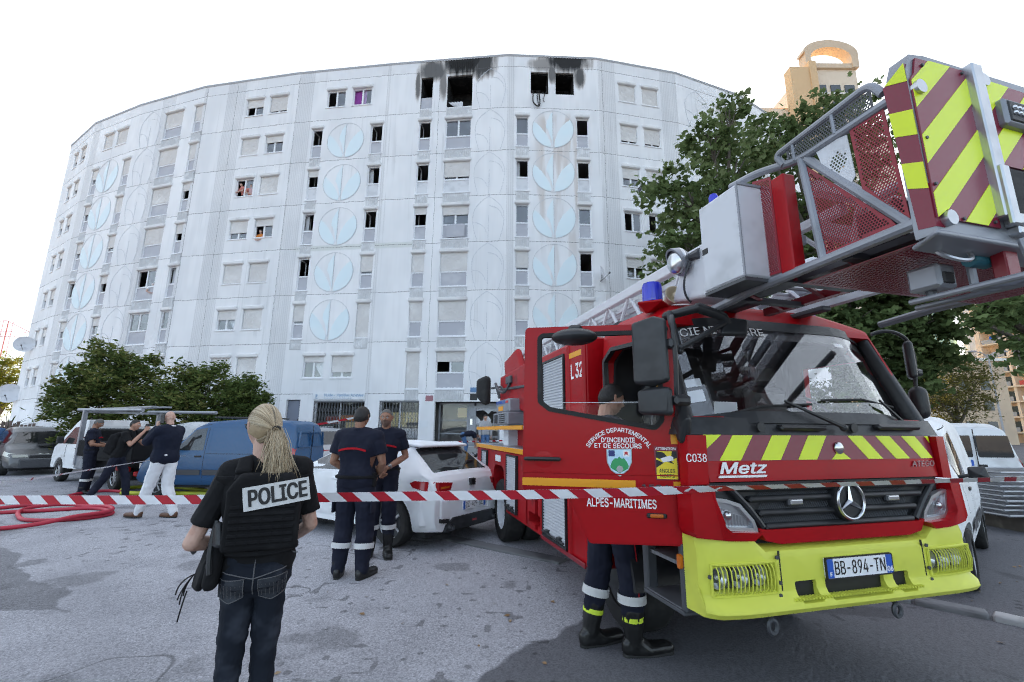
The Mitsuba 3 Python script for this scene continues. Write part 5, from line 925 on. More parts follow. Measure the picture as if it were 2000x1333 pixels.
    def _lay(s, poly, fn, axis, flip=False, step=0.07):
        V, Fc, n = [], [], 0
        b = poly.bounds; rng_ = np.arange(b[0], b[2] + step, step); rng2 = np.arange(b[1], b[3] + 0.12, 0.12)
        for a in rng_:
            for c in rng2:
                g = poly.intersection(sbox(a, c, a + step, c + 0.12))
                for q in getattr(g, 'geoms', [g]):
                    if q.geom_type != 'Polygon' or q.area < 1e-7: continue
                    v, f = trimesh.creation.triangulate_polygon(q, engine='earcut'); V.append(np.array([fn(*p) for p in v])); Fc.append(f + n); n += len(v)
        m = trimesh.Trimesh(np.vstack(V), np.vstack(Fc), process=True)
        if flip: m.invert()
        return m
    def top(s, xa, xb, poly, off=0.004):
        """polygon in (y, s) with s 0..1 from x = xa to xb, laid on the upper surface"""
        return s._lay(Polygon(poly), lambda y, t: (xa + (xb - xa) * t, y, s.top_z(xa + (xb - xa) * t, y) + off), 'y', step=0.1)
    def end(s, poly, back=True, off=0.004, th=0.01):
        """polygon in (y, z) on the end face"""
        x = s.x0 - off if back else s.x1 + off
        poly = Polygon(poly) if not isinstance(poly, Polygon) else poly
        m = prism(poly if not back else affinity.scale(poly, -1, 1, origin=(0, 0)), th)
        m.apply_transform(face((0, -1, 0), (0, 0, 1), (x + th, 0, 0)) if back else face((0, 1, 0), (0, 0, 1), (x - th, 0, 0))); return m
    def glass(s, mesh, nm='window', rim=None): 
        k = s.put(nm, mesh, 'car_glass', smooth=True); return k
    def mirror(s, x, z, sg, mt='black_plastic'):
        y = s.side_y(x, z); s.put('mirror', hullspheres([(x, sg * (y + 0.10), z), (x, sg * (y + 0.22), z), (x, sg * (y + 0.20), z + 0.1), (x, sg * (y + 0.10), z + 0.09), (x + 0.05, sg * (y + 0.16), z + .04)], 0.025) + hullspheres([(x, sg * y, z), (x, sg * (y + 0.12), z + 0.03)], 0.02), mt)
    def handle(s, x, z, sg, mt='black_plastic'):
        s.put('door_handle', [bx(x - 0.08, x + 0.08, sg * s.side_y(x, z) - 0.01, sg * s.side_y(x, z) + sg * 0.022 + 0.01 * (sg < 0), z - 0.018, z + 0.018, 0.008)], mt)
    def seam(s, pts, sg):
        s.put('door_seam', s.side(LineString(pts).buffer(0.005), 0.0025, sg), 'black_print', smooth=False)
    def plate(s, x, y, z, t, back=True, w=0.52):
        h = 0.11
        k = s.put('number_plate', bx(x - 0.008, x + 0.008, y - w / 2, y + w / 2, z - h / 2, z + h / 2), 'plate_white')
        ex = (0, -1, 0) if back else (0, 1, 0); F = face(ex, (0, 0, 1), (x - 0.009 if back else x + 0.009, y, z))
        s.put('characters', text(t, 0.075, False, 0.001, True, w=w * 0.76).apply_translation([0, -0.037, 0]).apply_transform(F), 'black_print', par=k, smooth=False)
        s.put('side_band', [prism(sbox(sg * w * 0.455 - 0.022, -h / 2, sg * w * 0.455 + 0.022, h / 2), 0.001).apply_transform(F) for sg in (-1, 1)], 'plate_blue', par=k, smooth=False)
# ---- white hatchback seen from behind
pf = [(-1.98, 0.62), (-1.95, 0.86), (-1.86, 0.95), (-1.72, 1.02), (-1.30, 1.33), (-1.1, 1.372), (-0.5, 1.40), (0.0, 1.38), (0.35, 1.30), (0.95, 0.97), (1.2, 0.91), (1.7, 0.82), (1.95, 0.66), (2.03, 0.45)]
c = Car('white_hatchback', 'white five-door hatchback parked behind the two standing firefighters', None, (-2.22, 7.80), (-0.84, 0.54), 'car_white', pf, 1.72, 0.19, 0.93, 0.74, (-1.22, 1.28), 0.325, (0.09, 0.16))
for sg in (1, -1):
    c.glass(c.side([(-1.15, 0.99), (-0.22, 0.96), (-0.20, 1.30), (-0.7, 1.30), (-1.0, 1.25)], 0.004, sg)); c.glass(c.side([(-0.16, 0.96), (0.86, 0.94), (0.82, 1.0), (0.30, 1.25), (-0.14, 1.30)], 0.004, sg))
    c.seam([(-0.19, 1.31), (-0.19, 0.9), (-0.24, 0.45), (-0.2, 0.28)], sg); c.seam([(0.83, 0.95), (0.80, 0.6), (0.78, 0.30)], sg); c.seam([(-0.95, 0.95), (-0.9, 0.7), (-0.82, 0.6)], sg); c.seam([(-0.8, 0.26), (0.8, 0.26)], sg)
    c.handle(0.0, 0.83, sg, 'car_white'); c.mirror(0.72, 0.97, sg)
    c.put('sill', c.side([(-0.8, 0.22), (0.85, 0.22), (0.85, 0.29), (-0.8, 0.29)], 0.012, sg), 'car_white')
    lamp = c._lay(P((-1.90, 0.745), (-1.60, 0.80), (-1.55, 0.855), (-1.62, 0.885), (-1.90, 0.88)), lambda x, z: (x - 0.004, sg * (c.side_y(x, z) + 0.006), z), 'x', flip=sg > 0)
    k = c.put('tail_light', lamp, 'red_lens', smooth=True); c.put('tail_light_inner', c.end([(sg * 0.50, 0.77), (sg * 0.735, 0.745), (sg * 0.74, 0.88), (sg * 0.46, 0.86)], True, 0.012, 0.06), 'red_lens', par=k)
    c.put('lamp_stripe', c.end([(sg * 0.53, 0.80), (sg * 0.70, 0.79), (sg * 0.70, 0.82), (sg * 0.52, 0.82)], True, 0.015, 0.06), 'orange_lens', par=k)
c.glass(c.top(-1.78, -1.32, [(-0.60, 0.02), (0.60, 0.02), (0.53, 0.97), (-0.53, 0.97)]), 'rear_window')
c.put('spoiler', hullspheres([(-1.42, s_ * 0.52, 1.325) for s_ in (-1, 1)] + [(-1.18, s_ * 0.56, 1.36) for s_ in (-1, 1)], 0.02), 'car_white')
c.put('rear_wiper', tube([(-1.80, 0.0, 1.02), (-1.66, -0.25, 1.10), (-1.64, -0.42, 1.10)], 0.012, 6), 'black_plastic')
c.put('emblem', c.end([(-0.05, 0.79), (0.05, 0.79), (0.05, 0.88), (-0.05, 0.88)], True, 0.016, 0.05), 'black_print'); c.plate(-2.015, 0.0, 0.54, 'DC-429-ML')
c.put('rear_bumper', hullspheres([(-1.97, s_ * 0.66, z) for s_ in (-1, 1) for z in (0.36, 0.62)] + [(-1.75, s_ * 0.80, z) for s_ in (-1, 1) for z in (0.34, 0.62)], 0.03) - man(bx(-2.1, -1.985, -0.36, 0.36, 0.46, 0.62)), 'car_white')
c.put('diffuser', c.end([(-0.62, 0.25), (0.62, 0.25), (0.56, 0.345), (0.45, 0.41), (-0.45, 0.41), (-0.56, 0.345)], True, 0.045, 0.2), 'black_plastic')
for sg in (1, -1): c.put('exhaust', tube([(-2.05, sg * 0.5, 0.29), (-1.8, sg * 0.5, 0.29)], 0.04, 14, cap=False), 'chrome'); c.put('bumper_vent', c.end([(sg * 0.52, 0.40), (sg * 0.70, 0.42), (sg * 0.70, 0.37), (sg * 0.54, 0.35)], True, 0.034, 0.05), 'black_print')
c.put('rear_fog_lamp', c.end([(-0.05, 0.31), (0.05, 0.31), (0.05, 0.335), (-0.05, 0.335)], True, 0.05, 0.02), 'red_lens')
# ---- small panel vans share one shape
def small_van(name, label, loc, heading, paint, rim, plate_t, dark_sides=True, bump='dark_grey', L=3.85):
    pf = [(-L / 2, 0.62), (-L / 2 + 0.02, 1.05), (-L / 2 + 0.06, 1.45), (-L / 2 + 0.13, 1.68), (-L / 2 + 0.3, 1.765), (-0.4, 1.80), (0.35, 1.74), (0.62, 1.62), (1.08, 1.12), (1.25, 1.05), (1.65, 0.93), (L / 2 - 0.08, 0.80), (L / 2, 0.55)]
    c = Car(name, label, None, loc, heading, paint, pf, 1.66, 0.24, 1.03, 0.86, (-1.2, 1.30), 0.30, (0.05, 0.22), rim, 6, 'van')
    for sg in (1, -1):
        c.glass(c.side([(0.28, 1.06), (0.98, 1.05), (0.95, 1.13), (0.58, 1.53), (0.30, 1.58)], 0.004, sg)); c.seam([(0.24, 1.66), (0.24, 0.8), (0.22, 0.35)], sg); c.seam([(0.24, 1.66), (0.56, 1.60)], sg); c.seam([(1.0, 1.06), (0.98, 0.7), (0.9, 0.45)], sg)
        c.put('pressed_panel', c.side(Polygon([(-0.95, 1.08), (0.16, 1.06), (0.16, 1.58), (-0.75, 1.60), (-0.92, 1.5)]).buffer(0.012).difference(Polygon([(-0.95, 1.08), (0.16, 1.06), (0.16, 1.58), (-0.75, 1.60), (-0.92, 1.5)])), 0.004, sg), paint)
        c.put('side_moulding', c.side([(0.27, 0.50), (0.95, 0.50), (0.95, 0.62), (0.27, 0.62)], 0.02, sg), bump); c.put('side_moulding', c.side([(-0.85, 0.50), (0.21, 0.50), (0.21, 0.62), (-0.80, 0.62)], 0.02, sg), bump)
        c.handle(0.38, 0.92, sg); c.mirror(0.86, 1.08, sg); c.seam([(-0.9, 0.98), (0.2, 0.98)], sg)
        c.put('tail_light', c.side([(-L / 2 + 0.01, 0.78), (-L / 2 + 0.09, 0.78), (-L / 2 + 0.11, 1.12), (-L / 2 + 0.03, 1.12)], 0.008, sg), 'red_lens')
        c.put('rear_window', c.end(Polygon([(sg * 0.05, 1.13), (sg * 0.66, 1.13), (sg * 0.60, 1.53), (sg * 0.05, 1.53)]).buffer(-0.03).buffer(0.03), True, -0.02, 0.05) if not dark_sides else c.end(Polygon([(sg * 0.05, 1.13), (sg * 0.66, 1.13), (sg * 0.60, 1.50), (sg * 0.05, 1.50)]).buffer(-0.03).buffer(0.03).difference(Polygon([(sg * 0.07, 1.15), (sg * 0.63, 1.15), (sg * 0.58, 1.48), (sg * 0.07, 1.48)]).buffer(-0.03).buffer(0.03)), True, 0.0, 0.04), 'car_glass' if not dark_sides else paint)
        c.put('headlight', c.end([(sg * 0.34, 0.62), (sg * 0.60, 0.62), (sg * 0.60, 0.74), (sg * 0.38, 0.74)], False, 0.01, 0.12), 'lamp_silver')
    c.glass(c.top(1.06, 0.63, [(-0.66, 0.03), (0.66, 0.03), (0.58, 0.97), (-0.58, 0.97)]), 'windshield')
    c.put('door_seam', c.end([(-0.006, 0.5), (0.006, 0.5), (0.006, 1.65), (-0.006, 1.65)], True, 0.003, 0.01), 'black_print')
    c.put('rear_bumper', hullspheres([(-L / 2 - 0.03, s_ * 0.70, z) for s_ in (-1, 1) for z in (0.33, 0.48)] + [(-L / 2 + 0.3, s_ * 0.79, z) for s_ in (-1, 1) for z in (0.33, 0.48)], 0.03), bump)
    c.put('front_bumper', hullspheres([(L / 2 - 0.03, s_ * 0.45, z) for s_ in (-1, 1) for z in (0.30, 0.52)] + [(L / 2 - 0.4, s_ * 0.76, z) for s_ in (-1, 1) for z in (0.30, 0.52)], 0.03), bump)
    if plate_t: c.plate(-L / 2 - 0.02, 0.36, 1.03, plate_t)
    return c
c = small_van('blue_van', 'blue windowless panel van parked sideways before the bushes', (-6.95, 11.6), (-1, 0.03), 'van_blue', 'car_silver', None)
c.put('roof_bar', [tube([(x, -0.62, 1.83), (x, 0.62, 1.83)], 0.02, 6) for x in (-0.9, 0.2)] + [tube([(-0.95, s_ * 0.6, 1.83), (0.25, s_ * 0.6, 1.83)], 0.014, 6) for s_ in (-1, 1)], 'black_plastic')
c = small_van('white_van', 'white panel van half hidden behind the right end of the lime bumper', (5.16, 6.38), (-0.739, -0.673), 'van_white', 'car_silver', None)
c = small_van('white_van', 'white van seen from behind with two glazed rear doors over the barrier stack', (8.92, 10.62), (0.10, 0.995), 'van_white', 'car_silver', 'AG-557-DA', False, 'van_white', 4.1)
c.put('latch', c.end([(-0.14, 0.90), (-0.02, 0.90), (-0.02, 1.0), (-0.14, 1.0)], True, 0.012, 0.03), 'black_print')
# ---- grey people carrier, pale silver hatchback and others parked about
def mpv(name, label, loc, heading, paint, L=3.95, W=1.70, H=1.50, group=None, detail=True):
    pf = [(-L / 2, 0.60), (-L / 2 + 0.03, 0.95), (-L / 2 + 0.14, 1.12), (-L / 2 + 0.42, H - 0.10), (-L / 2 + 0.62, H - 0.03), (-0.5, H), (0.1, H - 0.05), (0.45, H - 0.17), (1.1, 1.02), (1.2, 0.98), (1.65, 0.86), (L / 2 - 0.06, 0.68), (L / 2, 0.45)]
    c = Car(name, label, group, loc, heading, paint, pf, W, 0.21, 0.95, 0.78, (-1.18, 1.22), 0.30, (0.10, 0.16))
    for sg in (1, -1):
        c.glass(c.side([(-1.45, 1.0), (-1.0, 1.0), (-0.98, H - 0.16), (-1.3, H - 0.18)], 0.004, sg)); c.glass(c.side([(-0.94, 1.0), (-0.16, 0.99), (-0.16, H - 0.14), (-0.93, H - 0.15)], 0.004, sg)); c.glass(c.side([(-0.1, 0.99), (0.92, 0.98), (0.9, 1.03), (0.42, H - 0.24), (-0.1, H - 0.15)], 0.004, sg))
        c.seam([(-0.13, H - 0.12), (-0.13, 0.3)], sg); c.seam([(0.95, 0.98), (0.9, 0.32)], sg); c.handle(0.05, 0.86, sg, paint); c.mirror(0.82, 1.0, sg, paint)
        c.put('tail_light', c.side([(-L / 2 + 0.01, 0.72), (-L / 2 + 0.20, 0.76), (-L / 2 + 0.24, 1.02), (-L / 2 + 0.06, 1.02)], 0.008, sg), 'red_lens')
        k = c.put('headlight', c._lay(P((1.42, 0.66), (L / 2 - 0.05, 0.60), (L / 2 - 0.08, 0.70), (1.45, 0.80)), lambda x, z: (x + 0.006, sg * (c.side_y(x, z) + 0.006), z), 'x', flip=sg > 0), 'headlamp_haze')
        c.put('headlight', c.end([(sg * 0.36, 0.60), (sg * 0.72, 0.60), (sg * 0.74, 0.69), (sg * 0.40, 0.68)], False, 0.004, 0.12), 'headlamp_haze')
    c.glass(c.top(1.08, 0.47, [(-0.68, 0.03), (0.68, 0.03), (0.56, 0.97), (-0.56, 0.97)]), 'windshield'); c.glass(c.top(-L / 2 + 0.15, -L / 2 + 0.42, [(-0.56, 0.05), (0.56, 0.05), (0.5, 0.97), (-0.5, 0.97)]), 'rear_window')
    c.put('front_bumper', hullspheres([(L / 2 + 0.0, s_ * 0.52, z) for s_ in (-1, 1) for z in (0.28, 0.50)] + [(L / 2 - 0.35, s_ * 0.78, z) for s_ in (-1, 1) for z in (0.28, 0.50)], 0.03), 'dark_grey'); c.put('grille', c.end([(-0.34, 0.58), (0.34, 0.58), (0.34, 0.66), (-0.34, 0.66)], False, 0.02, 0.05), 'black_plastic')
    return c
mat('headlamp_haze', (0.55, 0.56, 0.50), 0.25, coat=0.8)
c = mpv('grey_people_carrier', 'dusty grey people carrier facing right with a black cloth over its bonnet', (-17.35, 16.7), (0.80, -0.60), 'car_grey', 4.2, 1.8, 1.60)
k = thing('cloth', 'black cloth spread over the bonnet of the grey people carrier', 'cloth')
v = np.array([(0.75 + 0.9 * a, -0.1 + 0.95 * b, 0) for a in np.linspace(0, 1, 14) for b in np.linspace(0, 1, 14)]); v[:, 2] = [max(c.top_z(x, min(abs(y), 0.8)), 0.6) + 0.03 + 0.05 * math.sin(9 * x + 4 * y) + (0.12 if x < 0.95 else 0) for x, y, _ in v]
i, j = np.meshgrid(np.arange(13), np.arange(13), indexing='ij'); put(k, '', (v, np.stack([i * 14 + j, (i + 1) * 14 + j, (i + 1) * 14 + j + 1, i * 14 + j + 1], -1).reshape(-1, 4)), 'cloth_black' if 'cloth_black' in scene else 'rubber', M=c.M, smooth=True)
mpv('grey_hatchback', 'grey hatchback at the far left edge behind the people carrier', (-21.6, 18.6), (0.80, -0.60), 'car_grey')
mpv('silver_car', 'pale silver car with a red tail light beside the back of the blue van', (-6.25, 13.85), (-0.74, 0.67), 'car_silver', 4.0, 1.75, 1.62)
mpv('red_car', 'dark red car far behind the white vans', (15.4, 17.2), (0.2, 0.98), 'red_dull')
c = small_van('dark_van', 'tall dark blue van behind the fire engine on the right', (12.2, 14.2), (-0.3, -0.95), 'navy_dark', 'car_silver', None)
c.put('roof_case', bx(-1.6, 0.2, -0.7, 0.7, 1.76, 2.35, 0.15), 'navy_dark')
mat('bed_black', (0.012, 0.012, 0.013), 0.85, spec=0.2)
# ---- white flatbed pickup with a ladder rack
small_van('white_van', 'white van parked behind the flatbed pickup before the bushes', (-11.1, 16.3), (-0.87, 0.50), 'van_white', 'car_silver', None)
k = thing('flatbed_truck', 'white flatbed pickup with a dark bed and a ladder rack over its cab', 'truck'); PM = mtx((-11.25, 13.4, 0), math.atan2(0.50, -0.87))
pp = lambda par, nm, m, mt, **kw: put(par, nm, m, mt, M=PM, **kw)
cabp = [(0.62, 0.42), (0.62, 1.62), (0.72, 1.78), (1.35, 1.80), (1.55, 1.72), (2.35, 1.12), (2.62, 0.98), (2.70, 0.72), (2.68, 0.40)]
cm = prism(Polygon(cabp).buffer(-0.05).buffer(0.05, 3), 1.66); cm.apply_transform(face((1, 0, 0), (0, 0, 1), (0, 0.83, 0)))
cb = man(cm)
for sg in (-1, 1): cb = cb - man(cyl((2.05, sg * 1.0, 0.32), (2.05, sg * 0.55, 0.32), 0.38, 24)) - man(bx(0.5, 3, sg * 0.83, sg * 1.2, 1.05, 2).apply_transform(trimesh.transformations.rotation_matrix(sg * 0.16, [1, 0, 0], [0, sg * 0.83, 1.05])))
ck_ = pp(k, 'cab', cb, 'van_white', smooth=30)
for sg in (-1, 1):
    gm = prism(Polygon([(0.80, 1.10), (2.02, 1.10), (1.98, 1.2), (1.50, 1.58), (0.82, 1.60)]).buffer(-0.03).buffer(0.03), 0.01); gm.apply_transform(trimesh.transformations.rotation_matrix(PI / 2, [1, 0, 0])); gm.apply_translation([0, sg * 0.83 + (0.01 if sg > 0 else 0.0), 0]); gm.apply_transform(trimesh.transformations.rotation_matrix(sg * 0.16, [1, 0, 0], [0, sg * 0.832, 1.05])); gm.apply_translation([0, sg * 0.006, 0])
    pp(k, 'window', gm, 'car_glass', smooth=False); pp(k, 'door_seam', [bx(0.74, 0.755, sg * 0.825, sg * 0.834, 0.5, 1.06), bx(1.70, 1.715, sg * 0.825, sg * 0.834, 0.72, 1.06)], 'black_print'); pp(k, 'door_handle', bx(0.85, 0.98, sg * 0.82, sg * 0.85, 0.95, 0.99, 0.008), 'black_plastic'); pp(k, 'mirror', bx(1.85, 1.92, sg * 0.86, sg * 1.02, 1.1, 1.3, 0.02), 'black_plastic')
wsg = bx(-0.48, 0.48, -0.7, 0.7, 0, 0.01); wsg.apply_transform(trimesh.transformations.rotation_matrix(math.atan2(0.60, 0.80), [0, 1, 0])); wsg.apply_translation([1.955, 0, 1.435]); pp(k, 'windshield', wsg, 'car_glass', smooth=False)
pp(k, 'rear_window', bx(0.612, 0.625, -0.6, 0.6, 1.15, 1.55), 'car_glass'); pp(k, 'headlight', [bx(2.62, 2.70, sg * 0.5 - 0.14, sg * 0.5 + 0.14, 0.72, 0.86, 0.02) for sg in (-1, 1)], 'headlamp_haze'); pp(k, 'front_bumper', bx(2.55, 2.78, -0.82, 0.82, 0.36, 0.55, 0.04), 'dark_grey')
for wx in (2.05, -1.75):
    for sg in (-1, 1):
        A = np.array([[1.0, 0, 0, 0], [0, 0, sg, 0], [0, 1.0, 0, 0], [0, 0, 0, 1]]); wheel(lambda par, nm, m_, mt, **kw: put(par, nm, m_, mt, M=PM, **kw), k, (wx, sg * 0.72, 0.32), 0.32, 0.2, A, 'alu', spokes=8, rr=0.62)
pp(k, 'bed', [bx(-2.9, 0.45, -0.92, 0.92, 0.72, 0.80), *[bx(-2.9, 0.45, sg * 0.92 - 0.02, sg * 0.92 + 0.02, 0.80, 1.22) for sg in (-1, 1)], bx(-2.92, -2.88, -0.92, 0.92, 0.8, 1.22)], 'bed_black', smooth=False)
pp(k, 'chassis', [bx(-2.8, 2.4, -0.45, 0.45, 0.45, 0.7), bx(-2.2, -1.3, -0.6, 0.6, 0.25, 0.5)], 'dark_room'); pp(k, 'rack_post', [bx(0.48, 0.58, sg * 0.90 - 0.05, sg * 0.90 + 0.05, 0.55, 2.06) for sg in (-1, 1)] + [bx(0.5, 0.56, -0.9, 0.9, 1.98, 2.04)], 'grey_paint', smooth=False)
pp(k, 'rack_rail', [tube([(1.2, s_ * 0.86, 2.08), (-2.9, s_ * 0.86, 2.0)], 0.045, 8) for s_ in (-1, 1)] + [bx(-2.8, 1.0, y, y + 0.16, 2.08, 2.12) for y in (0.2, 0.5)], 'grey_paint'); pp(k, 'mudguard', [bx(0.05, 0.6, sg * 0.8 - 0.12, sg * 0.8 + 0.12, 0.45, 1.02, 0.02) for sg in (-1, 1)], 'grey_paint')
pp(k, 'tool_box', [bx(-0.1, 0.35, -0.8, 0.8, 0.8, 1.5, 0.03)], 'bed_black'); pp(k, 'tow_bar', [bx(-3.1, -2.9, -0.85, 0.85, 0.42, 0.52, 0.02), bx(-2.6, -1.9, 0.78, 0.86, 0.50, 0.62, 0.02)], 'orange_paint' if 'orange_paint' in scene else 'red_dull'); pp(k, 'number_plate', bx(-2.945, -2.925, 0.25, 0.75, 0.60, 0.71), 'plate_white')
# ================================================================ people
mat('skin', grime((0.42, 0.235, 0.165), (0.36, 0.185, 0.13), 14), 0.5, spec=0.35); mat('skin_tan', grime((0.30, 0.155, 0.10), (0.25, 0.12, 0.08), 14), 0.5, spec=0.35); mat('skin_pale', grime((0.50, 0.32, 0.25), (0.43, 0.24, 0.18), 22), 0.5, spec=0.35)
def cloth(name, a, b, f=7, rough=0.9): return mat(name, grime(a, b, f), rough, sheen=0.3, spec=0.2, bump=mikit.proc(lambda p, n, uv: N(p.x * 420, p.y * 420, p.z * 420)), bscale=0.0006)
cloth('navy_cloth', (0.012, 0.014, 0.026), (0.020, 0.022, 0.036)); cloth('black_cloth', (0.010, 0.010, 0.011), (0.017, 0.017, 0.019)); cloth('white_cloth', (0.66, 0.66, 0.68), (0.74, 0.74, 0.76)); cloth('blazer_cloth', (0.010, 0.013, 0.026), (0.016, 0.019, 0.033)); cloth('vest_cloth', (0.0085, 0.0085, 0.0095), (0.016, 0.016, 0.017), 12)
cloth('denim_dark', (0.010, 0.013, 0.020), (0.034, 0.040, 0.054), 9); cloth('denim_blue', (0.06, 0.12, 0.24), (0.11, 0.18, 0.31), 12); cloth('grey_cloth', (0.32, 0.32, 0.33), (0.40, 0.40, 0.41)); cloth('red_cloth', (0.42, 0.012, 0.02), (0.36, 0.012, 0.02)); cloth('pink_cloth', (0.5, 0.18, 0.15), (0.45, 0.15, 0.12))
mat('reflective_band', (0.56, 0.56, 0.55), 0.45); mat('boot_leather', grime((0.009, 0.009, 0.009), (0.018, 0.018, 0.018), 20), 0.35); mat('brown_leather', grime((0.10, 0.04, 0.018), (0.06, 0.025, 0.012), 14), 0.4); mat('hair_dark', (0.012, 0.010, 0.009), 0.6); mat('hair_grey', (0.10, 0.095, 0.09), 0.7); mat('stubble', (0.17, 0.105, 0.08), 0.7); mat('eye_white', (0.6, 0.58, 0.56), 0.2); mat('lip', (0.27, 0.11, 0.09), 0.5); mat('lime_fabric', (0.55, 0.70, 0.04), 0.6); mat('camera_white', (0.6, 0.6, 0.58), 0.4); mat('steel_watch', (0.3, 0.3, 0.31), 0.25, 0.9)
ICO = trimesh.creation.icosphere(4, 1.0)
def head_shape(grow=0.0):
    v = ICO.vertices.copy(); x, y, z = v.T
    X, Y, Z = x * 0.074, y * 0.095, z * 0.115
    lo = np.clip(-z - 0.1, 0, 1)
    X = X * (1 - 0.30 * lo ** 1.2); Y = np.where(y > 0, Y * (0.94 + 0.03 * lo), Y * (1 - 0.42 * lo))
    Z = Z + 0.0; f = np.clip(y, 0, 1)
    g = lambda cx, cz, sx, sz: np.exp(-((X - cx) / sx) ** 2 - ((Z - cz) / sz) ** 2) * (y > 0)
    dY = 0.021 * g(0, -0.022, 0.012, 0.013) + 0.011 * g(0, 0.0, 0.0095, 0.022) + 0.006 * g(0, 0.032, 0.045, 0.011) - 0.011 * (g(0.031, 0.010, 0.015, 0.012) + g(-0.031, 0.010, 0.015, 0.012)) + 0.005 * g(0, -0.056, 0.02, 0.006) - 0.003 * g(0, -0.064, 0.022, 0.003) + 0.005 * g(0, -0.071, 0.018, 0.006) + 0.008 * g(0, -0.098, 0.022, 0.012) + 0.003 * (g(0.04, -0.015, 0.02, 0.015) + g(-0.04, -0.015, 0.02, 0.015))
    V = np.stack([X, Y + dY, Z], 1)
    if grow:
        n = V / np.linalg.norm(V, axis=1, keepdims=True); V = V + n * (grow if np.isscalar(grow) else grow(V)[:, None])
    return man(trimesh.Trimesh(V, ICO.faces, process=False))
def ear(s): return hullspheres([(s * 0.074, -0.004, 0.012), (s * 0.084, -0.016, 0.024), (s * 0.080, -0.014, -0.008), (s * 0.073, 0.0, -0.022)], 0.007)
def bone(a, b, ra, rb): return hullspheres([a, b], [ra, rb])
def chain(pts, rs):
    m = None
    for i in range(len(pts) - 1):
        q = bone(pts[i], pts[i + 1], rs[i], rs[i + 1]); m = q if m is None else m + q
    return m
def unit(v): v = np.asarray(v, float); return v / (np.linalg.norm(v) + 1e-12)
def hand(w, d, n, side, curl=0.5, sc=1.0):
    """palm and five fingers from wrist w along d; n = back of the hand; the thumb on 'side' """
    d, n = unit(d), unit(np.asarray(n, float) - unit(d) * np.dot(n, unit(d))); t = np.cross(n, d) * side; w = np.asarray(w, float); o = []
    pl = 0.088 * sc
    o.append(hullspheres([w + d * 0.012 + t * 0.016, w + d * 0.012 - t * 0.016, w + d * pl + t * 0.034, w + d * pl - t * 0.032, w + d * 0.05 + t * 0.032], 0.0125 * sc))
    for q, (off, L) in enumerate(((0.031, 0.072), (0.010, 0.080), (-0.011, 0.074), (-0.031, 0.058))):
        p = w + d * pl + t * off; a = curl * (0.9 + 0.12 * q); d1 = unit(d * math.cos(a) - n * math.sin(a)); d2 = unit(d * math.cos(2.1 * a) - n * math.sin(2.1 * a)); p1 = p + d1 * L * 0.52 * sc; p2 = p1 + d2 * L * 0.48 * sc
        o.append(chain([p - d * 0.015, p, p1, p2], [0.0095 * sc, 0.0095 * sc, 0.0085 * sc, 0.007 * sc]))
    b = w + d * 0.028 + t * 0.026; d1 = unit(d * 0.75 + t * 0.6 - n * 0.25 * (1 + curl)); p1 = b + d1 * 0.036 * sc; d2 = unit(d * 0.95 + t * 0.1 - n * 0.5 * curl); o.append(chain([b, p1, p1 + d2 * 0.034 * sc], [0.013 * sc, 0.0105 * sc, 0.0085 * sc]))
    return o
def smooth_mesh(ms, L=0.03, it=8, wr=0.0, seed=0, fq=14, squash=(1, 1, 1)):
    m = m3.Manifold.batch_boolean(list(ms), m3.OpType.Add).refine_to_length(L); t = tm(m)
    t = trimesh.Trimesh(t.vertices, t.faces, process=True); trimesh.smoothing.filter_taubin(t, 0.5, 0.52, it)
    if wr: t = noisy(t, wr, fq, seed, squash)
    return t
J0 = dict(hipL=(-.092, 0, .94), hipR=(.092, 0, .94), kneeL=(-.10, .025, .50), kneeR=(.10, .025, .50), ankL=(-.105, -.015, .085), ankR=(.105, -.015, .085), pel=(0, 0, 1.0), waist=(0, .0, 1.14), chest=(0, .0, 1.33), shL=(-.185, -.01, 1.455), shR=(.185, -.01, 1.455), neck=(0, -.015, 1.52), head=(0, .02, 1.675), elL=(-.245, -.03, 1.17), elR=(.245, -.03, 1.17), wrL=(-.25, .06, .93), wrR=(.25, .06, .93), footL=(-.13, .16, .035), footR=(.13, .16, .035))
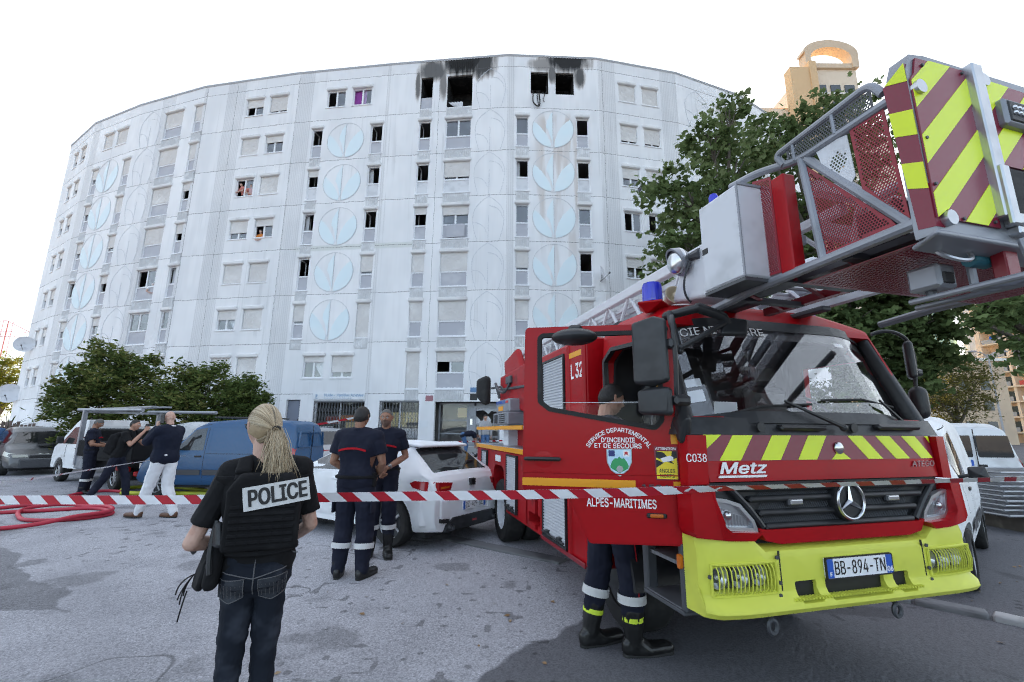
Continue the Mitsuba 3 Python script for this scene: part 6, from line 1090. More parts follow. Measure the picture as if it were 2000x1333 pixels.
class Person:
    def __init__(s, label, loc, az, sc=1.0, group=None, skin='skin', J={}, headdir=(0, 1, 0), hair=('hair_dark', 0.010), hands=(0.45, 0.45), handdir={}, lean=None, build=1.0, fem=False):
        s.k = thing('person', label, 'person', group)
        c, n = math.cos(-math.radians(az)), math.sin(-math.radians(az)); s.M = np.array([[c, -n, 0, loc[0]], [n, c, 0, loc[1]], [0, 0, 1, loc[2] if len(loc) > 2 else 0], [0, 0, 0, 1.0]]) @ np.diag([sc, sc, sc, 1])
        j = {k: np.array(v, float) for k, v in {**J0, **J}.items()}; s.j = j; s.b = build; s.fem = fem
        f = unit(headdir); r = unit(np.cross(f, (0, 0, 1.0))); u = np.cross(r, f); H = np.eye(4); H[:3, 0], H[:3, 1], H[:3, 2], H[:3, 3] = r, f, u, j['head']; s.H = H
        P_ = [head_shape().transform(H[:3].tolist() if False else H[:3]), ear(1).transform(H[:3]), ear(-1).transform(H[:3]), chain([j['head'] + H[:3, 1] * -0.03 - H[:3, 2] * 0.06, j['neck'] - [0, 0, .02]], [0.054, 0.062])]
        P_ += s.torso(-0.012)
        for q, sd_ in (('L', -1), ('R', 1)):
            P_ += [chain([j['sh' + q], (j['sh' + q] * .45 + j['el' + q] * .55), j['el' + q], j['el' + q] * .6 + j['wr' + q] * .4, j['wr' + q]], [0.052 * build, 0.046 * build, 0.038, 0.041 * build, 0.027])]
            d = unit(j['wr' + q] - j['el' + q]); hd, hn = handdir.get(q, (d, np.array([sd_ * 1.0, 0.2, 0.3]))); P_ += hand(j['wr' + q], hd, hn, -sd_ if np.dot(np.cross(unit(hn), unit(hd)), [1, 0, 0]) * sd_ > 0 else sd_, hands[0 if q == 'L' else 1], 0.95)
            P_ += [chain([j['hip' + q], j['knee' + q], j['knee' + q] * .62 + j['ank' + q] * .38, j['ank' + q]], [0.072 * min(build, 1), 0.048 * min(build, 1), 0.045 * min(build, 1), 0.034])]
        P_ = [p for p in P_]
        s.put('body', smooth_mesh(P_, 0.013, 4), skin, None, smooth=True)
        if hair:
            hm, gr = hair[0], hair[1]; off = hair[2] if len(hair) > 2 else 0.006
            hs = head_shape(gr).trim_by_plane((0, -0.60, 0.80), off).transform(H[:3]); s.put('hair', noisy(tm(hs.refine_to_length(0.012)), 0.004, 90, 3), hm, None, smooth=40)
        for e in (-1, 1):
            s.put('eye', ball((0, 0, 0), 0.0105, 2).apply_transform(mtx((e * 0.030, 0.0775, 0.010))).apply_transform(H), 'eye_white', smooth=True); s.put('pupil', ball((0, 0, 0), 0.0055, 1).apply_transform(mtx((e * 0.030, 0.0850, 0.010))).apply_transform(H), 'hair_dark', smooth=True)
            s.put('eyebrow', tube(spline([(e * 0.016, 0.092, 0.027), (e * 0.032, 0.090, 0.033), (e * 0.048, 0.078, 0.027)], 8), 0.0035, 5).apply_transform(H), hair[0] if hair else 'hair_grey')
    def put(s, nm, m, mt, par=None, **kw): return put(par or s.k, nm, m, mt, M=s.M, **kw)
    def torso(s, e, top=True):
        j, b = s.j, s.b; r = lambda x: x * b + e; X = np.array([1.0, 0, 0]); sw = unit(j['shR'] - j['shL'])
        hipx = unit(j['hipR'] - j['hipL']); w = 0.085
        pel = [j['pel'] + hipx * .075, j['pel'] - hipx * .075]; wa = [j['waist'] + hipx * .055 * (0.85 if s.fem else 1), j['waist'] - hipx * .055 * (0.85 if s.fem else 1)]; ch = [j['chest'] + sw * .08, j['chest'] - sw * .08]; up = [j['chest'] * .35 + (j['shL'] + j['shR']) / 2 * .65 + sw * .075, j['chest'] * .35 + (j['shL'] + j['shR']) / 2 * .65 - sw * .075]
        o = [hullspheres(pel + wa, [r(.108)] * 2 + [r(.10)] * 2), hullspheres(wa + ch, [r(.10)] * 2 + [r(.118)] * 2), hullspheres(ch + up, [r(.118)] * 2 + [r(.10)] * 2), hullspheres(up + [j['shL'], j['shR'], j['neck'] - [0, 0, .035]], [r(.095)] * 2 + [r(.062)] * 2 + [r(.062)])]
        return o
    def shirt(s, mt, sleeve=0.62, e=0.012, hem=0.0, nm='shirt', loose=0.016, seed=1, wr=0.006):
        j = s.j; o = s.torso(e)
        for q in 'LR':
            if sleeve <= 1: o.append(chain([j['sh' + q], j['sh' + q] * (1 - sleeve) + j['el' + q] * sleeve], [0.060 * s.b + e * .7, 0.056 * s.b + loose]))
            else: o.append(chain([j['sh' + q], j['el' + q], j['el' + q] * .1 + j['wr' + q] * .9], [0.064 * s.b + e * .7, 0.052 * s.b + loose, 0.040 + loose * .6]))
        m = m3.Manifold.batch_boolean(o, m3.OpType.Add)
        if hem is not None: m = m.trim_by_plane((0, 0, 1), s.j['pel'][2] - 0.10 + hem)
        for q in 'LR':
            if sleeve <= 1:
                d = unit(j['el' + q] - j['sh' + q]); p = j['sh' + q] * (1 - sleeve) + j['el' + q] * sleeve
                m = m - hullspheres([p + d * 0.11, p + d * 0.2], 0.001) if False else m - _disc(p + d * 0.02, d, 0.13)
        return s.put(nm, smooth_mesh([m], 0.018, 5, wr, seed, 11, (1, 1, 0.7)), mt, smooth=True)
    def trousers(s, mt, loose=0.022, to=0.0, nm='trousers', seed=2, wr=0.008, wrf=(1, 1, 1.6)):
        j = s.j; o = [hullspheres([j['pel'] + [.07, 0, .04], j['pel'] - [.07, 0, -.04], j['hipL'] + [0.01, 0, 0], j['hipR'] - [0.01, 0, 0]], [0.108 * s.b + .008] * 2 + [.098 + .01] * 2)]
        if s.fem: o.append(hullspheres([j['hipL'] + [0.012, -0.045, 0.02], j['hipR'] + [-0.012, -0.045, 0.02]], 0.092))
        for q in 'LR':
            a = j['ank' + q] * (1 - to) + j['knee' + q] * to
            o.append(chain([j['hip' + q], j['hip' + q] * .45 + j['knee' + q] * .55, j['knee' + q], j['knee' + q] * .6 + a * .4, a], [.092 * s.b + loose * .3, .074 * s.b + loose * .7, .058 * s.b + loose, .056 * s.b + loose, .040 + loose]))
        return s.put(nm, smooth_mesh(o, 0.02, 5, wr, seed, 12, wrf), mt, smooth=True)
    def band(s, q, t, mt='reflective_band', h=0.055, R=0.082, nm='reflective_band'):
        if nm == 'reflective_band': R = 0.0575 * s.b + 0.030 + 0.007
        a, b = s.j['knee' + q], s.j['ank' + q]; p = a * (1 - t) + b * t; d = unit(b - a)
        s.put(nm, noisy(tube([p - d * h / 2, p, p + d * h / 2], R, 22, cap=False), 0.004, 14, 2), mt)
    def shoe(s, q, mt, boot=0.0, big=1.0, nm='boot', toe=None):
        a, f = s.j['ank' + q], s.j['foot' + q]; z0 = a[2] - 0.085; d = unit((f - a) * [1, 1, 0]); heel = np.array([a[0], a[1], z0 + .04]) - d * .045; t = np.array([f[0], f[1], z0 + .034]) + d * 0.05; si = np.cross(d, [0, 0, 1.0])
        o = [hullspheres([heel, heel + [0, 0, .03], a + [0, 0, .01], a + d * .06 + [0, 0, -.02], t * .5 + heel * .5 + si * .02 + [0, 0, -.01], t * .5 + heel * .5 - si * .02 + [0, 0, -.01]], [.036 * big] * 2 + [.046 * big] + [.038 * big] * 3), hullspheres([t * .55 + heel * .45 + si * .022, t * .55 + heel * .45 - si * .022, t + si * .012, t - si * .014], .035 * big)]
        if boot: 
            k = s.j['knee' + q]; o.append(chain([a, a * (1 - boot) + k * boot], [.052 * big, .066 * big]))
        m = m3.Manifold.batch_boolean(o, m3.OpType.Add).trim_by_plane((0, 0, 1), z0 + 0.012)
        key = s.put(nm, smooth_mesh([m], 0.016, 3, 0.003, 4, 22), mt, smooth=40)
        so = [hullspheres([heel - [0, 0, .03], t + si * .016 - [0, 0, .026], t - si * .018 - [0, 0, .026], (t + heel) / 2 + si * .022 - [0, 0, .03], (t + heel) / 2 - si * .022 - [0, 0, .03]], .030 * big)]
        s.put('sole', m3.Manifold.batch_boolean(so, m3.OpType.Add).trim_by_plane((0, 0, 1), z0 + 0.001).trim_by_plane((0, 0, -1), -(z0 + 0.028)), 'rubber', key); return key
    def collar(s, mt, r=0.068, nm='collar'):
        n = s.j['neck']; s.put(nm, tube([n + [r * math.cos(a), r * math.sin(a) * .95 - .004, .004 + 0.014 * (-math.sin(a))] for a in np.linspace(0, 2 * PI, 25)[:-1]], 0.016, 8, closed=True), mt)
    def beard(s, mt='stubble', g=0.0018):
        hs = head_shape(g).trim_by_plane((0, 0.35, -0.94), 0.052).trim_by_plane((0, 1, 0), 0.0); s.put('beard', hs.transform(s.H[:3]), mt, smooth=40)
def _disc(p, d, r):
    p = np.asarray(p, float); return man(cyl(p, p + np.asarray(d) * 0.16, r, 20))
def firefighter(label, loc, az, sc=1.0, boots=0.0, bands=True, stripe=True, **kw):
    p = Person(label, loc, az, sc, **kw); p.shirt('navy_cloth', 0.60, 0.020, 0.02, nm='polo_shirt', seed=3, wr=0.009); p.trousers('navy_cloth', 0.030, 0.0 if not boots else 0.35, wr=0.012); p.collar('navy_cloth')
    p.put('belt', tube([p.j['pel'] + [0.187 * p.b * math.cos(a), 0.128 * p.b * math.sin(a), 0.035] for a in np.linspace(0, 2 * PI, 33)[:-1]], 0.019, 6, closed=True), 'black_cloth')
    for q in 'LR':
        p.shoe(q, 'boot_leather', 0.45 if boots else 0.18, 1.12)
        if bands: p.band(q, 0.42 if not boots else 0.36, R=0.088)
    if stripe:
        for sg in (-1, 1):                                           # the red line across back and chest, slightly dished
            pts = []
            for a in np.linspace(-0.155, 0.155, 14): pts.append([a, sg * (0.148 * p.b - 0.35 * abs(a) ** 2 * 1.3), 1.335 - 0.9 * a * a * 1.2 + (0 if sg > 0 else 0.005)])
            P3 = np.array(pts); w = np.array([0, 0, 0.011]); v = np.vstack([P3 - w, P3 + w]); i = np.arange(13); p.put('red_stripe', trimesh.Trimesh(np.vstack([v, v + [0, sg * 0.006, 0]]), np.vstack([np.stack([i, i + 1, i + 15], 1), np.stack([i, i + 15, i + 14], 1), np.stack([i, i + 1, i + 15], 1) + 28, np.stack([i, i + 15, i + 14], 1) + 28]), process=False), 'red_cloth')
    return p
# ---- two firefighters in front of the white hatchback
p = firefighter('firefighter seen from behind in navy polo with a red line across the back', (-1.72, 5.18), 6, 1.01, build=1.2, J=dict(shL=(-.20, -.01, 1.455), shR=(.20, -.01, 1.455), elL=(-.275, -.03, 1.19), wrL=(-.13, .16, 1.08), elR=(.285, .0, 1.18), wrR=(.16, .17, 1.03), hipL=(-.10, 0, .94), hipR=(.10, 0, .94), kneeL=(-.115, .02, .50), kneeR=(.125, .02, .5), ankL=(-.13, -.02, .085), ankR=(.135, -.02, .085), footL=(-.18, .13, .035), footR=(.17, .14, .035)), headdir=(.08, 1, -.12), skin='skin_tan', hair=('hair_dark', 0.013, -0.004), hands=(.7, .6))
p.put('pocket_flap', [bx(-0.225, -0.205, -0.09, 0.05, 0.66, 0.80, 0.008), bx(0.205, 0.225, -0.09, 0.05, 0.66, 0.80, 0.008)], 'navy_cloth'); p.put('radio_pouch', bx(0.17, 0.225, -0.06, 0.02, 0.93, 1.08, 0.012), 'black_cloth')
p = firefighter('bearded firefighter facing the camera with a watch and hands joined at his waist', (-1.67, 6.05), 170, 1.02, boots=1, build=1.06, J=dict(elL=(-.27, -.02, 1.19), wrL=(-.06, .20, 1.06), elR=(.26, -.02, 1.18), wrR=(.05, .19, 1.02), head=(0, .04, 1.675)), headdir=(.12, 1, -.06), skin='skin_tan', hair=('hair_grey', 0.004, 0.022), hands=(.9, .8)); p.beard()
w = p.j['wrL'] * .88 + p.j['elL'] * .12; p.put('watch', [tube([w - unit(p.j['wrL'] - p.j['elL']) * .012, w + unit(p.j['wrL'] - p.j['elL']) * .012], 0.037, 16, cap=False), ball(w + [0.0, 0.034, 0.012], 0.017, 1)], 'steel_watch')
# ---- firefighter leaning into the cab behind the open door
p = firefighter('firefighter in navy trousers and black boots behind the open truck door', (0.755, 3.6), 72, 1.08, boots=1, J=dict(kneeL=(-.10, -.04, .50), ankL=(-.11, -.12, .085), footL=(-.13, .06, .035), kneeR=(.10, .09, .5), ankR=(.10, .09, .085), footR=(.12, .28, .035), elL=(-.22, .17, 1.22), wrL=(-.10, .36, 1.12), elR=(.24, .13, 1.2), wrR=(.14, .34, 1.12), head=(0.0, .05, 1.67)), headdir=(.05, 1, -.22), skin='skin', hair=('hair_dark', 0.009, 0.004), build=1.0)
for q in 'LR': p.band(q, 0.66, 'lime_fabric', 0.03, 0.070, nm='lime_tab')
p.put('trouser_piping', [tube(spline([p.j['hip' + q] + [0.125 * (1 if q == 'R' else -1), 0, 0], p.j['knee' + q] + [0.086 * (1 if q == 'R' else -1), 0, 0], p.j['knee' + q] * .7 + p.j['ank' + q] * .3 + [0.084 * (1 if q == 'R' else -1), 0, 0]], 12), 0.004, 5) for q in 'LR'], 'red_cloth')
# ---- left group: firefighter with a notepad, photographer, man on the phone
p = firefighter('firefighter on the left reading a red folder beside the flatbed pickup', (-10.30, 11.25), 62, 1.0, J=dict(elL=(-.25, .06, 1.18), wrL=(-.06, .29, 1.14), elR=(.25, .06, 1.17), wrR=(.06, .29, 1.12), head=(0, .05, 1.665), kneeL=(-.12, .03, .5), ankL=(-.15, -.01, .085), footL=(-.21, .13, .035)), headdir=(.05, 1, -.5), skin='skin_tan', hair=('hair_grey', 0.006, 0.004), hands=(.5, .4), handdir={'L': ((.5, .8, .05), (0, .1, -1)), 'R': ((-.5, .8, .05), (0, .1, -1))})
k = thing('folder', 'dark red folder held open by the firefighter on the left', 'folder'); put(k, 'cover', [bx(-0.17, 0.0, 0.30, 0.54, 1.17, 1.178).apply_transform(trimesh.transformations.rotation_matrix(0.15, [0, 1, 0], [0, 0.4, 1.175])), bx(0.0, 0.17, 0.30, 0.54, 1.17, 1.178).apply_transform(trimesh.transformations.rotation_matrix(-0.15, [0, 1, 0], [0, 0.4, 1.175]))], 'red_deep', M=p.M); put(k, 'paper', [bx(-0.15, -0.01, 0.31, 0.53, 1.182, 1.185).apply_transform(trimesh.transformations.rotation_matrix(0.15, [0, 1, 0], [0, 0.4, 1.175]))], 'sign_paper', M=p.M)
p = Person('photographer in black with a backpack aiming a camera with a white lens', (-8.65, 10.15), 72, 1.0, skin='skin', J=dict(pel=(0, -.02, .97), waist=(0, .04, 1.11), chest=(0, .10, 1.30), shL=(-.185, .12, 1.42), shR=(.185, .12, 1.42), neck=(0, .14, 1.49), head=(0, .20, 1.625), hipL=(-.092, -.02, .91), hipR=(.092, -.02, .91), kneeL=(-.10, .14, .50), ankL=(-.10, .20, .085), footL=(-.11, .38, .035), kneeR=(.10, -.16, .50), ankR=(.11, -.38, .10), footR=(.13, -.23, .035), elR=(.24, .26, 1.20), wrR=(.09, .43, 1.50), elL=(-.21, .32, 1.21), wrL=(-.03, .50, 1.46)), headdir=(0, 1, -.02), hair=('hair_dark', 0.009, 0.022), hands=(.8, .8), handdir={'L': ((.1, .5, .8), (-.3, .8, -.6)), 'R': ((-.2, .4, .9), (.9, .3, 0))})
p.shirt('black_cloth', 0.6, 0.016, 0.02, nm='t_shirt', seed=5, wr=.008); p.trousers('navy_cloth', 0.022, seed=6, wr=.01)
for q in 'LR': p.shoe(q, 'black_cloth', 0, 1.0, 'shoe')
k = p.put('backpack', noisy(smooth_mesh([hullspheres([(-.12, -.12, 1.02), (.12, -.12, 1.02), (-.12, -.02, 1.42), (.12, -.02, 1.42), (-.10, -.22, 1.08), (.10, -.22, 1.08), (-.1, -.13, 1.38), (.1, -.13, 1.38)], .05)], .03, 4), .008, 9), 'vest_cloth', smooth=True); p.put('strap', [tube(spline([(sg * .11, .03, 1.46), (sg * .13, .18, 1.50), (sg * .13, .23, 1.38), (sg * .13, .15, 1.15)], 14), .018, 6) for sg in (-1, 1)], 'vest_cloth', k)
k = thing('hand_camera', 'black camera with a long white lens held up by the photographer', 'camera'); put(k, 'camera_body', [bx(-.07, .07, .40, .46, 1.52, 1.62, .012), bx(-.03, .03, .40, .47, 1.61, 1.66, .012)], 'black_plastic', M=p.M); put(k, 'lens', [cyl((0, .46, 1.565), (0, .56, 1.565), .036, 16), cyl((0, .56, 1.565), (0, .72, 1.565), .042, 16)], 'camera_white', M=p.M); put(k, 'lens_hood', cyl((0, .72, 1.565), (0, .80, 1.565), .048, 16, .054), 'black_plastic', M=p.M)
p = Person('bald man in dark blazer and white trousers walking while on the phone', (-6.28, 8.35), -78, 1.04, skin='skin_pale', J=dict(kneeL=(-.09, .15, .51), ankL=(-.09, .27, .10), footL=(-.09, .46, .05), kneeR=(.09, -.04, .50), ankR=(.10, -.24, .085), footR=(.11, -.05, .035), hipL=(-.09, .02, .94), hipR=(.09, -.02, .94), elL=(-.20, .20, 1.27), wrL=(-.10, .16, 1.52), elR=(.28, .12, 1.26), wrR=(.20, .30, 1.42), head=(0, .03, 1.68)), headdir=(.25, 1, -.05), hair=None, build=1.12, hands=(.9, .6), handdir={'L': ((.05, -.05, 1), (-.9, .35, 0))})
p.shirt('blazer_cloth', 1.5, 0.028, -0.085, nm='blazer', loose=.02, seed=8, wr=.008); p.trousers('white_cloth', 0.026, seed=9, wr=.012); p.collar('white_cloth', .066)
for q in 'LR': p.shoe(q, 'brown_leather', 0, 1.0, 'shoe')
k = thing('phone', 'dark phone held to the ear of the bald man', 'phone'); put(k, '', bx(-.115, -.095, .02, .10, 1.58, 1.74, .008), 'black_plastic', M=p.M)
# ---- people by the entrance and at the windows
p = Person('person in blue jeans bending down on the forecourt by the entrance', (-1.98, 19.8, 0.44), 75, 0.98, skin='skin', J=dict(pel=(0, -.12, .93), waist=(0, .02, 1.0), chest=(0, .22, 1.02), shL=(-.18, .36, 1.0), shR=(.18, .36, 1.0), neck=(0, .42, .99), head=(0, .55, .95), hipL=(-.09, -.1, .88), hipR=(.09, -.1, .88), kneeL=(-.1, .06, .48), kneeR=(.1, .0, .48), elL=(-.2, .42, .74), wrL=(-.15, .46, .50), elR=(.2, .42, .74), wrR=(.15, .48, .48)), headdir=(0, .6, -.8), hair=('hair_dark', .01))
p.shirt('navy_cloth', .6, .016, None); p.trousers('denim_blue', .02)
for q in 'LR': p.shoe(q, 'white_cloth', 0, 1.0, 'shoe')
p = Person('person in grey sweatshirt and jeans standing by the entrance behind the truck deck', (-1.12, 19.4, 0.44), 160, 1.0, J=dict(elL=(-.25, .04, 1.17), elR=(.25, .05, 1.17)), skin='skin', hair=('hair_dark', .01)); p.shirt('grey_cloth', 1.5, .02, -.02, nm='sweatshirt'); p.trousers('denim_blue', .02)
for q in 'LR': p.shoe(q, 'boot_leather', 0, 1.0, 'shoe')
def onlooker(label, f, s, k, d, az, shirt, **kw):
    q = FC[f]; x, y = q.a + q.t * s; n = np.array([q.t[1], -q.t[0]]); return Person(label, (x + n[0] * d, y + n[1] * d, ZF(k) - 0.05 + kw.pop('dz', 0)), az, kw.pop('sc', .97), **kw), shirt
for a in ((4, 3.55, 4, 'woman with bare shoulders leaning out of the fifth floor window', 'pink_cloth', .2, 210, 'hair_dark', .02), (4, 4.05, 4, 'person in a pale top leaning out of the fifth floor window', 'pink_cloth', .05, 160, 'hair_dark', .05), (4, 5.2, 3, 'person in an orange top behind the fourth floor window sill', 'display_orange', -.25, 190, 'hair_grey', 0), (3, 3.55, 2, 'man in a white shirt at the open window above the bushes', 'white_cloth', -.25, 150, 'hair_dark', 0)):
    p, sh = onlooker(a[3], a[0], a[1], a[2], -.34, a[6], a[4], J=dict(chest=(0, .08, 1.31), shL=(-.185, .14, 1.42), shR=(.185, .14, 1.42), neck=(0, .16, 1.49), head=(0, .22, 1.63), elL=(-.26, .26, 1.14), wrL=(-.12, .40, 1.05), elR=(.26, .26, 1.14), wrR=(.12, .40, 1.05)), hair=(a[7], .012), dz=a[5] - .02, skin='skin_pale'); p.shirt(a[4], .5, .012, 0); p.trousers('denim_dark', .02)
# ---- the policewoman in the foreground
p = Person('blonde policewoman seen from behind in a black vest marked POLICE', (-1.225, 2.33), -22, 0.93, skin='skin_pale', fem=True, hair=None, build=0.86, J=dict(shL=(-.165, -.01, 1.445), shR=(.165, -.01, 1.455), elL=(-.295, -.05, 1.115), wrL=(-.15, .17, 1.06), elR=(.235, .04, 1.155), wrR=(.13, .25, 1.04), hipL=(-.070, 0, .93), hipR=(.070, 0, .93), kneeL=(-.078, .0, .50), kneeR=(.070, .02, .5), ankL=(-.085, -.05, .085), ankR=(.075, -.02, .085), neck=(-.015, -.02, 1.52), head=(-.045, .01, 1.675)), headdir=(-.55, 1, -.02), hands=(.8, .7))
p.shirt('black_cloth', 0.70, 0.014, None, nm='t_shirt', seed=11, wr=.009, loose=.014)
tk_ = p.trousers('denim_dark', 0.010, seed=12, wr=.009, wrf=(0.7, 0.7, 2.2), nm='jeans')
for q in 'LR': p.shoe(q, 'boot_leather', 0.2)
tv = meshkit.WRITTEN[scene[tk_]['filename']][0].astype(float) @ np.linalg.inv(p.M)[:3, :3].T + np.linalg.inv(p.M)[:3, 3]
tn = meshkit.WRITTEN[scene[tk_]['filename']][2] @ p.M[:3, :3]
from scipy.interpolate import LinearNDInterpolator
_bk = tn[:, 1] < -0.02; _by = LinearNDInterpolator(tv[_bk][:, [0, 2]], tv[_bk][:, 1], fill_value=-0.1)
def onback(pts, off=0.003): pts = np.asarray(pts, float); return np.c_[pts[:, 0], _by(pts) - off, pts[:, 1]]
def backpatch(poly, mt, nm, par=None, off=0.003):
    ms = []
    for a in np.arange(-0.3, 0.3, 0.02):
        for b in np.arange(0.6, 1.1, 0.02):
            g = poly.intersection(sbox(a, b, a + .02, b + .02))
            if g.area < 1e-7 or g.geom_type != 'Polygon': continue
            v, f = trimesh.creation.triangulate_polygon(g, engine='earcut'); ms.append(trimesh.Trimesh(onback(v, off), f, process=False))
    return p.put(nm, trimesh.util.concatenate(ms), mt, par, smooth=False)
mat('denim_patch', grime((0.022, 0.026, 0.034), (0.045, 0.05, 0.06), 18), 0.8); mat('stitch', (0.10, 0.10, 0.105), 0.8)
for x, z in ((-0.10, 0.885), (0.085, 0.885)):
    pk_ = backpatch(P((x - .062, z + .055), (x + .062, z + .062), (x + .058, z - .035), (x, z - .058), (x - .058, z - .038)), 'denim_patch', 'pocket')
    ring_ = np.array([(x - .062, z + .055), (x + .062, z + .062), (x + .058, z - .035), (x, z - .058), (x - .058, z - .038), (x - .062, z + .055)]); L_ = LineString(ring_).segmentize(0.012)
    p.put('stitching', [tube(onback(np.array(L_.coords), .004), .0022, 4)] + [tube(onback([(x - .055, z + .028 - .016 * q), (x + .055, z + .032 - .016 * q)], .004), .0012, 4) for q in range(5)] + [tube(onback([(x - .045 + .018 * q, z + .032), (x - .045 + .018 * q, z - .035)], .004), .0012, 4) for q in range(6)], 'stitch', pk_)
for pts in ([(-.165, .975), (-.09, .968), (0, .945), (.09, .968), (.165, .978)], [(0, 1.06), (0, 1.0), (0.002, .945), (0.0, .90), (0.0, .86)], [(-.19, 1.045), (-.1, 1.05), (0, 1.052), (.1, 1.05), (.19, 1.046)]): p.put('seam', tube(onback(spline([(a, b) for a, b in pts], 16) if False else np.array(LineString(pts).segmentize(.02).coords), .0025), .003, 4), 'stitch')
p.put('belt', tube([p.j['pel'] + [0.168 * math.cos(a), 0.132 * math.sin(a), 0.065] for a in np.linspace(0, 2 * PI, 33)[:-1]], 0.020, 6, closed=True), 'black_cloth')
# vest: carrier, back plate, straps, rows of webbing, the POLICE panel
tor = p.torso(0.034); vm = m3.Manifold.batch_boolean(tor, m3.OpType.Add).trim_by_plane((0, 0, 1), 1.075).trim_by_plane((0, 0, -1), -1.43) - hullspheres([(-.245, 0, 1.33), (-.245, 0, 1.5)], .07) - hullspheres([(.245, 0, 1.33), (.245, 0, 1.5)], .07)
vk = p.put('vest', smooth_mesh([vm], .018, 4, .005, 14, 16), 'vest_cloth', smooth=True, label='black police vest with webbing on the back')
bp = hullspheres([(x, y, z) for x, z in ((-.135, 1.10), (.165, 1.10), (-.135, 1.36), (.165, 1.36), (-.09, 1.43), (.12, 1.43)) for y in (-.135, -.155)], .02); p.put('back_plate', noisy(tm(bp.refine_to_length(.02)), .003, 16, 5), 'vest_cloth', vk, smooth=50)
for q in range(6):
    z = 1.115 + q * .033; p.put('webbing', [bx(-.13, .16, -.184, -.172, z, z + .019, .004)] + [bx(x, x + .004, -.1865, -.18, z, z + .019) for x in (-.09, -.04, .01, .06, .11)], 'vest_cloth', vk)
for sg in (-1, 1):
    p.put('shoulder_strap', hullspheres([(sg * .12, -.13, 1.42), (sg * .07, -.14, 1.42), (sg * .115, -.03, 1.51), (sg * .08, -.03, 1.52), (sg * .12, .03, 1.50)], .014), 'vest_cloth', vk); p.put('strap_pad', hullspheres([(sg * .12, -.115, 1.455), (sg * .075, -.115, 1.46), (sg * .12, -.05, 1.505), (sg * .078, -.05, 1.515)], .017), 'vest_cloth', vk)
pm_ = trimesh.transformations.rotation_matrix(math.radians(9), [0, -1, 0], [.075, 0, 1.345])
pan = [bx(-.075 + a * .0500, -.075 + (a + 1) * .0500 + .0004, -.192 + .10 * (a - 2.5) ** 2 / 60, -.186 + .10 * (a - 2.5) ** 2 / 60, 1.292, 1.405) for a in range(6)]
def curvex(m): m = tm(m); V = m.vertices.copy(); V[:, 1] += 0.55 * np.maximum(0, np.abs(V[:, 0] - .06) - .06) ** 2; m.vertices = V; return m
pg = trimesh.util.concatenate([bx(a, a + .0152, -.190, -.184, 1.292, 1.405) for a in np.arange(-.078, .222, .015)])
lk = p.put('police_panel', curvex(pg.apply_transform(pm_)), 'reflective_band', vk, smooth=False, label='white reflective panel reading POLICE')
tx = text('POLICE', .076, True, .002, True, w=.262); tx = trimesh.util.concatenate([tx.copy().apply_translation([d_, 0, 0.0003 * q_]) for q_, d_ in enumerate((-.002, 0, .002))]); tx = trimesh.Trimesh(*trimesh.remesh.subdivide_to_size(tx.vertices, tx.faces, .02), process=False); tx.apply_transform(face((1, 0, 0), (0, 0, 1), (.078, -.1905, 1.313))); tx.apply_transform(pm_); p.put('police_lettering', curvex(tx), 'black_print', vk, smooth=False)
# holster and pouch on the left hip
k = thing('equipment_pouch', 'black pouch with dangling cords on the left hip of the policewoman', 'pouch')
put(k, 'bag', noisy(smooth_mesh([hullspheres([(-.20, -.05, 1.09), (-.225, .05, 1.09), (-.235, -.06, .91), (-.275, .05, .90), (-.21, 0, 1.12)], .018)], .016, 3), .007, 22), 'vest_cloth', M=p.M, smooth=True); put(k, 'strap', [tube(spline([(-.21, .02, 1.10), (-.25, .02, 1.21), (-.29, .03, 1.17), (-.29, .03, 1.05)], 16), .011, 6), tube(spline([(-.19, -.09, 1.22), (-.20, -.11, 1.10), (-.19, -.12, .98)], 10), .012, 6)], 'black_plastic', M=p.M)
put(k, 'cord', [tube(spline([(-.28, .03, .95), (-.31 - .011 * q, .04 + .01 * (q % 2), .895 - .017 * (q % 3)), (-.315 - .013 * q, .03 + .01 * q, .855 - .021 * ((q * 2) % 3))], 10), .0034, 5) for q in range(4)] + [tube(spline([(-.30, .02, .88), (-.315, .02, .80), (-.325, .03, .74)], 8), .0035, 5)], 'black_cloth', M=p.M)
k = thing('holster', 'black holster on the belt of the policewoman beside the pouch', 'holster'); put(k, 'holster_body', [hullspheres([(-.17, -.08, 1.13), (-.17, -.02, 1.13), (-.19, -.08, .93), (-.19, -.04, .93)], .035)], 'vest_cloth', M=p.M, smooth=50); put(k, 'clip', [bx(-.215, -.18, -.11, -.09, 1.0 + .05 * q, 1.03 + .05 * q, .01) for q in range(3)], 'black_plastic', M=p.M)
p.put('radio', hullspheres([(-.175, -.12, 1.12), (-.175, -.12, 1.20), (-.16, -.14, 1.12)], .02), 'black_plastic')
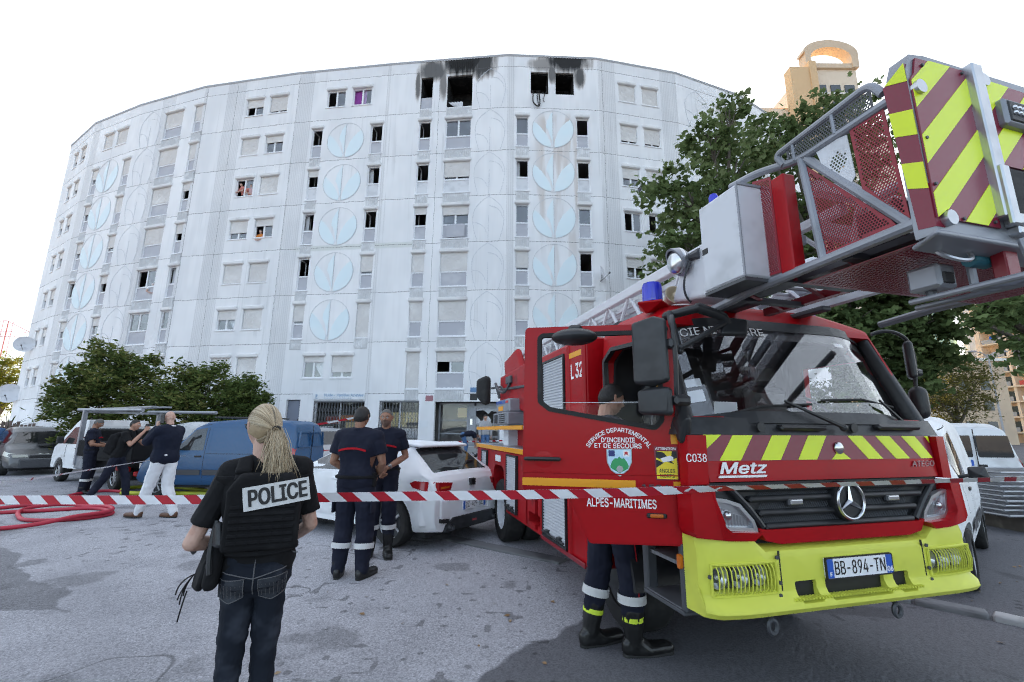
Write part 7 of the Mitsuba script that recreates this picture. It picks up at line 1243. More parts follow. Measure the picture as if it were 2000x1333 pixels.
# glasses and hair combed back into a ponytail
p.put('glasses', [tube([(-.072, .0, .022), (-.070, .07, .018), (-.055, .092, .018)], .0035, 5).apply_transform(p.H), tube([(.072, .0, .022), (.070, .07, .018), (.055, .092, .018)], .0035, 5).apply_transform(p.H)] + [tube([(e * .032 + .024 * math.cos(a), .098 - .4 * abs(.6 * math.cos(a)) * .02, .010 + .018 * math.sin(a)) for a in np.linspace(0, 2 * PI, 19)[:-1]], .003, 5, closed=True).apply_transform(p.H) for e in (-1, 1)], 'black_plastic')
hr = np.random.default_rng(3); tie = np.array([0.015, -0.118, -0.012]); R3 = np.array([.083, .106, .126])
hb = (head_shape(lambda V: .006 + .004 * (V[:, 1] < 0)).trim_by_plane((0, -.62, .78), -.012)).transform(p.H[:3]); 
mat('hair_blonde_base', (0.32, 0.235, 0.14), 0.6)
p.put('hair', noisy(tm(hb.refine_to_length(.012)), .003, 70, 4), 'hair_blonde_base', smooth=40)
scene['hair_strand'] = {'type': 'twosided', 'bsdf': {'type': 'principled', 'base_color': {'type': 'mesh_attribute', 'name': 'vertex_color'}, 'roughness': 0.38, 'specular': 0.5}}
def strand_set(n, path_fn, r):
    V, Fc, Cc, o = [], [], [], 0
    for q in range(n):
        pth, col = path_fn(q); rr = r * np.clip(np.sin(np.linspace(.35, PI - .25, len(pth))), .25, 1); m = tube(pth, rr, 4, cap=False)
        V.append(m.vertices); Fc.append(m.faces + o); o += len(m.vertices); Cc.append(np.tile(col, (len(m.vertices), 1)) * np.repeat(np.linspace(.75, 1.1, len(pth)), 4)[:, None])
    return trimesh.Trimesh(np.vstack(V), np.vstack(Fc), process=False), np.clip(np.vstack(Cc), 0, 1)
def tone():
    t = hr.random(); a, b, c_ = np.array([.60, .49, .335]), np.array([.44, .33, .20]), np.array([.20, .145, .09])
    return a * (1 - .25 * hr.random()) if t < .62 else (b * (1 - .2 * hr.random()) if t < .92 else c_)
def cap_path(q):
    if q < 1600:
        a = hr.uniform(-1.75, 1.75); d0 = unit([math.sin(a) * .95, math.cos(a) * .62 - .05, .28 + .52 * math.cos(a) ** 2 + hr.normal(0, .05)])
        if hr.random() < .45: d0 = unit([hr.normal(0, .5), hr.uniform(-.7, .4), .9])
    else: a = hr.uniform(-1, 1); d0 = unit([a * .75, -.62, -.55 - .1 * hr.random()])
    d1 = unit(tie / R3); t = np.linspace(0, 1, 14)[:, None]; om = math.acos(np.clip(d0 @ d1, -1, 1)); d = (np.sin((1 - t) * om) * d0 + np.sin(t * om) * d1) / math.sin(om)
    k_ = 1.0 + .035 * np.sin(t * PI) + hr.normal(0, .012); pth = d * R3 * k_; pth[-1] = tie + hr.normal(0, .008, 3)
    return (p.H[:3, :3] @ pth.T).T + p.H[:3, 3], tone() * (0.35 if abs(d0[0]) < .12 and d0[2] > .6 and hr.random() < .6 else 1)
m, cc = strand_set(1900, cap_path, .0018); p.put('hair_strands', m, 'hair_strand', smooth=True, color=cc, kind='stuff')
T0 = p.H[:3, :3] @ tie + p.H[:3, 3]
def tail_path(q):
    o = hr.normal(0, 1, 3); L = hr.uniform(.65, 1.1); t = np.linspace(0, 1, 12); x = T0[0] + .012 * o[0] + (.045 + .016 * o[0]) * t * L + .018 * o[1] * t ** 2; y = T0[1] - .035 * np.sin(np.minimum(t * 2.2, PI)) + .01 * o[2] + (.016 * o[1] - .02) * t; z = T0[2] + .012 * o[2] - .235 * L * t ** 1.25 + .012 * np.sin(t * 3); x = x + .006 * np.sin(t * 9 + 6 * o[1]) * t; y = y + .005 * np.sin(t * 8 + 5 * o[0]) * t
    return np.stack([x, y, z], 1), tone()
m, cc = strand_set(900, tail_path, .0016); p.put('ponytail', m, 'hair_strand', smooth=True, color=cc, kind='stuff')
p.put('hair_tie', tube([T0 + np.array([.017 * math.cos(a) + .004, -.004, .017 * math.sin(a)]) for a in np.linspace(0, 2 * PI, 15)[:-1]], .006, 6, closed=True), 'hair_dark')
p.put('ear', ear(-1).transform(p.H[:3]), 'skin_pale', smooth=True)
# ================================================================ trees and shrubs
scene['leaf'] = {'type': 'twosided', 'bsdf': {'type': 'principled', 'base_color': {'type': 'mesh_attribute', 'name': 'vertex_color'}, 'roughness': 0.5, 'specular': 0.4}} if False else {'type': 'principledthin', 'base_color': {'type': 'mesh_attribute', 'name': 'vertex_color'}, 'roughness': 0.45, 'diff_trans': 0.7, 'eta': 1.4, 'spec_trans': 0.0}
mat('bark', grime((0.10, 0.085, 0.07), (0.19, 0.17, 0.14), 5, zf=0.4), 0.9)
def leaves(blobs, per_m2, size, cols, seed, shape='plane', clump=0.22, fill=0.55, hang=0.2):
    r = np.random.default_rng(seed); C, S = [], []
    for (x, y, z, R) in blobs:
        n = max(6, int(R * R * 4 / clump ** 2 * fill)); d = r.normal(size=(n, 3)); d /= np.linalg.norm(d, axis=1, keepdims=True)
        rad = R * (0.35 + 0.72 * r.random(n) ** 0.6); C.append(np.array([x, y, z]) + d * rad[:, None] * [1, 1, 0.92]); S.append(clump * (0.6 + 0.8 * r.random(n)))
    C = np.vstack(C); S = np.concatenate(S); k = per_m2
    ctr = np.repeat(C, k, 0) + r.normal(size=(len(C) * k, 3)) * np.repeat(S, k)[:, None] * [0.6, 0.6, 0.42]; n = len(ctr)
    tone = np.repeat(r.random(len(C)), k) * 0.55 + r.random(n) * 0.45
    u = r.normal(size=(n, 3)); u[:, 2] = u[:, 2] * 0.45 - hang; u /= np.linalg.norm(u, axis=1, keepdims=True); w = np.cross(u, r.normal(size=(n, 3)) + [0, 0, 1.2]); w /= np.linalg.norm(w, axis=1, keepdims=True) + 1e-9; nn = np.cross(u, w)
    s = size * (0.65 + 0.7 * r.random(n))[:, None]
    if shape == 'plane': T_ = [(-0.5, 0, 0), (-0.25, 0.42, 0.05), (-0.05, 0.22, 0), (0.18, 0.5, 0.08), (0.5, 0, -0.05), (0.18, -0.5, 0.08), (-0.05, -0.22, 0), (-0.25, -0.42, 0.05)]; tri = [(0, 1, 2), (2, 3, 4), (0, 2, 4), (0, 4, 6), (4, 5, 6), (0, 6, 7)]
    else: T_ = [(-0.5, 0, 0), (0.05, 0.2, 0.05), (0.5, 0, -0.04), (0.05, -0.2, 0.05)]; tri = [(0, 1, 2), (0, 2, 3)]
    V = np.stack([ctr + s * (a * u + b * w + c * nn) for a, b, c in T_], 1); m = len(T_)
    F_ = (np.arange(n)[:, None, None] * m + np.array(tri)[None]).reshape(-1, 3)
    cols = np.array(cols); q = np.clip(tone * (len(cols) - 1), 0, len(cols) - 1.001); i0 = q.astype(int); col = cols[i0] * (1 - (q - i0))[:, None] + cols[i0 + 1] * (q - i0)[:, None]
    return trimesh.Trimesh(V.reshape(-1, 3), F_, process=False), np.repeat(col, m, 0), C
def tree(name, label, base, blobs, trunk_r, per, size, cols, seed, cat='tree', group=None, shape='plane', clump=0.22, fill=0.55, limbs=9, kind=None):
    k = thing(name, label, cat, group); m, c, C = leaves(blobs, per, size, cols, seed, shape, clump, fill); r = np.random.default_rng(seed + 1)
    put(k, 'crown' if cat == 'tree' else 'foliage', m, 'leaf', smooth=False, color=c)
    top = np.mean([b[:3] for b in blobs], 0); b = np.array(base, float); bl = sorted(blobs, key=lambda q: -q[3]); fork = b * 0.55 + np.array([top[0], top[1], top[2]]) * 0.45; fork[2] = b[2] + (min(q[2] - q[3] for q in blobs) - b[2]) * 0.8 + 0.15 * (top[2] - b[2])
    ms = [tube(spline([b, b * .5 + fork * .5 + r.normal(0, .05 + trunk_r * .3, 3) * [1, 1, 0], fork], 10), np.linspace(trunk_r, trunk_r * .7, 10), 9)]
    for q in bl[:limbs]:
        e = np.array(q[:3]); mid = fork * .5 + e * .5 + r.normal(0, .1, 3) * q[3]; ms.append(tube(spline([fork - [0, 0, .1], mid, e], 9), np.linspace(trunk_r * .5, trunk_r * .12, 9), 6))
        for _ in range(4):
            d = r.normal(size=3); d /= np.linalg.norm(d); ms.append(tube([mid * .3 + e * .7, e + d * q[3] * .55, e + d * q[3] * .95 + [0, 0, -.05]], [trunk_r * .14, trunk_r * .09, trunk_r * .03], 4))
    put(k, 'trunk' if cat == 'tree' else 'stem', ms, 'bark', smooth=True); return k
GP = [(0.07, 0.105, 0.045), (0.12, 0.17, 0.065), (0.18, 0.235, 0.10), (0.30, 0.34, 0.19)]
A_ = [(8.02, 14.5, 13.3, 0.75), (7.26, 14.5, 12.12, 0.92), (6.04, 14.0, 9.67, 0.97), (4.63, 13.5, 9.31, 0.43), (5.38, 14.0, 10.25, 0.56), (8.57, 15.3, 11.83, 1.41), (5.88, 14.5, 8.39, 1.03), (7.47, 15.0, 9.74, 1.38), (5.24, 14.5, 6.78, 0.67), (9.08, 15.5, 10.02, 1.25), (4.99, 14.1, 7.73, 0.52), (7.55, 15.5, 7.95, 1.07), (6.48, 15.0, 6.59, 0.69), (8.6, 15.6, 8.3, 1.2)]
B_ = [(11.86, 17.0, 14.5, 0.8), (13.0, 17.0, 15.1, 0.8), (13.9, 16.5, 15.35, 0.6), (15.4, 17.0, 15.9, 0.6), (12.56, 17.5, 13.96, 1.61), (10.88, 17.0, 13.47, 1.37), (14.08, 17.0, 14.48, 1.07), (12.57, 18.0, 11.41, 2.07), (14.38, 18.0, 11.42, 1.86), (16.01, 17.0, 14.9, 0.78), (11.62, 18.0, 9.01, 1.66), (13.6, 18.0, 9.02, 1.66), (15.9, 17.5, 13.6, 1.1)]
C_ = [(9.57, 12.5, 4.4, 1.08), (10.92, 13.0, 5.8, 1.05), (11.62, 12.5, 6.03, 1.08), (11.77, 12.2, 5.01, 0.87), (10.96, 13.0, 4.05, 1.27), (11.71, 12.5, 3.96, 0.86), (9.69, 12.5, 5.78, 0.86), (8.74, 13.1, 5.32, 0.83), (10.95, 12.5, 2.93, 0.86), (12.4, 12.2, 5.7, 0.56), (10.16, 12.8, 2.81, 1.03), (9.21, 13.0, 4.66, 0.9)]
tree('plane_tree', 'tall plane tree in front of the right end of the apartment block', (7.8, 15.4, 0), A_, 0.26, 20, 0.21, GP, 21, group=None, clump=0.30, fill=0.5)
tree('plane_tree', 'tall plane tree behind the rescue cage, its top before the arched tower', (13.0, 18.0, 0), B_, 0.28, 18, 0.22, GP, 22, clump=0.33, fill=0.5)
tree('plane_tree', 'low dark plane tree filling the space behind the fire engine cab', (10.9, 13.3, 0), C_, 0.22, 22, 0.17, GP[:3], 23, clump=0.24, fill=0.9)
D_ = [(9.75, 8.5, 3.87, 0.44), (10.17, 8.5, 4.4, 0.39), (9.2, 8.3, 3.97, 0.25), (10.12, 8.5, 3.51, 0.44), (9.56, 8.3, 3.08, 0.23), (9.0, 8.3, 3.71, 0.14), (11.02, 8.8, 4.12, 0.71), (11.9, 9.2, 4.6, 1.1), (12.9, 9.5, 5.2, 1.2)]
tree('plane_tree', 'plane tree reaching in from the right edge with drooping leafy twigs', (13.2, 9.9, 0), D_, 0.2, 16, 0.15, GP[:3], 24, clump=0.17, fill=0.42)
tree('olive_tree', 'rounded yellowish green tree beyond the white vans', (25.8, 26.2, 0), [(25.77, 26.0, 4.44, 1.85), (23.88, 25.5, 3.94, 1.23), (27.15, 26.0, 4.6, 1.08), (25.73, 26.0, 5.81, 1.02), (26.14, 26.0, 3.26, 1.34), (24.6, 26.0, 2.95, 1.2)], 0.2, 26, 0.16, [(0.055, 0.062, 0.02), (0.10, 0.10, 0.035), (0.16, 0.15, 0.05), (0.22, 0.20, 0.06)], 25, shape='lance', clump=0.3, fill=0.8)
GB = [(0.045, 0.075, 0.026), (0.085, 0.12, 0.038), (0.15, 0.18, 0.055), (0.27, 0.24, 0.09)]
tree('bush', 'tallest of the dense green bushes in front of the apartment block', (-15.0, 16.5, 0), [(-15.17, 16.5, 3.26, 1.18), (-15.73, 16.2, 2.76, 0.89), (-14.0, 16.5, 3.27, 0.99), (-15.35, 16.5, 4.22, 0.61), (-16.34, 16.2, 2.85, 0.45), (-15.07, 16.2, 2.21, 0.97), (-13.82, 16.5, 2.24, 0.99), (-13.56, 16.5, 3.85, 0.42), (-16.66, 16.5, 2.22, 0.42), (-14.73, 16.5, 3.93, 0.57), (-14.4, 16.6, 1.3, 0.9), (-15.6, 16.6, 1.3, 0.8)], 0.12, 30, 0.18, GB, 31, 'bush', None, 'lance', 0.21, 0.7)
tree('bush', 'middle dense green bush above the bed of the flatbed pickup', (-11.7, 16.5, 0), [(-12.08, 16.5, 2.9, 0.95), (-11.2, 16.5, 2.72, 0.99), (-12.17, 16.5, 3.72, 0.42), (-11.17, 16.5, 3.42, 0.61), (-12.45, 16.5, 2.25, 0.85), (-10.92, 16.5, 2.04, 0.85), (-12.7, 16.5, 2.6, 0.7), (-11.7, 16.5, 1.4, 0.9)], 0.1, 30, 0.18, GB, 32, 'bush', None, 'lance', 0.21, 0.7)
tree('bush', 'rounded dark green bush behind the roof of the blue van', (-9.6, 16.3, 0), [(-9.57, 16.2, 2.66, 0.78), (-10.03, 16.2, 2.34, 0.67), (-9.16, 16.2, 2.44, 0.48), (-9.72, 16.2, 3.27, 0.41), (-9.34, 16.2, 1.98, 0.63), (-9.8, 16.3, 1.3, 0.7)], 0.09, 30, 0.16, GB[:3], 33, 'bush', None, 'lance', 0.19, 0.95)
tree('bush', 'added dark hedge closing the bright gaps below the plane trees on the right', (10.5, 15.2, 0), [(7.6, 15.2, 1.2, 1.1), (9.0, 15.3, 1.5, 1.2), (10.5, 15.2, 1.7, 1.3), (12.0, 15.0, 1.5, 1.2), (11.2, 15.4, 2.6, 0.9), (9.6, 15.4, 2.6, 0.9), (8.2, 15.4, 2.2, 0.9)], 0.08, 24, 0.15, GB[:3], 36, 'bush', None, 'lance', 0.24, 0.9)  # hedge added to keep bright gaps out of the windshield view
YL = [(0.08, 0.11, 0.02), (0.16, 0.18, 0.03), (0.26, 0.25, 0.05)]
tree('far_tree', 'sunlit yellow green tree beyond the left end of the apartment block', (-47.5, 42.0, 0), [(-47.82, 42.0, 7.06, 1.54), (-48.86, 42.0, 6.32, 1.93), (-46.76, 42.0, 5.99, 0.87), (-47.62, 42.0, 5.12, 1.69), (-49.5, 42.0, 4.5, 1.9), (-47.3, 42, 3.9, 1.5)], 0.25, 22, 0.3, YL, 34, shape='lance', clump=0.4, fill=0.8)
# palm-like clump before the left end of the block
k = thing('palm', 'low spiky palm in front of the left end of the apartment block', 'palm'); pr = np.random.default_rng(5); ms = []; base = np.array([-28.9, 26.1, 1.3])
for q in range(46):
    a = pr.uniform(0, 2 * PI); e = pr.uniform(.1, 1.2); L = pr.uniform(1.0, 1.9); d = np.array([math.cos(a) * math.cos(e), math.sin(a) * math.cos(e), math.sin(e)]); t = np.linspace(0, 1, 7)[:, None]; pth = base + d * t * L + [0, 0, -.5] * t ** 2 * L * .7; sd_ = np.cross(d, [0, 0, 1.0]) * .07
    w = np.sin(np.linspace(.5, PI, 7))[:, None]; v = np.vstack([pth + sd_ * w, pth - sd_ * w]); i = np.arange(6); ms.append(trimesh.Trimesh(v, np.vstack([np.stack([i, i + 1, i + 8], 1), np.stack([i, i + 8, i + 7], 1)]), process=False))
m = trimesh.util.concatenate(ms); put(k, 'frond', m, 'leaf', smooth=False, color=np.tile([.035, .06, .025], (len(m.vertices), 1))); put(k, 'trunk', cyl((-28.9, 26.1, 0.1), (-28.9, 26.1, 1.4), .16, 8), 'bark')
# ================================================================ far buildings
mat('beige_render', grime((0.58, 0.46, 0.33), (0.52, 0.41, 0.30), 0.3), 0.85); mat('beige_pale', (0.66, 0.56, 0.44), 0.85); mat('orange_render', (0.60, 0.42, 0.24), 0.85); mat('green_render', grime((0.36, 0.55, 0.47), (0.32, 0.50, 0.43), 0.2), 0.85); mat('white_render', (0.78, 0.77, 0.74), 0.8); mat('dark_glass', (0.06, 0.07, 0.08), 0.1, coat=0.5); mat('railing_grey', (0.32, 0.33, 0.35), 0.6); mat('awning_red', (0.45, 0.07, 0.06), 0.8)
k = thing('arched_tower', 'pale and orange tower block with an arched rooftop behind the trees', 'tower')
put(k, 'wall', [bx(45.6, 53.6, 60, 70, 0, 57.5), bx(36.2, 45.6, 62, 72, 0, 52.2), bx(53.6, 60, 63, 72, 0, 48.0), bx(40.5, 45.6, 60.8, 61.99, 0, 51.0)], 'beige_pale', smooth=False); put(k, 'side_wall', [bx(42.6, 45.7, 59.0, 60.5, 0, 57.0), bx(45.55, 46.6, 58.8, 60.0, 0, 58.0)], 'orange_render', smooth=False)
ar = Polygon([(45.6, 57.5), (45.6, 60.3)] + [(49.6 + 4.3 * math.cos(a), 60.0 + 2.4 * math.sin(a)) for a in np.linspace(PI, 0, 16)] + [(53.8, 57.5), (52.8, 57.5), (52.8, 59.2)] + [(49.6 + 3.2 * math.cos(a), 59.2 + 1.9 * math.sin(a)) for a in np.linspace(0, PI, 14)] + [(46.5, 57.5)])
put(k, 'roof_arch', fr(ar, 59.4, 1.6), 'beige_render', smooth=False); put(k, 'parapet', [bx(46.6, 52.8, 59.6, 60.2, 57.5, 58.3)], 'beige_render')
for z in np.arange(30, 56, 2.9):
    for x in (47.0, 49.2, 51.4): put(k, 'window', bx(x, x + 1.5, 59.85, 60.02, z, z + 1.4), 'dark_glass', smooth=False)
    put(k, 'balcony', bx(46.6, 53.5, 59.0, 60.0, z - 0.9, z - 0.7), 'white_render', smooth=False)
    for x in (38, 41.2): put(k, 'window', bx(x, x + 1.4, 61.85, 62.02, z - 3, z - 1.6), 'dark_glass', smooth=False)
k = thing('balcony_tower', 'tall beige apartment tower with rows of balconies at the right edge', 'tower'); X0 = 98.2
put(k, 'wall', [bx(X0 + 1.5, X0 + 14, 60, 92, 0, 62)], 'beige_render', smooth=False); put(k, 'pier', [bx(X0 - 0.3, X0 + 1.6, 91.2, 92.6, 0, 63), *[bx(X0 - 0.1, X0 + 1.6, y, y + 0.5, 0, 62) for y in (86.5, 81.0, 75.5, 70)]], 'beige_pale', smooth=False)
put(k, 'corner_strip', bx(X0 - 1.6, X0 - 0.2, 92.2, 93.4, 0, 63), 'white_render', smooth=False)
br = np.random.default_rng(8)
for q in range(20):
    z = 1.8 + q * 2.95
    put(k, 'floor_slab', bx(X0 - 0.4, X0 + 1.6, 60, 91.4, z, z + 0.25), 'beige_pale', smooth=False)
    for y in (87.2, 81.8, 76.3, 70.8):
        mt = 'awning_red' if (q, y) in ((3, 81.8), (7, 76.3)) else ('railing_grey' if br.random() < .75 else 'white_render')
        put(k, 'balcony_railing', bx(X0 - 0.35, X0 - 0.28, y, y + 3.8, z + 0.3, z + 1.15), mt, smooth=False); put(k, 'window', bx(X0 + 1.45, X0 + 1.53, y + 0.4, y + 2.6, z + 0.4, z + 2.3), 'dark_glass', smooth=False)
        if br.random() < .35: put(k, 'laundry', bx(X0 - 0.25, X0 - 0.2, y + 1, y + 2.2, z + 0.7, z + 1.7), ['white_render', 'plate_blue', 'orange_render'][int(br.random() * 3)], smooth=False)
k = thing('green_building', 'pale green windowless gable wall beside the balcony tower', 'building'); put(k, 'wall', bx(86, 96.5, 94.5, 104, 0, 40), 'green_render', smooth=False); put(k, 'roof', bx(85.7, 96.9, 94.2, 104.3, 40, 40.5), 'white_render', smooth=False)
k = thing('low_building', 'low beige building behind the rounded olive tree', 'building'); put(k, 'wall', bx(48, 78, 70, 80, 0, 13), 'beige_render', smooth=False); put(k, 'roof', bx(47.6, 78.4, 69.6, 80.4, 13, 13.4), 'white_render', smooth=False)
for x in np.arange(50, 77, 3.4):
    for z in (2, 5.2, 8.4): put(k, 'window', bx(x, x + 1.4, 69.9, 70.03, z, z + 1.5), 'dark_glass', smooth=False)
k = thing('crane', 'distant red lattice crane jib left of the apartment block', 'crane'); cr = [tube([(-215, 150, z), (-166, 150, z - 1.0)], .09, 4) for z in (33.0, 34.8)] + [tube([(-215 + 2.2 * q, 150, 33.0 - .045 * q), (-213.9 + 2.2 * q, 150, 34.8 - .045 * q), (-212.8 + 2.2 * q, 150, 33.0 - .045 * q)], .05, 4) for q in range(22)]
put(k, 'jib', cr, 'awning_red'); put(k, 'mast', [tube([(-176 + a, 150 + b, 0), (-176 + a, 150 + b, 38)], .10, 4) for a, b in ((0, 0), (1.6, 0), (0, 1.6), (1.6, 1.6))] + [tube([(-175.2, 150, 38), (-190, 150, 34.6)], .1, 4), tube([(-175.2, 150, 38), (-166, 150, 33.8)], .1, 4)], 'awning_red')
k = thing('lamp_post', 'slim grey street lamp with two arms before the balcony tower', 'lamp post'); put(k, 'pole', [cyl((48.8, 45, 0), (48.8, 45, 9.6), .10, 8, .07)], 'railing_grey'); put(k, 'arm', [tube([(48.8, 45, 9.4), (49.5, 45, 9.8), (50.3, 45, 9.9)], .05, 5), tube([(48.8, 45, 9.4), (48.1, 45, 9.8), (47.5, 45, 9.9)], .05, 5)], 'railing_grey'); put(k, 'lamp_head', [bx(50.2, 50.8, 44.85, 45.15, 9.82, 9.98, .04), bx(46.9, 47.6, 44.85, 45.15, 9.82, 9.98, .04)], 'railing_grey')
# ================================================================ tapes, hoses, barriers, kerb, small things
mat('tape_white', (0.72, 0.72, 0.74), 0.4); mat('tape_red', (0.42, 0.012, 0.025), 0.4)
def ribbon(path, w, tilt, n):
    p = spline(path, n); t = np.gradient(p, axis=0); t /= np.linalg.norm(t, axis=1, keepdims=True); up = np.array([0, 0, 1.0]) - t * t[:, 2:]; up /= np.linalg.norm(up, axis=1, keepdims=True); sd_ = np.cross(t, up); ang = np.interp(np.linspace(0, 1, n), *tilt)[:, None]
    d = up * np.cos(ang) + sd_ * np.sin(ang); nn = np.cross(t, d); s = np.r_[0, np.cumsum(np.linalg.norm(np.diff(p, axis=0), axis=1))]; return p, d, nn, s
def tape(label, path, w, tilt, n, period, slant, group=None, frac=.46):
    k = thing('barrier_tape', label, 'tape', group); p, d, nn, s = ribbon(path, w, tilt, n); a, b = p - d * w / 2, p + d * w / 2; i = np.arange(n - 1)
    put(k, 'strip', trimesh.Trimesh(np.vstack([a, b]), np.vstack([np.stack([i, i + 1, i + n + 1], 1), np.stack([i, i + n + 1, i + n], 1)]), process=False), 'tape_white', smooth=True)
    I = lambda A, q: np.stack([np.interp(q, s, A[:, c]) for c in range(3)], -1); ms = []
    for q in np.arange(0, s[-1] - period, period):
        for sg in (-1, 1):
            rows = [[I(p, q + slant * (0.5 - h) + u) + I(d, q + slant * (0.5 - h) + u) * w * (h - .5) + sg * .0012 * I(nn, q) for u in np.linspace(0, period * frac, 3)] for h in (0, .5, 1)]; v = np.array(rows).reshape(-1, 3); ms.append(trimesh.Trimesh(v, [(0, 1, 4), (0, 4, 3), (1, 2, 5), (1, 5, 4), (3, 4, 7), (3, 7, 6), (4, 5, 8), (4, 8, 7)], process=False))
    put(k, 'red_stripe', trimesh.util.concatenate(ms), 'tape_red', smooth=False, kind='stuff'); return k
tape('red and white striped tape across the foreground in front of the fire engine', [(-4.9, 3.0, 1.07), (-4.014, 2.95, 1.083), (-3.138, 2.88, 1.114), (-2.12, 2.78, 1.136), (-1.481, 2.72, 1.156), (-0.874, 2.68, 1.175), (0.006, 2.62, 1.200), (0.572, 2.57, 1.222), (0.955, 2.52, 1.246), (1.382, 2.47, 1.27), (1.936, 2.47, 1.292), (2.55, 2.56, 1.303), (3.289, 2.7, 1.302), (4.3, 2.9, 1.29)], 0.052, ([0, .52, .62, .66, 1], [0, .15, .4, 1.02, 1.0]), 120, 0.188, 0.06)
tape('twisted white tape slanting across the left group of people', [(-5.9, 4.2, 0.90), (-5.71, 5.2, 0.94), (-6.145, 6.2, 0.922), (-6.719, 7.6, 0.915), (-7.32, 9.3, 0.918), (-7.5, 10.6, 0.95)], 0.05, ([0, .3, 1], [.3, .9, 1.2]), 60, 0.8, 0.05, None, .06)
tape('thin red and white tape strung across the forecourt at the entrance', [(-5.6, 20.1, 1.1), (-3.334, 20.0, 1.06), (-1.08, 19.8, 1.12), (0.6, 19.5, 1.19)], 0.06, ([0, 1], [.2, .2]), 60, 0.3, 0.03)
tape('slack white tape rising behind the silver car by the left grille', [(-9.2, 19.3, 1.6), (-8.112, 20.0, 1.861), (-7.0, 21.3, 2.2)], 0.09, ([0, 1], [.3, .3]), 30, 0.9, 0.1)
def hose(label, paths, r, mt, name='fire_hose'):
    k = thing(name, label, 'hose'); put(k, '', [tube(spline([(x, y, r + (h[0] if h else 0)) for x, y, *h in q], 30 * len(q)), r, 8) for q in paths], mt, smooth=True)
mat('hose_red', grime((0.42, 0.02, 0.045), (0.33, 0.018, 0.035), 3), 0.5); mat('hose_yellow', grime((0.50, 0.52, 0.04), (0.40, 0.42, 0.05), 3), 0.5)
hose('red fire hose lying in loose loops on the asphalt at left', [[(-10.6, 8.1), (-9.6, 8.37), (-9.3, 8.58), (-8.66, 8.87), (-8.22, 9.1), (-7.5, 8.81), (-7.25, 8.55), (-7.26, 8.26), (-7.49, 8.0), (-8.08, 7.93), (-8.66, 8.3), (-9.12, 8.92, .03), (-9.02, 9.3, .03), (-8.37, 9.2, .03), (-7.83, 9.05, .05), (-7.42, 8.76, .06), (-7.2, 8.36, .06), (-7.33, 7.98, .06), (-7.45, 7.55, .03), (-7.84, 7.28), (-8.16, 7.16), (-9.2, 6.9)], [(-10.5, 8.6), (-9.83, 9.05), (-9.67, 9.36), (-9.0, 9.6), (-8.6, 9.5)]], 0.033, 'hose_red')
hose('short red hose behind the feet of the left firefighter', [[(-9.2, 9.7), (-9.8, 10.3), (-10.2, 11.0), (-10.15, 11.5), (-9.7, 11.5), (-9.35, 11.25)]], 0.035, 'hose_red')
hose('yellow fire hose looping under the front of the blue van', [[(-9.3, 11.2), (-9.75, 11.7), (-9.9, 12.1), (-9.5, 12.4), (-8.95, 12.35), (-7.9, 11.8), (-7.0, 11.6)], [(-9.3, 11.15), (-8.62, 11.11), (-8.03, 11.14), (-7.0, 11.05), (-5.5, 10.9), (-4.6, 11.2)]], 0.045, 'hose_yellow')
k = thing('fire_hose', 'yellow green hose on the forecourt leading to the entrance', 'hose'); put(k, '', tube(spline([(-4.2, 18.2, .38), (-3.5, 18.8, .48), (-3.0, 19.4, .52), (-2.7, 20.2, .58), (-2.6, 21.2, .78), (-2.6, 22.0, .86)], 40), .06, 8), 'hose_yellow', smooth=True)
# stacked crowd barriers
mat('galvanised', grime((0.40, 0.41, 0.43), (0.52, 0.53, 0.55), 4), 0.4, 0.75); brr = np.random.default_rng(2)
WORD = ['topmost', 'second from the top', 'third from the top', 'fourth from the top', 'fifth from the top', 'sixth from the top', 'seventh from the top', 'eighth from the top', 'ninth from the top', 'lowest']
for q in range(10):
    z = 0.95 - q * 0.073; k = thing('crowd_barrier', 'galvanised crowd barrier, ' + WORD[q] + ' of the flat stack', 'barrier', 'crowd barriers lying in a stack'); M = mtx((7.86 + brr.normal(0, .015), 7.45 + brr.normal(0, .03), z), 0.06 + brr.normal(0, .006))
    put(k, 'frame', [tube([(0, 0, 0), (2.3, 0, 0)], .019, 8), tube([(0, .9, 0), (2.3, .9, 0)], .019, 8), tube([(0, 0, 0), (0, .9, 0)], .019, 8), tube([(2.3, 0, 0), (2.3, .9, 0)], .019, 8)], 'galvanised', M=M); put(k, 'bars', [tube([(x, 0.02, 0), (x, 0.88, 0)], .008, 5) for x in np.arange(.12, 2.25, .12)], 'galvanised', M=M); put(k, 'foot', [bx(x, x + .04, -.10, .28, -.035, -.015) for x in (.35, 1.9)], 'galvanised', M=M)
k = thing('timber_block', 'dark timber bearers under the stack of crowd barriers', 'timber'); put(k, 'bearer', [bx(x, x + .1, 7.4, 8.5, 0.0, 0.24) for x in (8.3, 9.6)], 'bark')
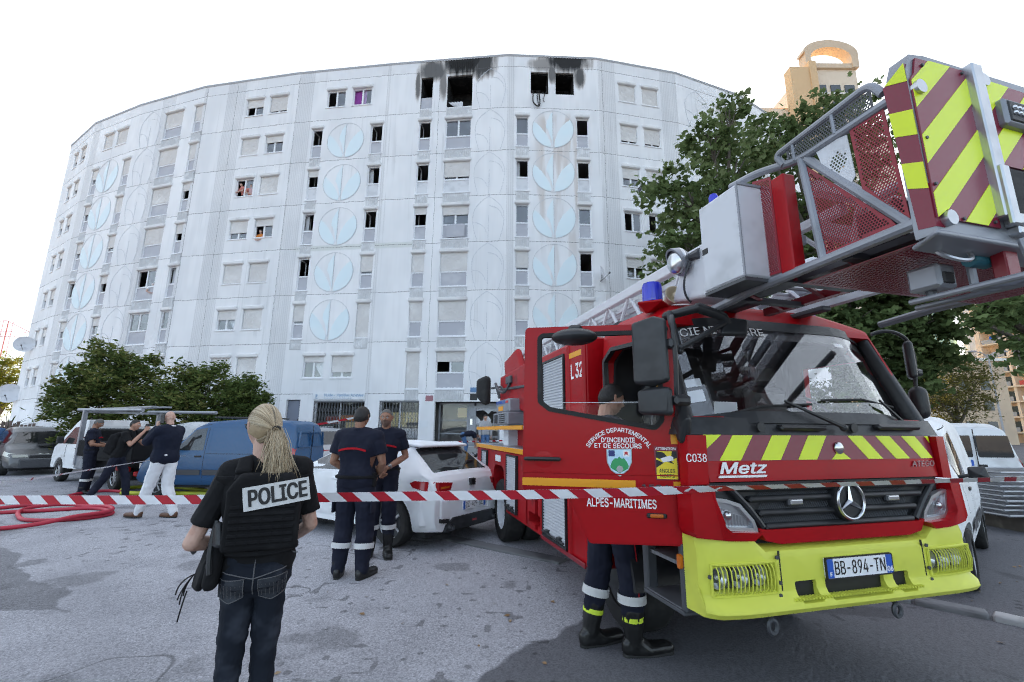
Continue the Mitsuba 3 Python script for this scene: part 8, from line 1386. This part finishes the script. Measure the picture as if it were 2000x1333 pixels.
# kerb stones beside the fire engine
KL = [(2.55, 5.45), (3.62, 4.62), (4.10, 4.15), (5.3, 2.7)]; ks = np.array(KL); sl_ = np.r_[0, np.cumsum(np.linalg.norm(np.diff(ks, axis=0), axis=1))]
KB = thing('kerb', 'low grey kerb of worn stones running under the fire engine', 'kerb', kind='structure')
mat('kerb_bright', grime((0.33, 0.33, 0.33), (0.20, 0.20, 0.20), 12), 0.8)
for q in range(int(sl_[-1] / 0.5)):
    a = np.array([np.interp(q * .5 + .008, sl_, ks[:, c]) for c in (0, 1)]); b = np.array([np.interp(q * .5 + .492, sl_, ks[:, c]) for c in (0, 1)]); d = (b - a) / np.linalg.norm(b - a)
    put(KB, 'stone', noisy(tm(man(bx(0, np.linalg.norm(b - a), 0, .15, -.05, .05 + .006 * math.sin(q * 5.1), .02)).refine_to_length(.06)), .006, 7, q), 'kerb_bright' if q == 4 else 'kerb_stone', M=mtx((a[0], a[1], 0), math.atan2(d[1], d[0])), smooth=50)
k = thing('gutter', 'worn low concrete gutter strip beside the rear wheel of the fire engine', 'gutter', kind='structure'); put(k, '', noisy(tm(man(bx(0, 1.9, 0, .22, -.03, .028, .01)).refine_to_length(.08)), .008, 6, 3), 'kerb_stone', M=mtx((-0.95, 6.85, 0), math.atan2(-.60, .80)), smooth=50)
# satellite dishes on the facade, a paper banner, fence, debris
def dish(label, f, s, z, R, az):
    F_ = FC[f]; o = (F_.M @ np.array([s, z, .35, 1]))[:3]; k = thing('satellite_dish', label, 'satellite dish'); D = lathe([(0, .0), (R * .5, R * .06), (R, R * .25), (R, R * .27), (R * .5, R * .08), (0, .02)], 24); d = unit(az); x = unit(np.cross([0, 0, 1.0], d)); M = np.eye(4); M[:3, 0], M[:3, 1], M[:3, 2], M[:3, 3] = x, np.cross(d, x), d, o
    put(k, 'reflector', D, 'ladder_white', M=M); w = (F_.M @ np.array([s, z - .3, 0, 1]))[:3]; put(k, 'arm', [tube([w, (F_.M @ np.array([s, z - .3, .3, 1]))[:3], o], .025, 6), tube([o - [0, 0, R * .9], o + d * R * 1.1 - [0, 0, R * .4]], .015, 5), ball(o + d * R * 1.1 - [0, 0, R * .4], .05, 1)], 'dark_grey')
dish('round grey satellite dish high on the left end of the block', 1, 1.5, 7.1, .55, (.5, -.8, .15)); dish('large satellite dish low at the left end of the block', 1, .55, 3.8, .65, (.5, -.8, .15)); dish('white satellite dish on an arm right of the leaf emblems', 7, 5.0, 9.6, .40, (.8, -.5, .3))
k = thing('air_conditioner_bracket', 'small bracket and lamp under a right hand window', 'bracket'); fput(FC[8], k, '', [bxl(2.2, 2.3, 14.75, 14.95, .02, .35), tube([(2.25, 14.9, .3), (2.5, 15.2, .35)], .03, 5)], 'dark_grey')
k = thing('banner', 'grey handwritten cloth hung from the fourth floor window', 'banner'); fput(FC[6], k, '', noisy(tm(man(bxl(3.72, 4.72, 11.78, 12.52, .02, .035)).refine_to_length(.06)), .02, 5, 2), 'banner_cloth' if 'banner_cloth' in scene else 'infill_grey', smooth=True)
fr2 = np.random.default_rng(6); k = thing('picket_fence', 'weathered wooden picket fence at the far left', 'fence'); mat('old_wood', grime((0.17, 0.14, 0.12), (0.26, 0.22, 0.19), 4), .9)
for q in range(26): put(k, 'picket', bx(-27.6 + q * .19, -27.6 + q * .19 + .13, 22.0, 22.03, .1, 1.75 + fr2.normal(0, .07)), 'old_wood', smooth=False)
put(k, 'rail', [bx(-27.7, -22.6, 22.03, 22.07, .5, .6), bx(-27.7, -22.6, 22.03, 22.07, 1.3, 1.4)], 'old_wood')
dr_ = np.random.default_rng(9); ms = []
for q in range(150):
    x, y = dr_.normal(-2.6, .9), dr_.normal(20.2, .6); s = dr_.uniform(.03, .14); b = trimesh.creation.box([s, s * dr_.uniform(.3, 1), s * .25]); b.apply_transform(trimesh.transformations.random_rotation_matrix(dr_.random(3))); b.apply_translation([x, y, float(ground_z(np.array([x]), np.array([y]))[0]) + .03]); ms.append(b)
k = thing('debris', 'charred scraps scattered on the forecourt below the entrance', 'debris', kind='stuff'); put(k, '', ms, 'charred', smooth=False)
ms = []
for q in range(70):
    x, y = (dr_.uniform(3.6, 7.5), dr_.uniform(3.6, 7)) if q < 52 else (dr_.uniform(-2, 1.5), dr_.uniform(2.4, 5)); s = dr_.uniform(.012, .035); a = dr_.uniform(0, 6.3); v = np.array([(-s, 0, .004), (0, s * .5, .012), (s, 0, .006), (0, -s * .5, .004)]) @ np.array([[math.cos(a), math.sin(a), 0], [-math.sin(a), math.cos(a), 0], [0, 0, 1]]); ms.append(trimesh.Trimesh(v + [x, y, 0.004], [(0, 1, 2), (0, 2, 3)], process=False))
mat('dry_leaf', grime((0.22, 0.13, 0.06), (0.35, 0.30, 0.22), 8), .8); k = thing('litter', 'dry leaves and scraps scattered over the asphalt', 'litter', kind='stuff'); put(k, '', ms, 'dry_leaf', smooth=False)
# edge of another emergency vehicle at the far left
k = thing('rescue_vehicle', 'red rescue vehicle with yellow markings cut off by the left edge', 'rescue vehicle'); put(k, 'body', bx(-28.0, -21.9, 16.6, 19.0, .5, 3.15, .06), 'red_paint', M=None); put(k, 'yellow_stripe', [bx(-23.4, -21.92, 16.58, 16.597, z, z + .28) for z in (2.2, 2.75)], 'lime_film'); put(k, 'post', bx(-21.9, -21.75, 16.5, 16.75, .5, 3.3, .02), 'alu'); put(k, 'wheel', lathe([(.25, -.12), (.45, -.12), (.48, -.08), (.48, .08), (.45, .12), (.25, .12)]).apply_transform(mtx((-23.6, 16.65, .48), ex=(1, 0, 0), ey=(0, 0, 1))), 'rubber')
p = Person('person in blue working at the red vehicle on the far left edge', (-19.6, 17.3), -60, 1.0, J=dict(elL=(-.22, .2, 1.22), wrL=(-.1, .4, 1.3), elR=(.22, .2, 1.22), wrR=(.1, .4, 1.3)), skin='skin', hair=('hair_dark', .01)); p.shirt('denim_blue', 1.5, .02, 0, nm='jacket'); p.trousers('navy_cloth', .02)
for q in 'LR': p.shoe(q, 'boot_leather', .2)
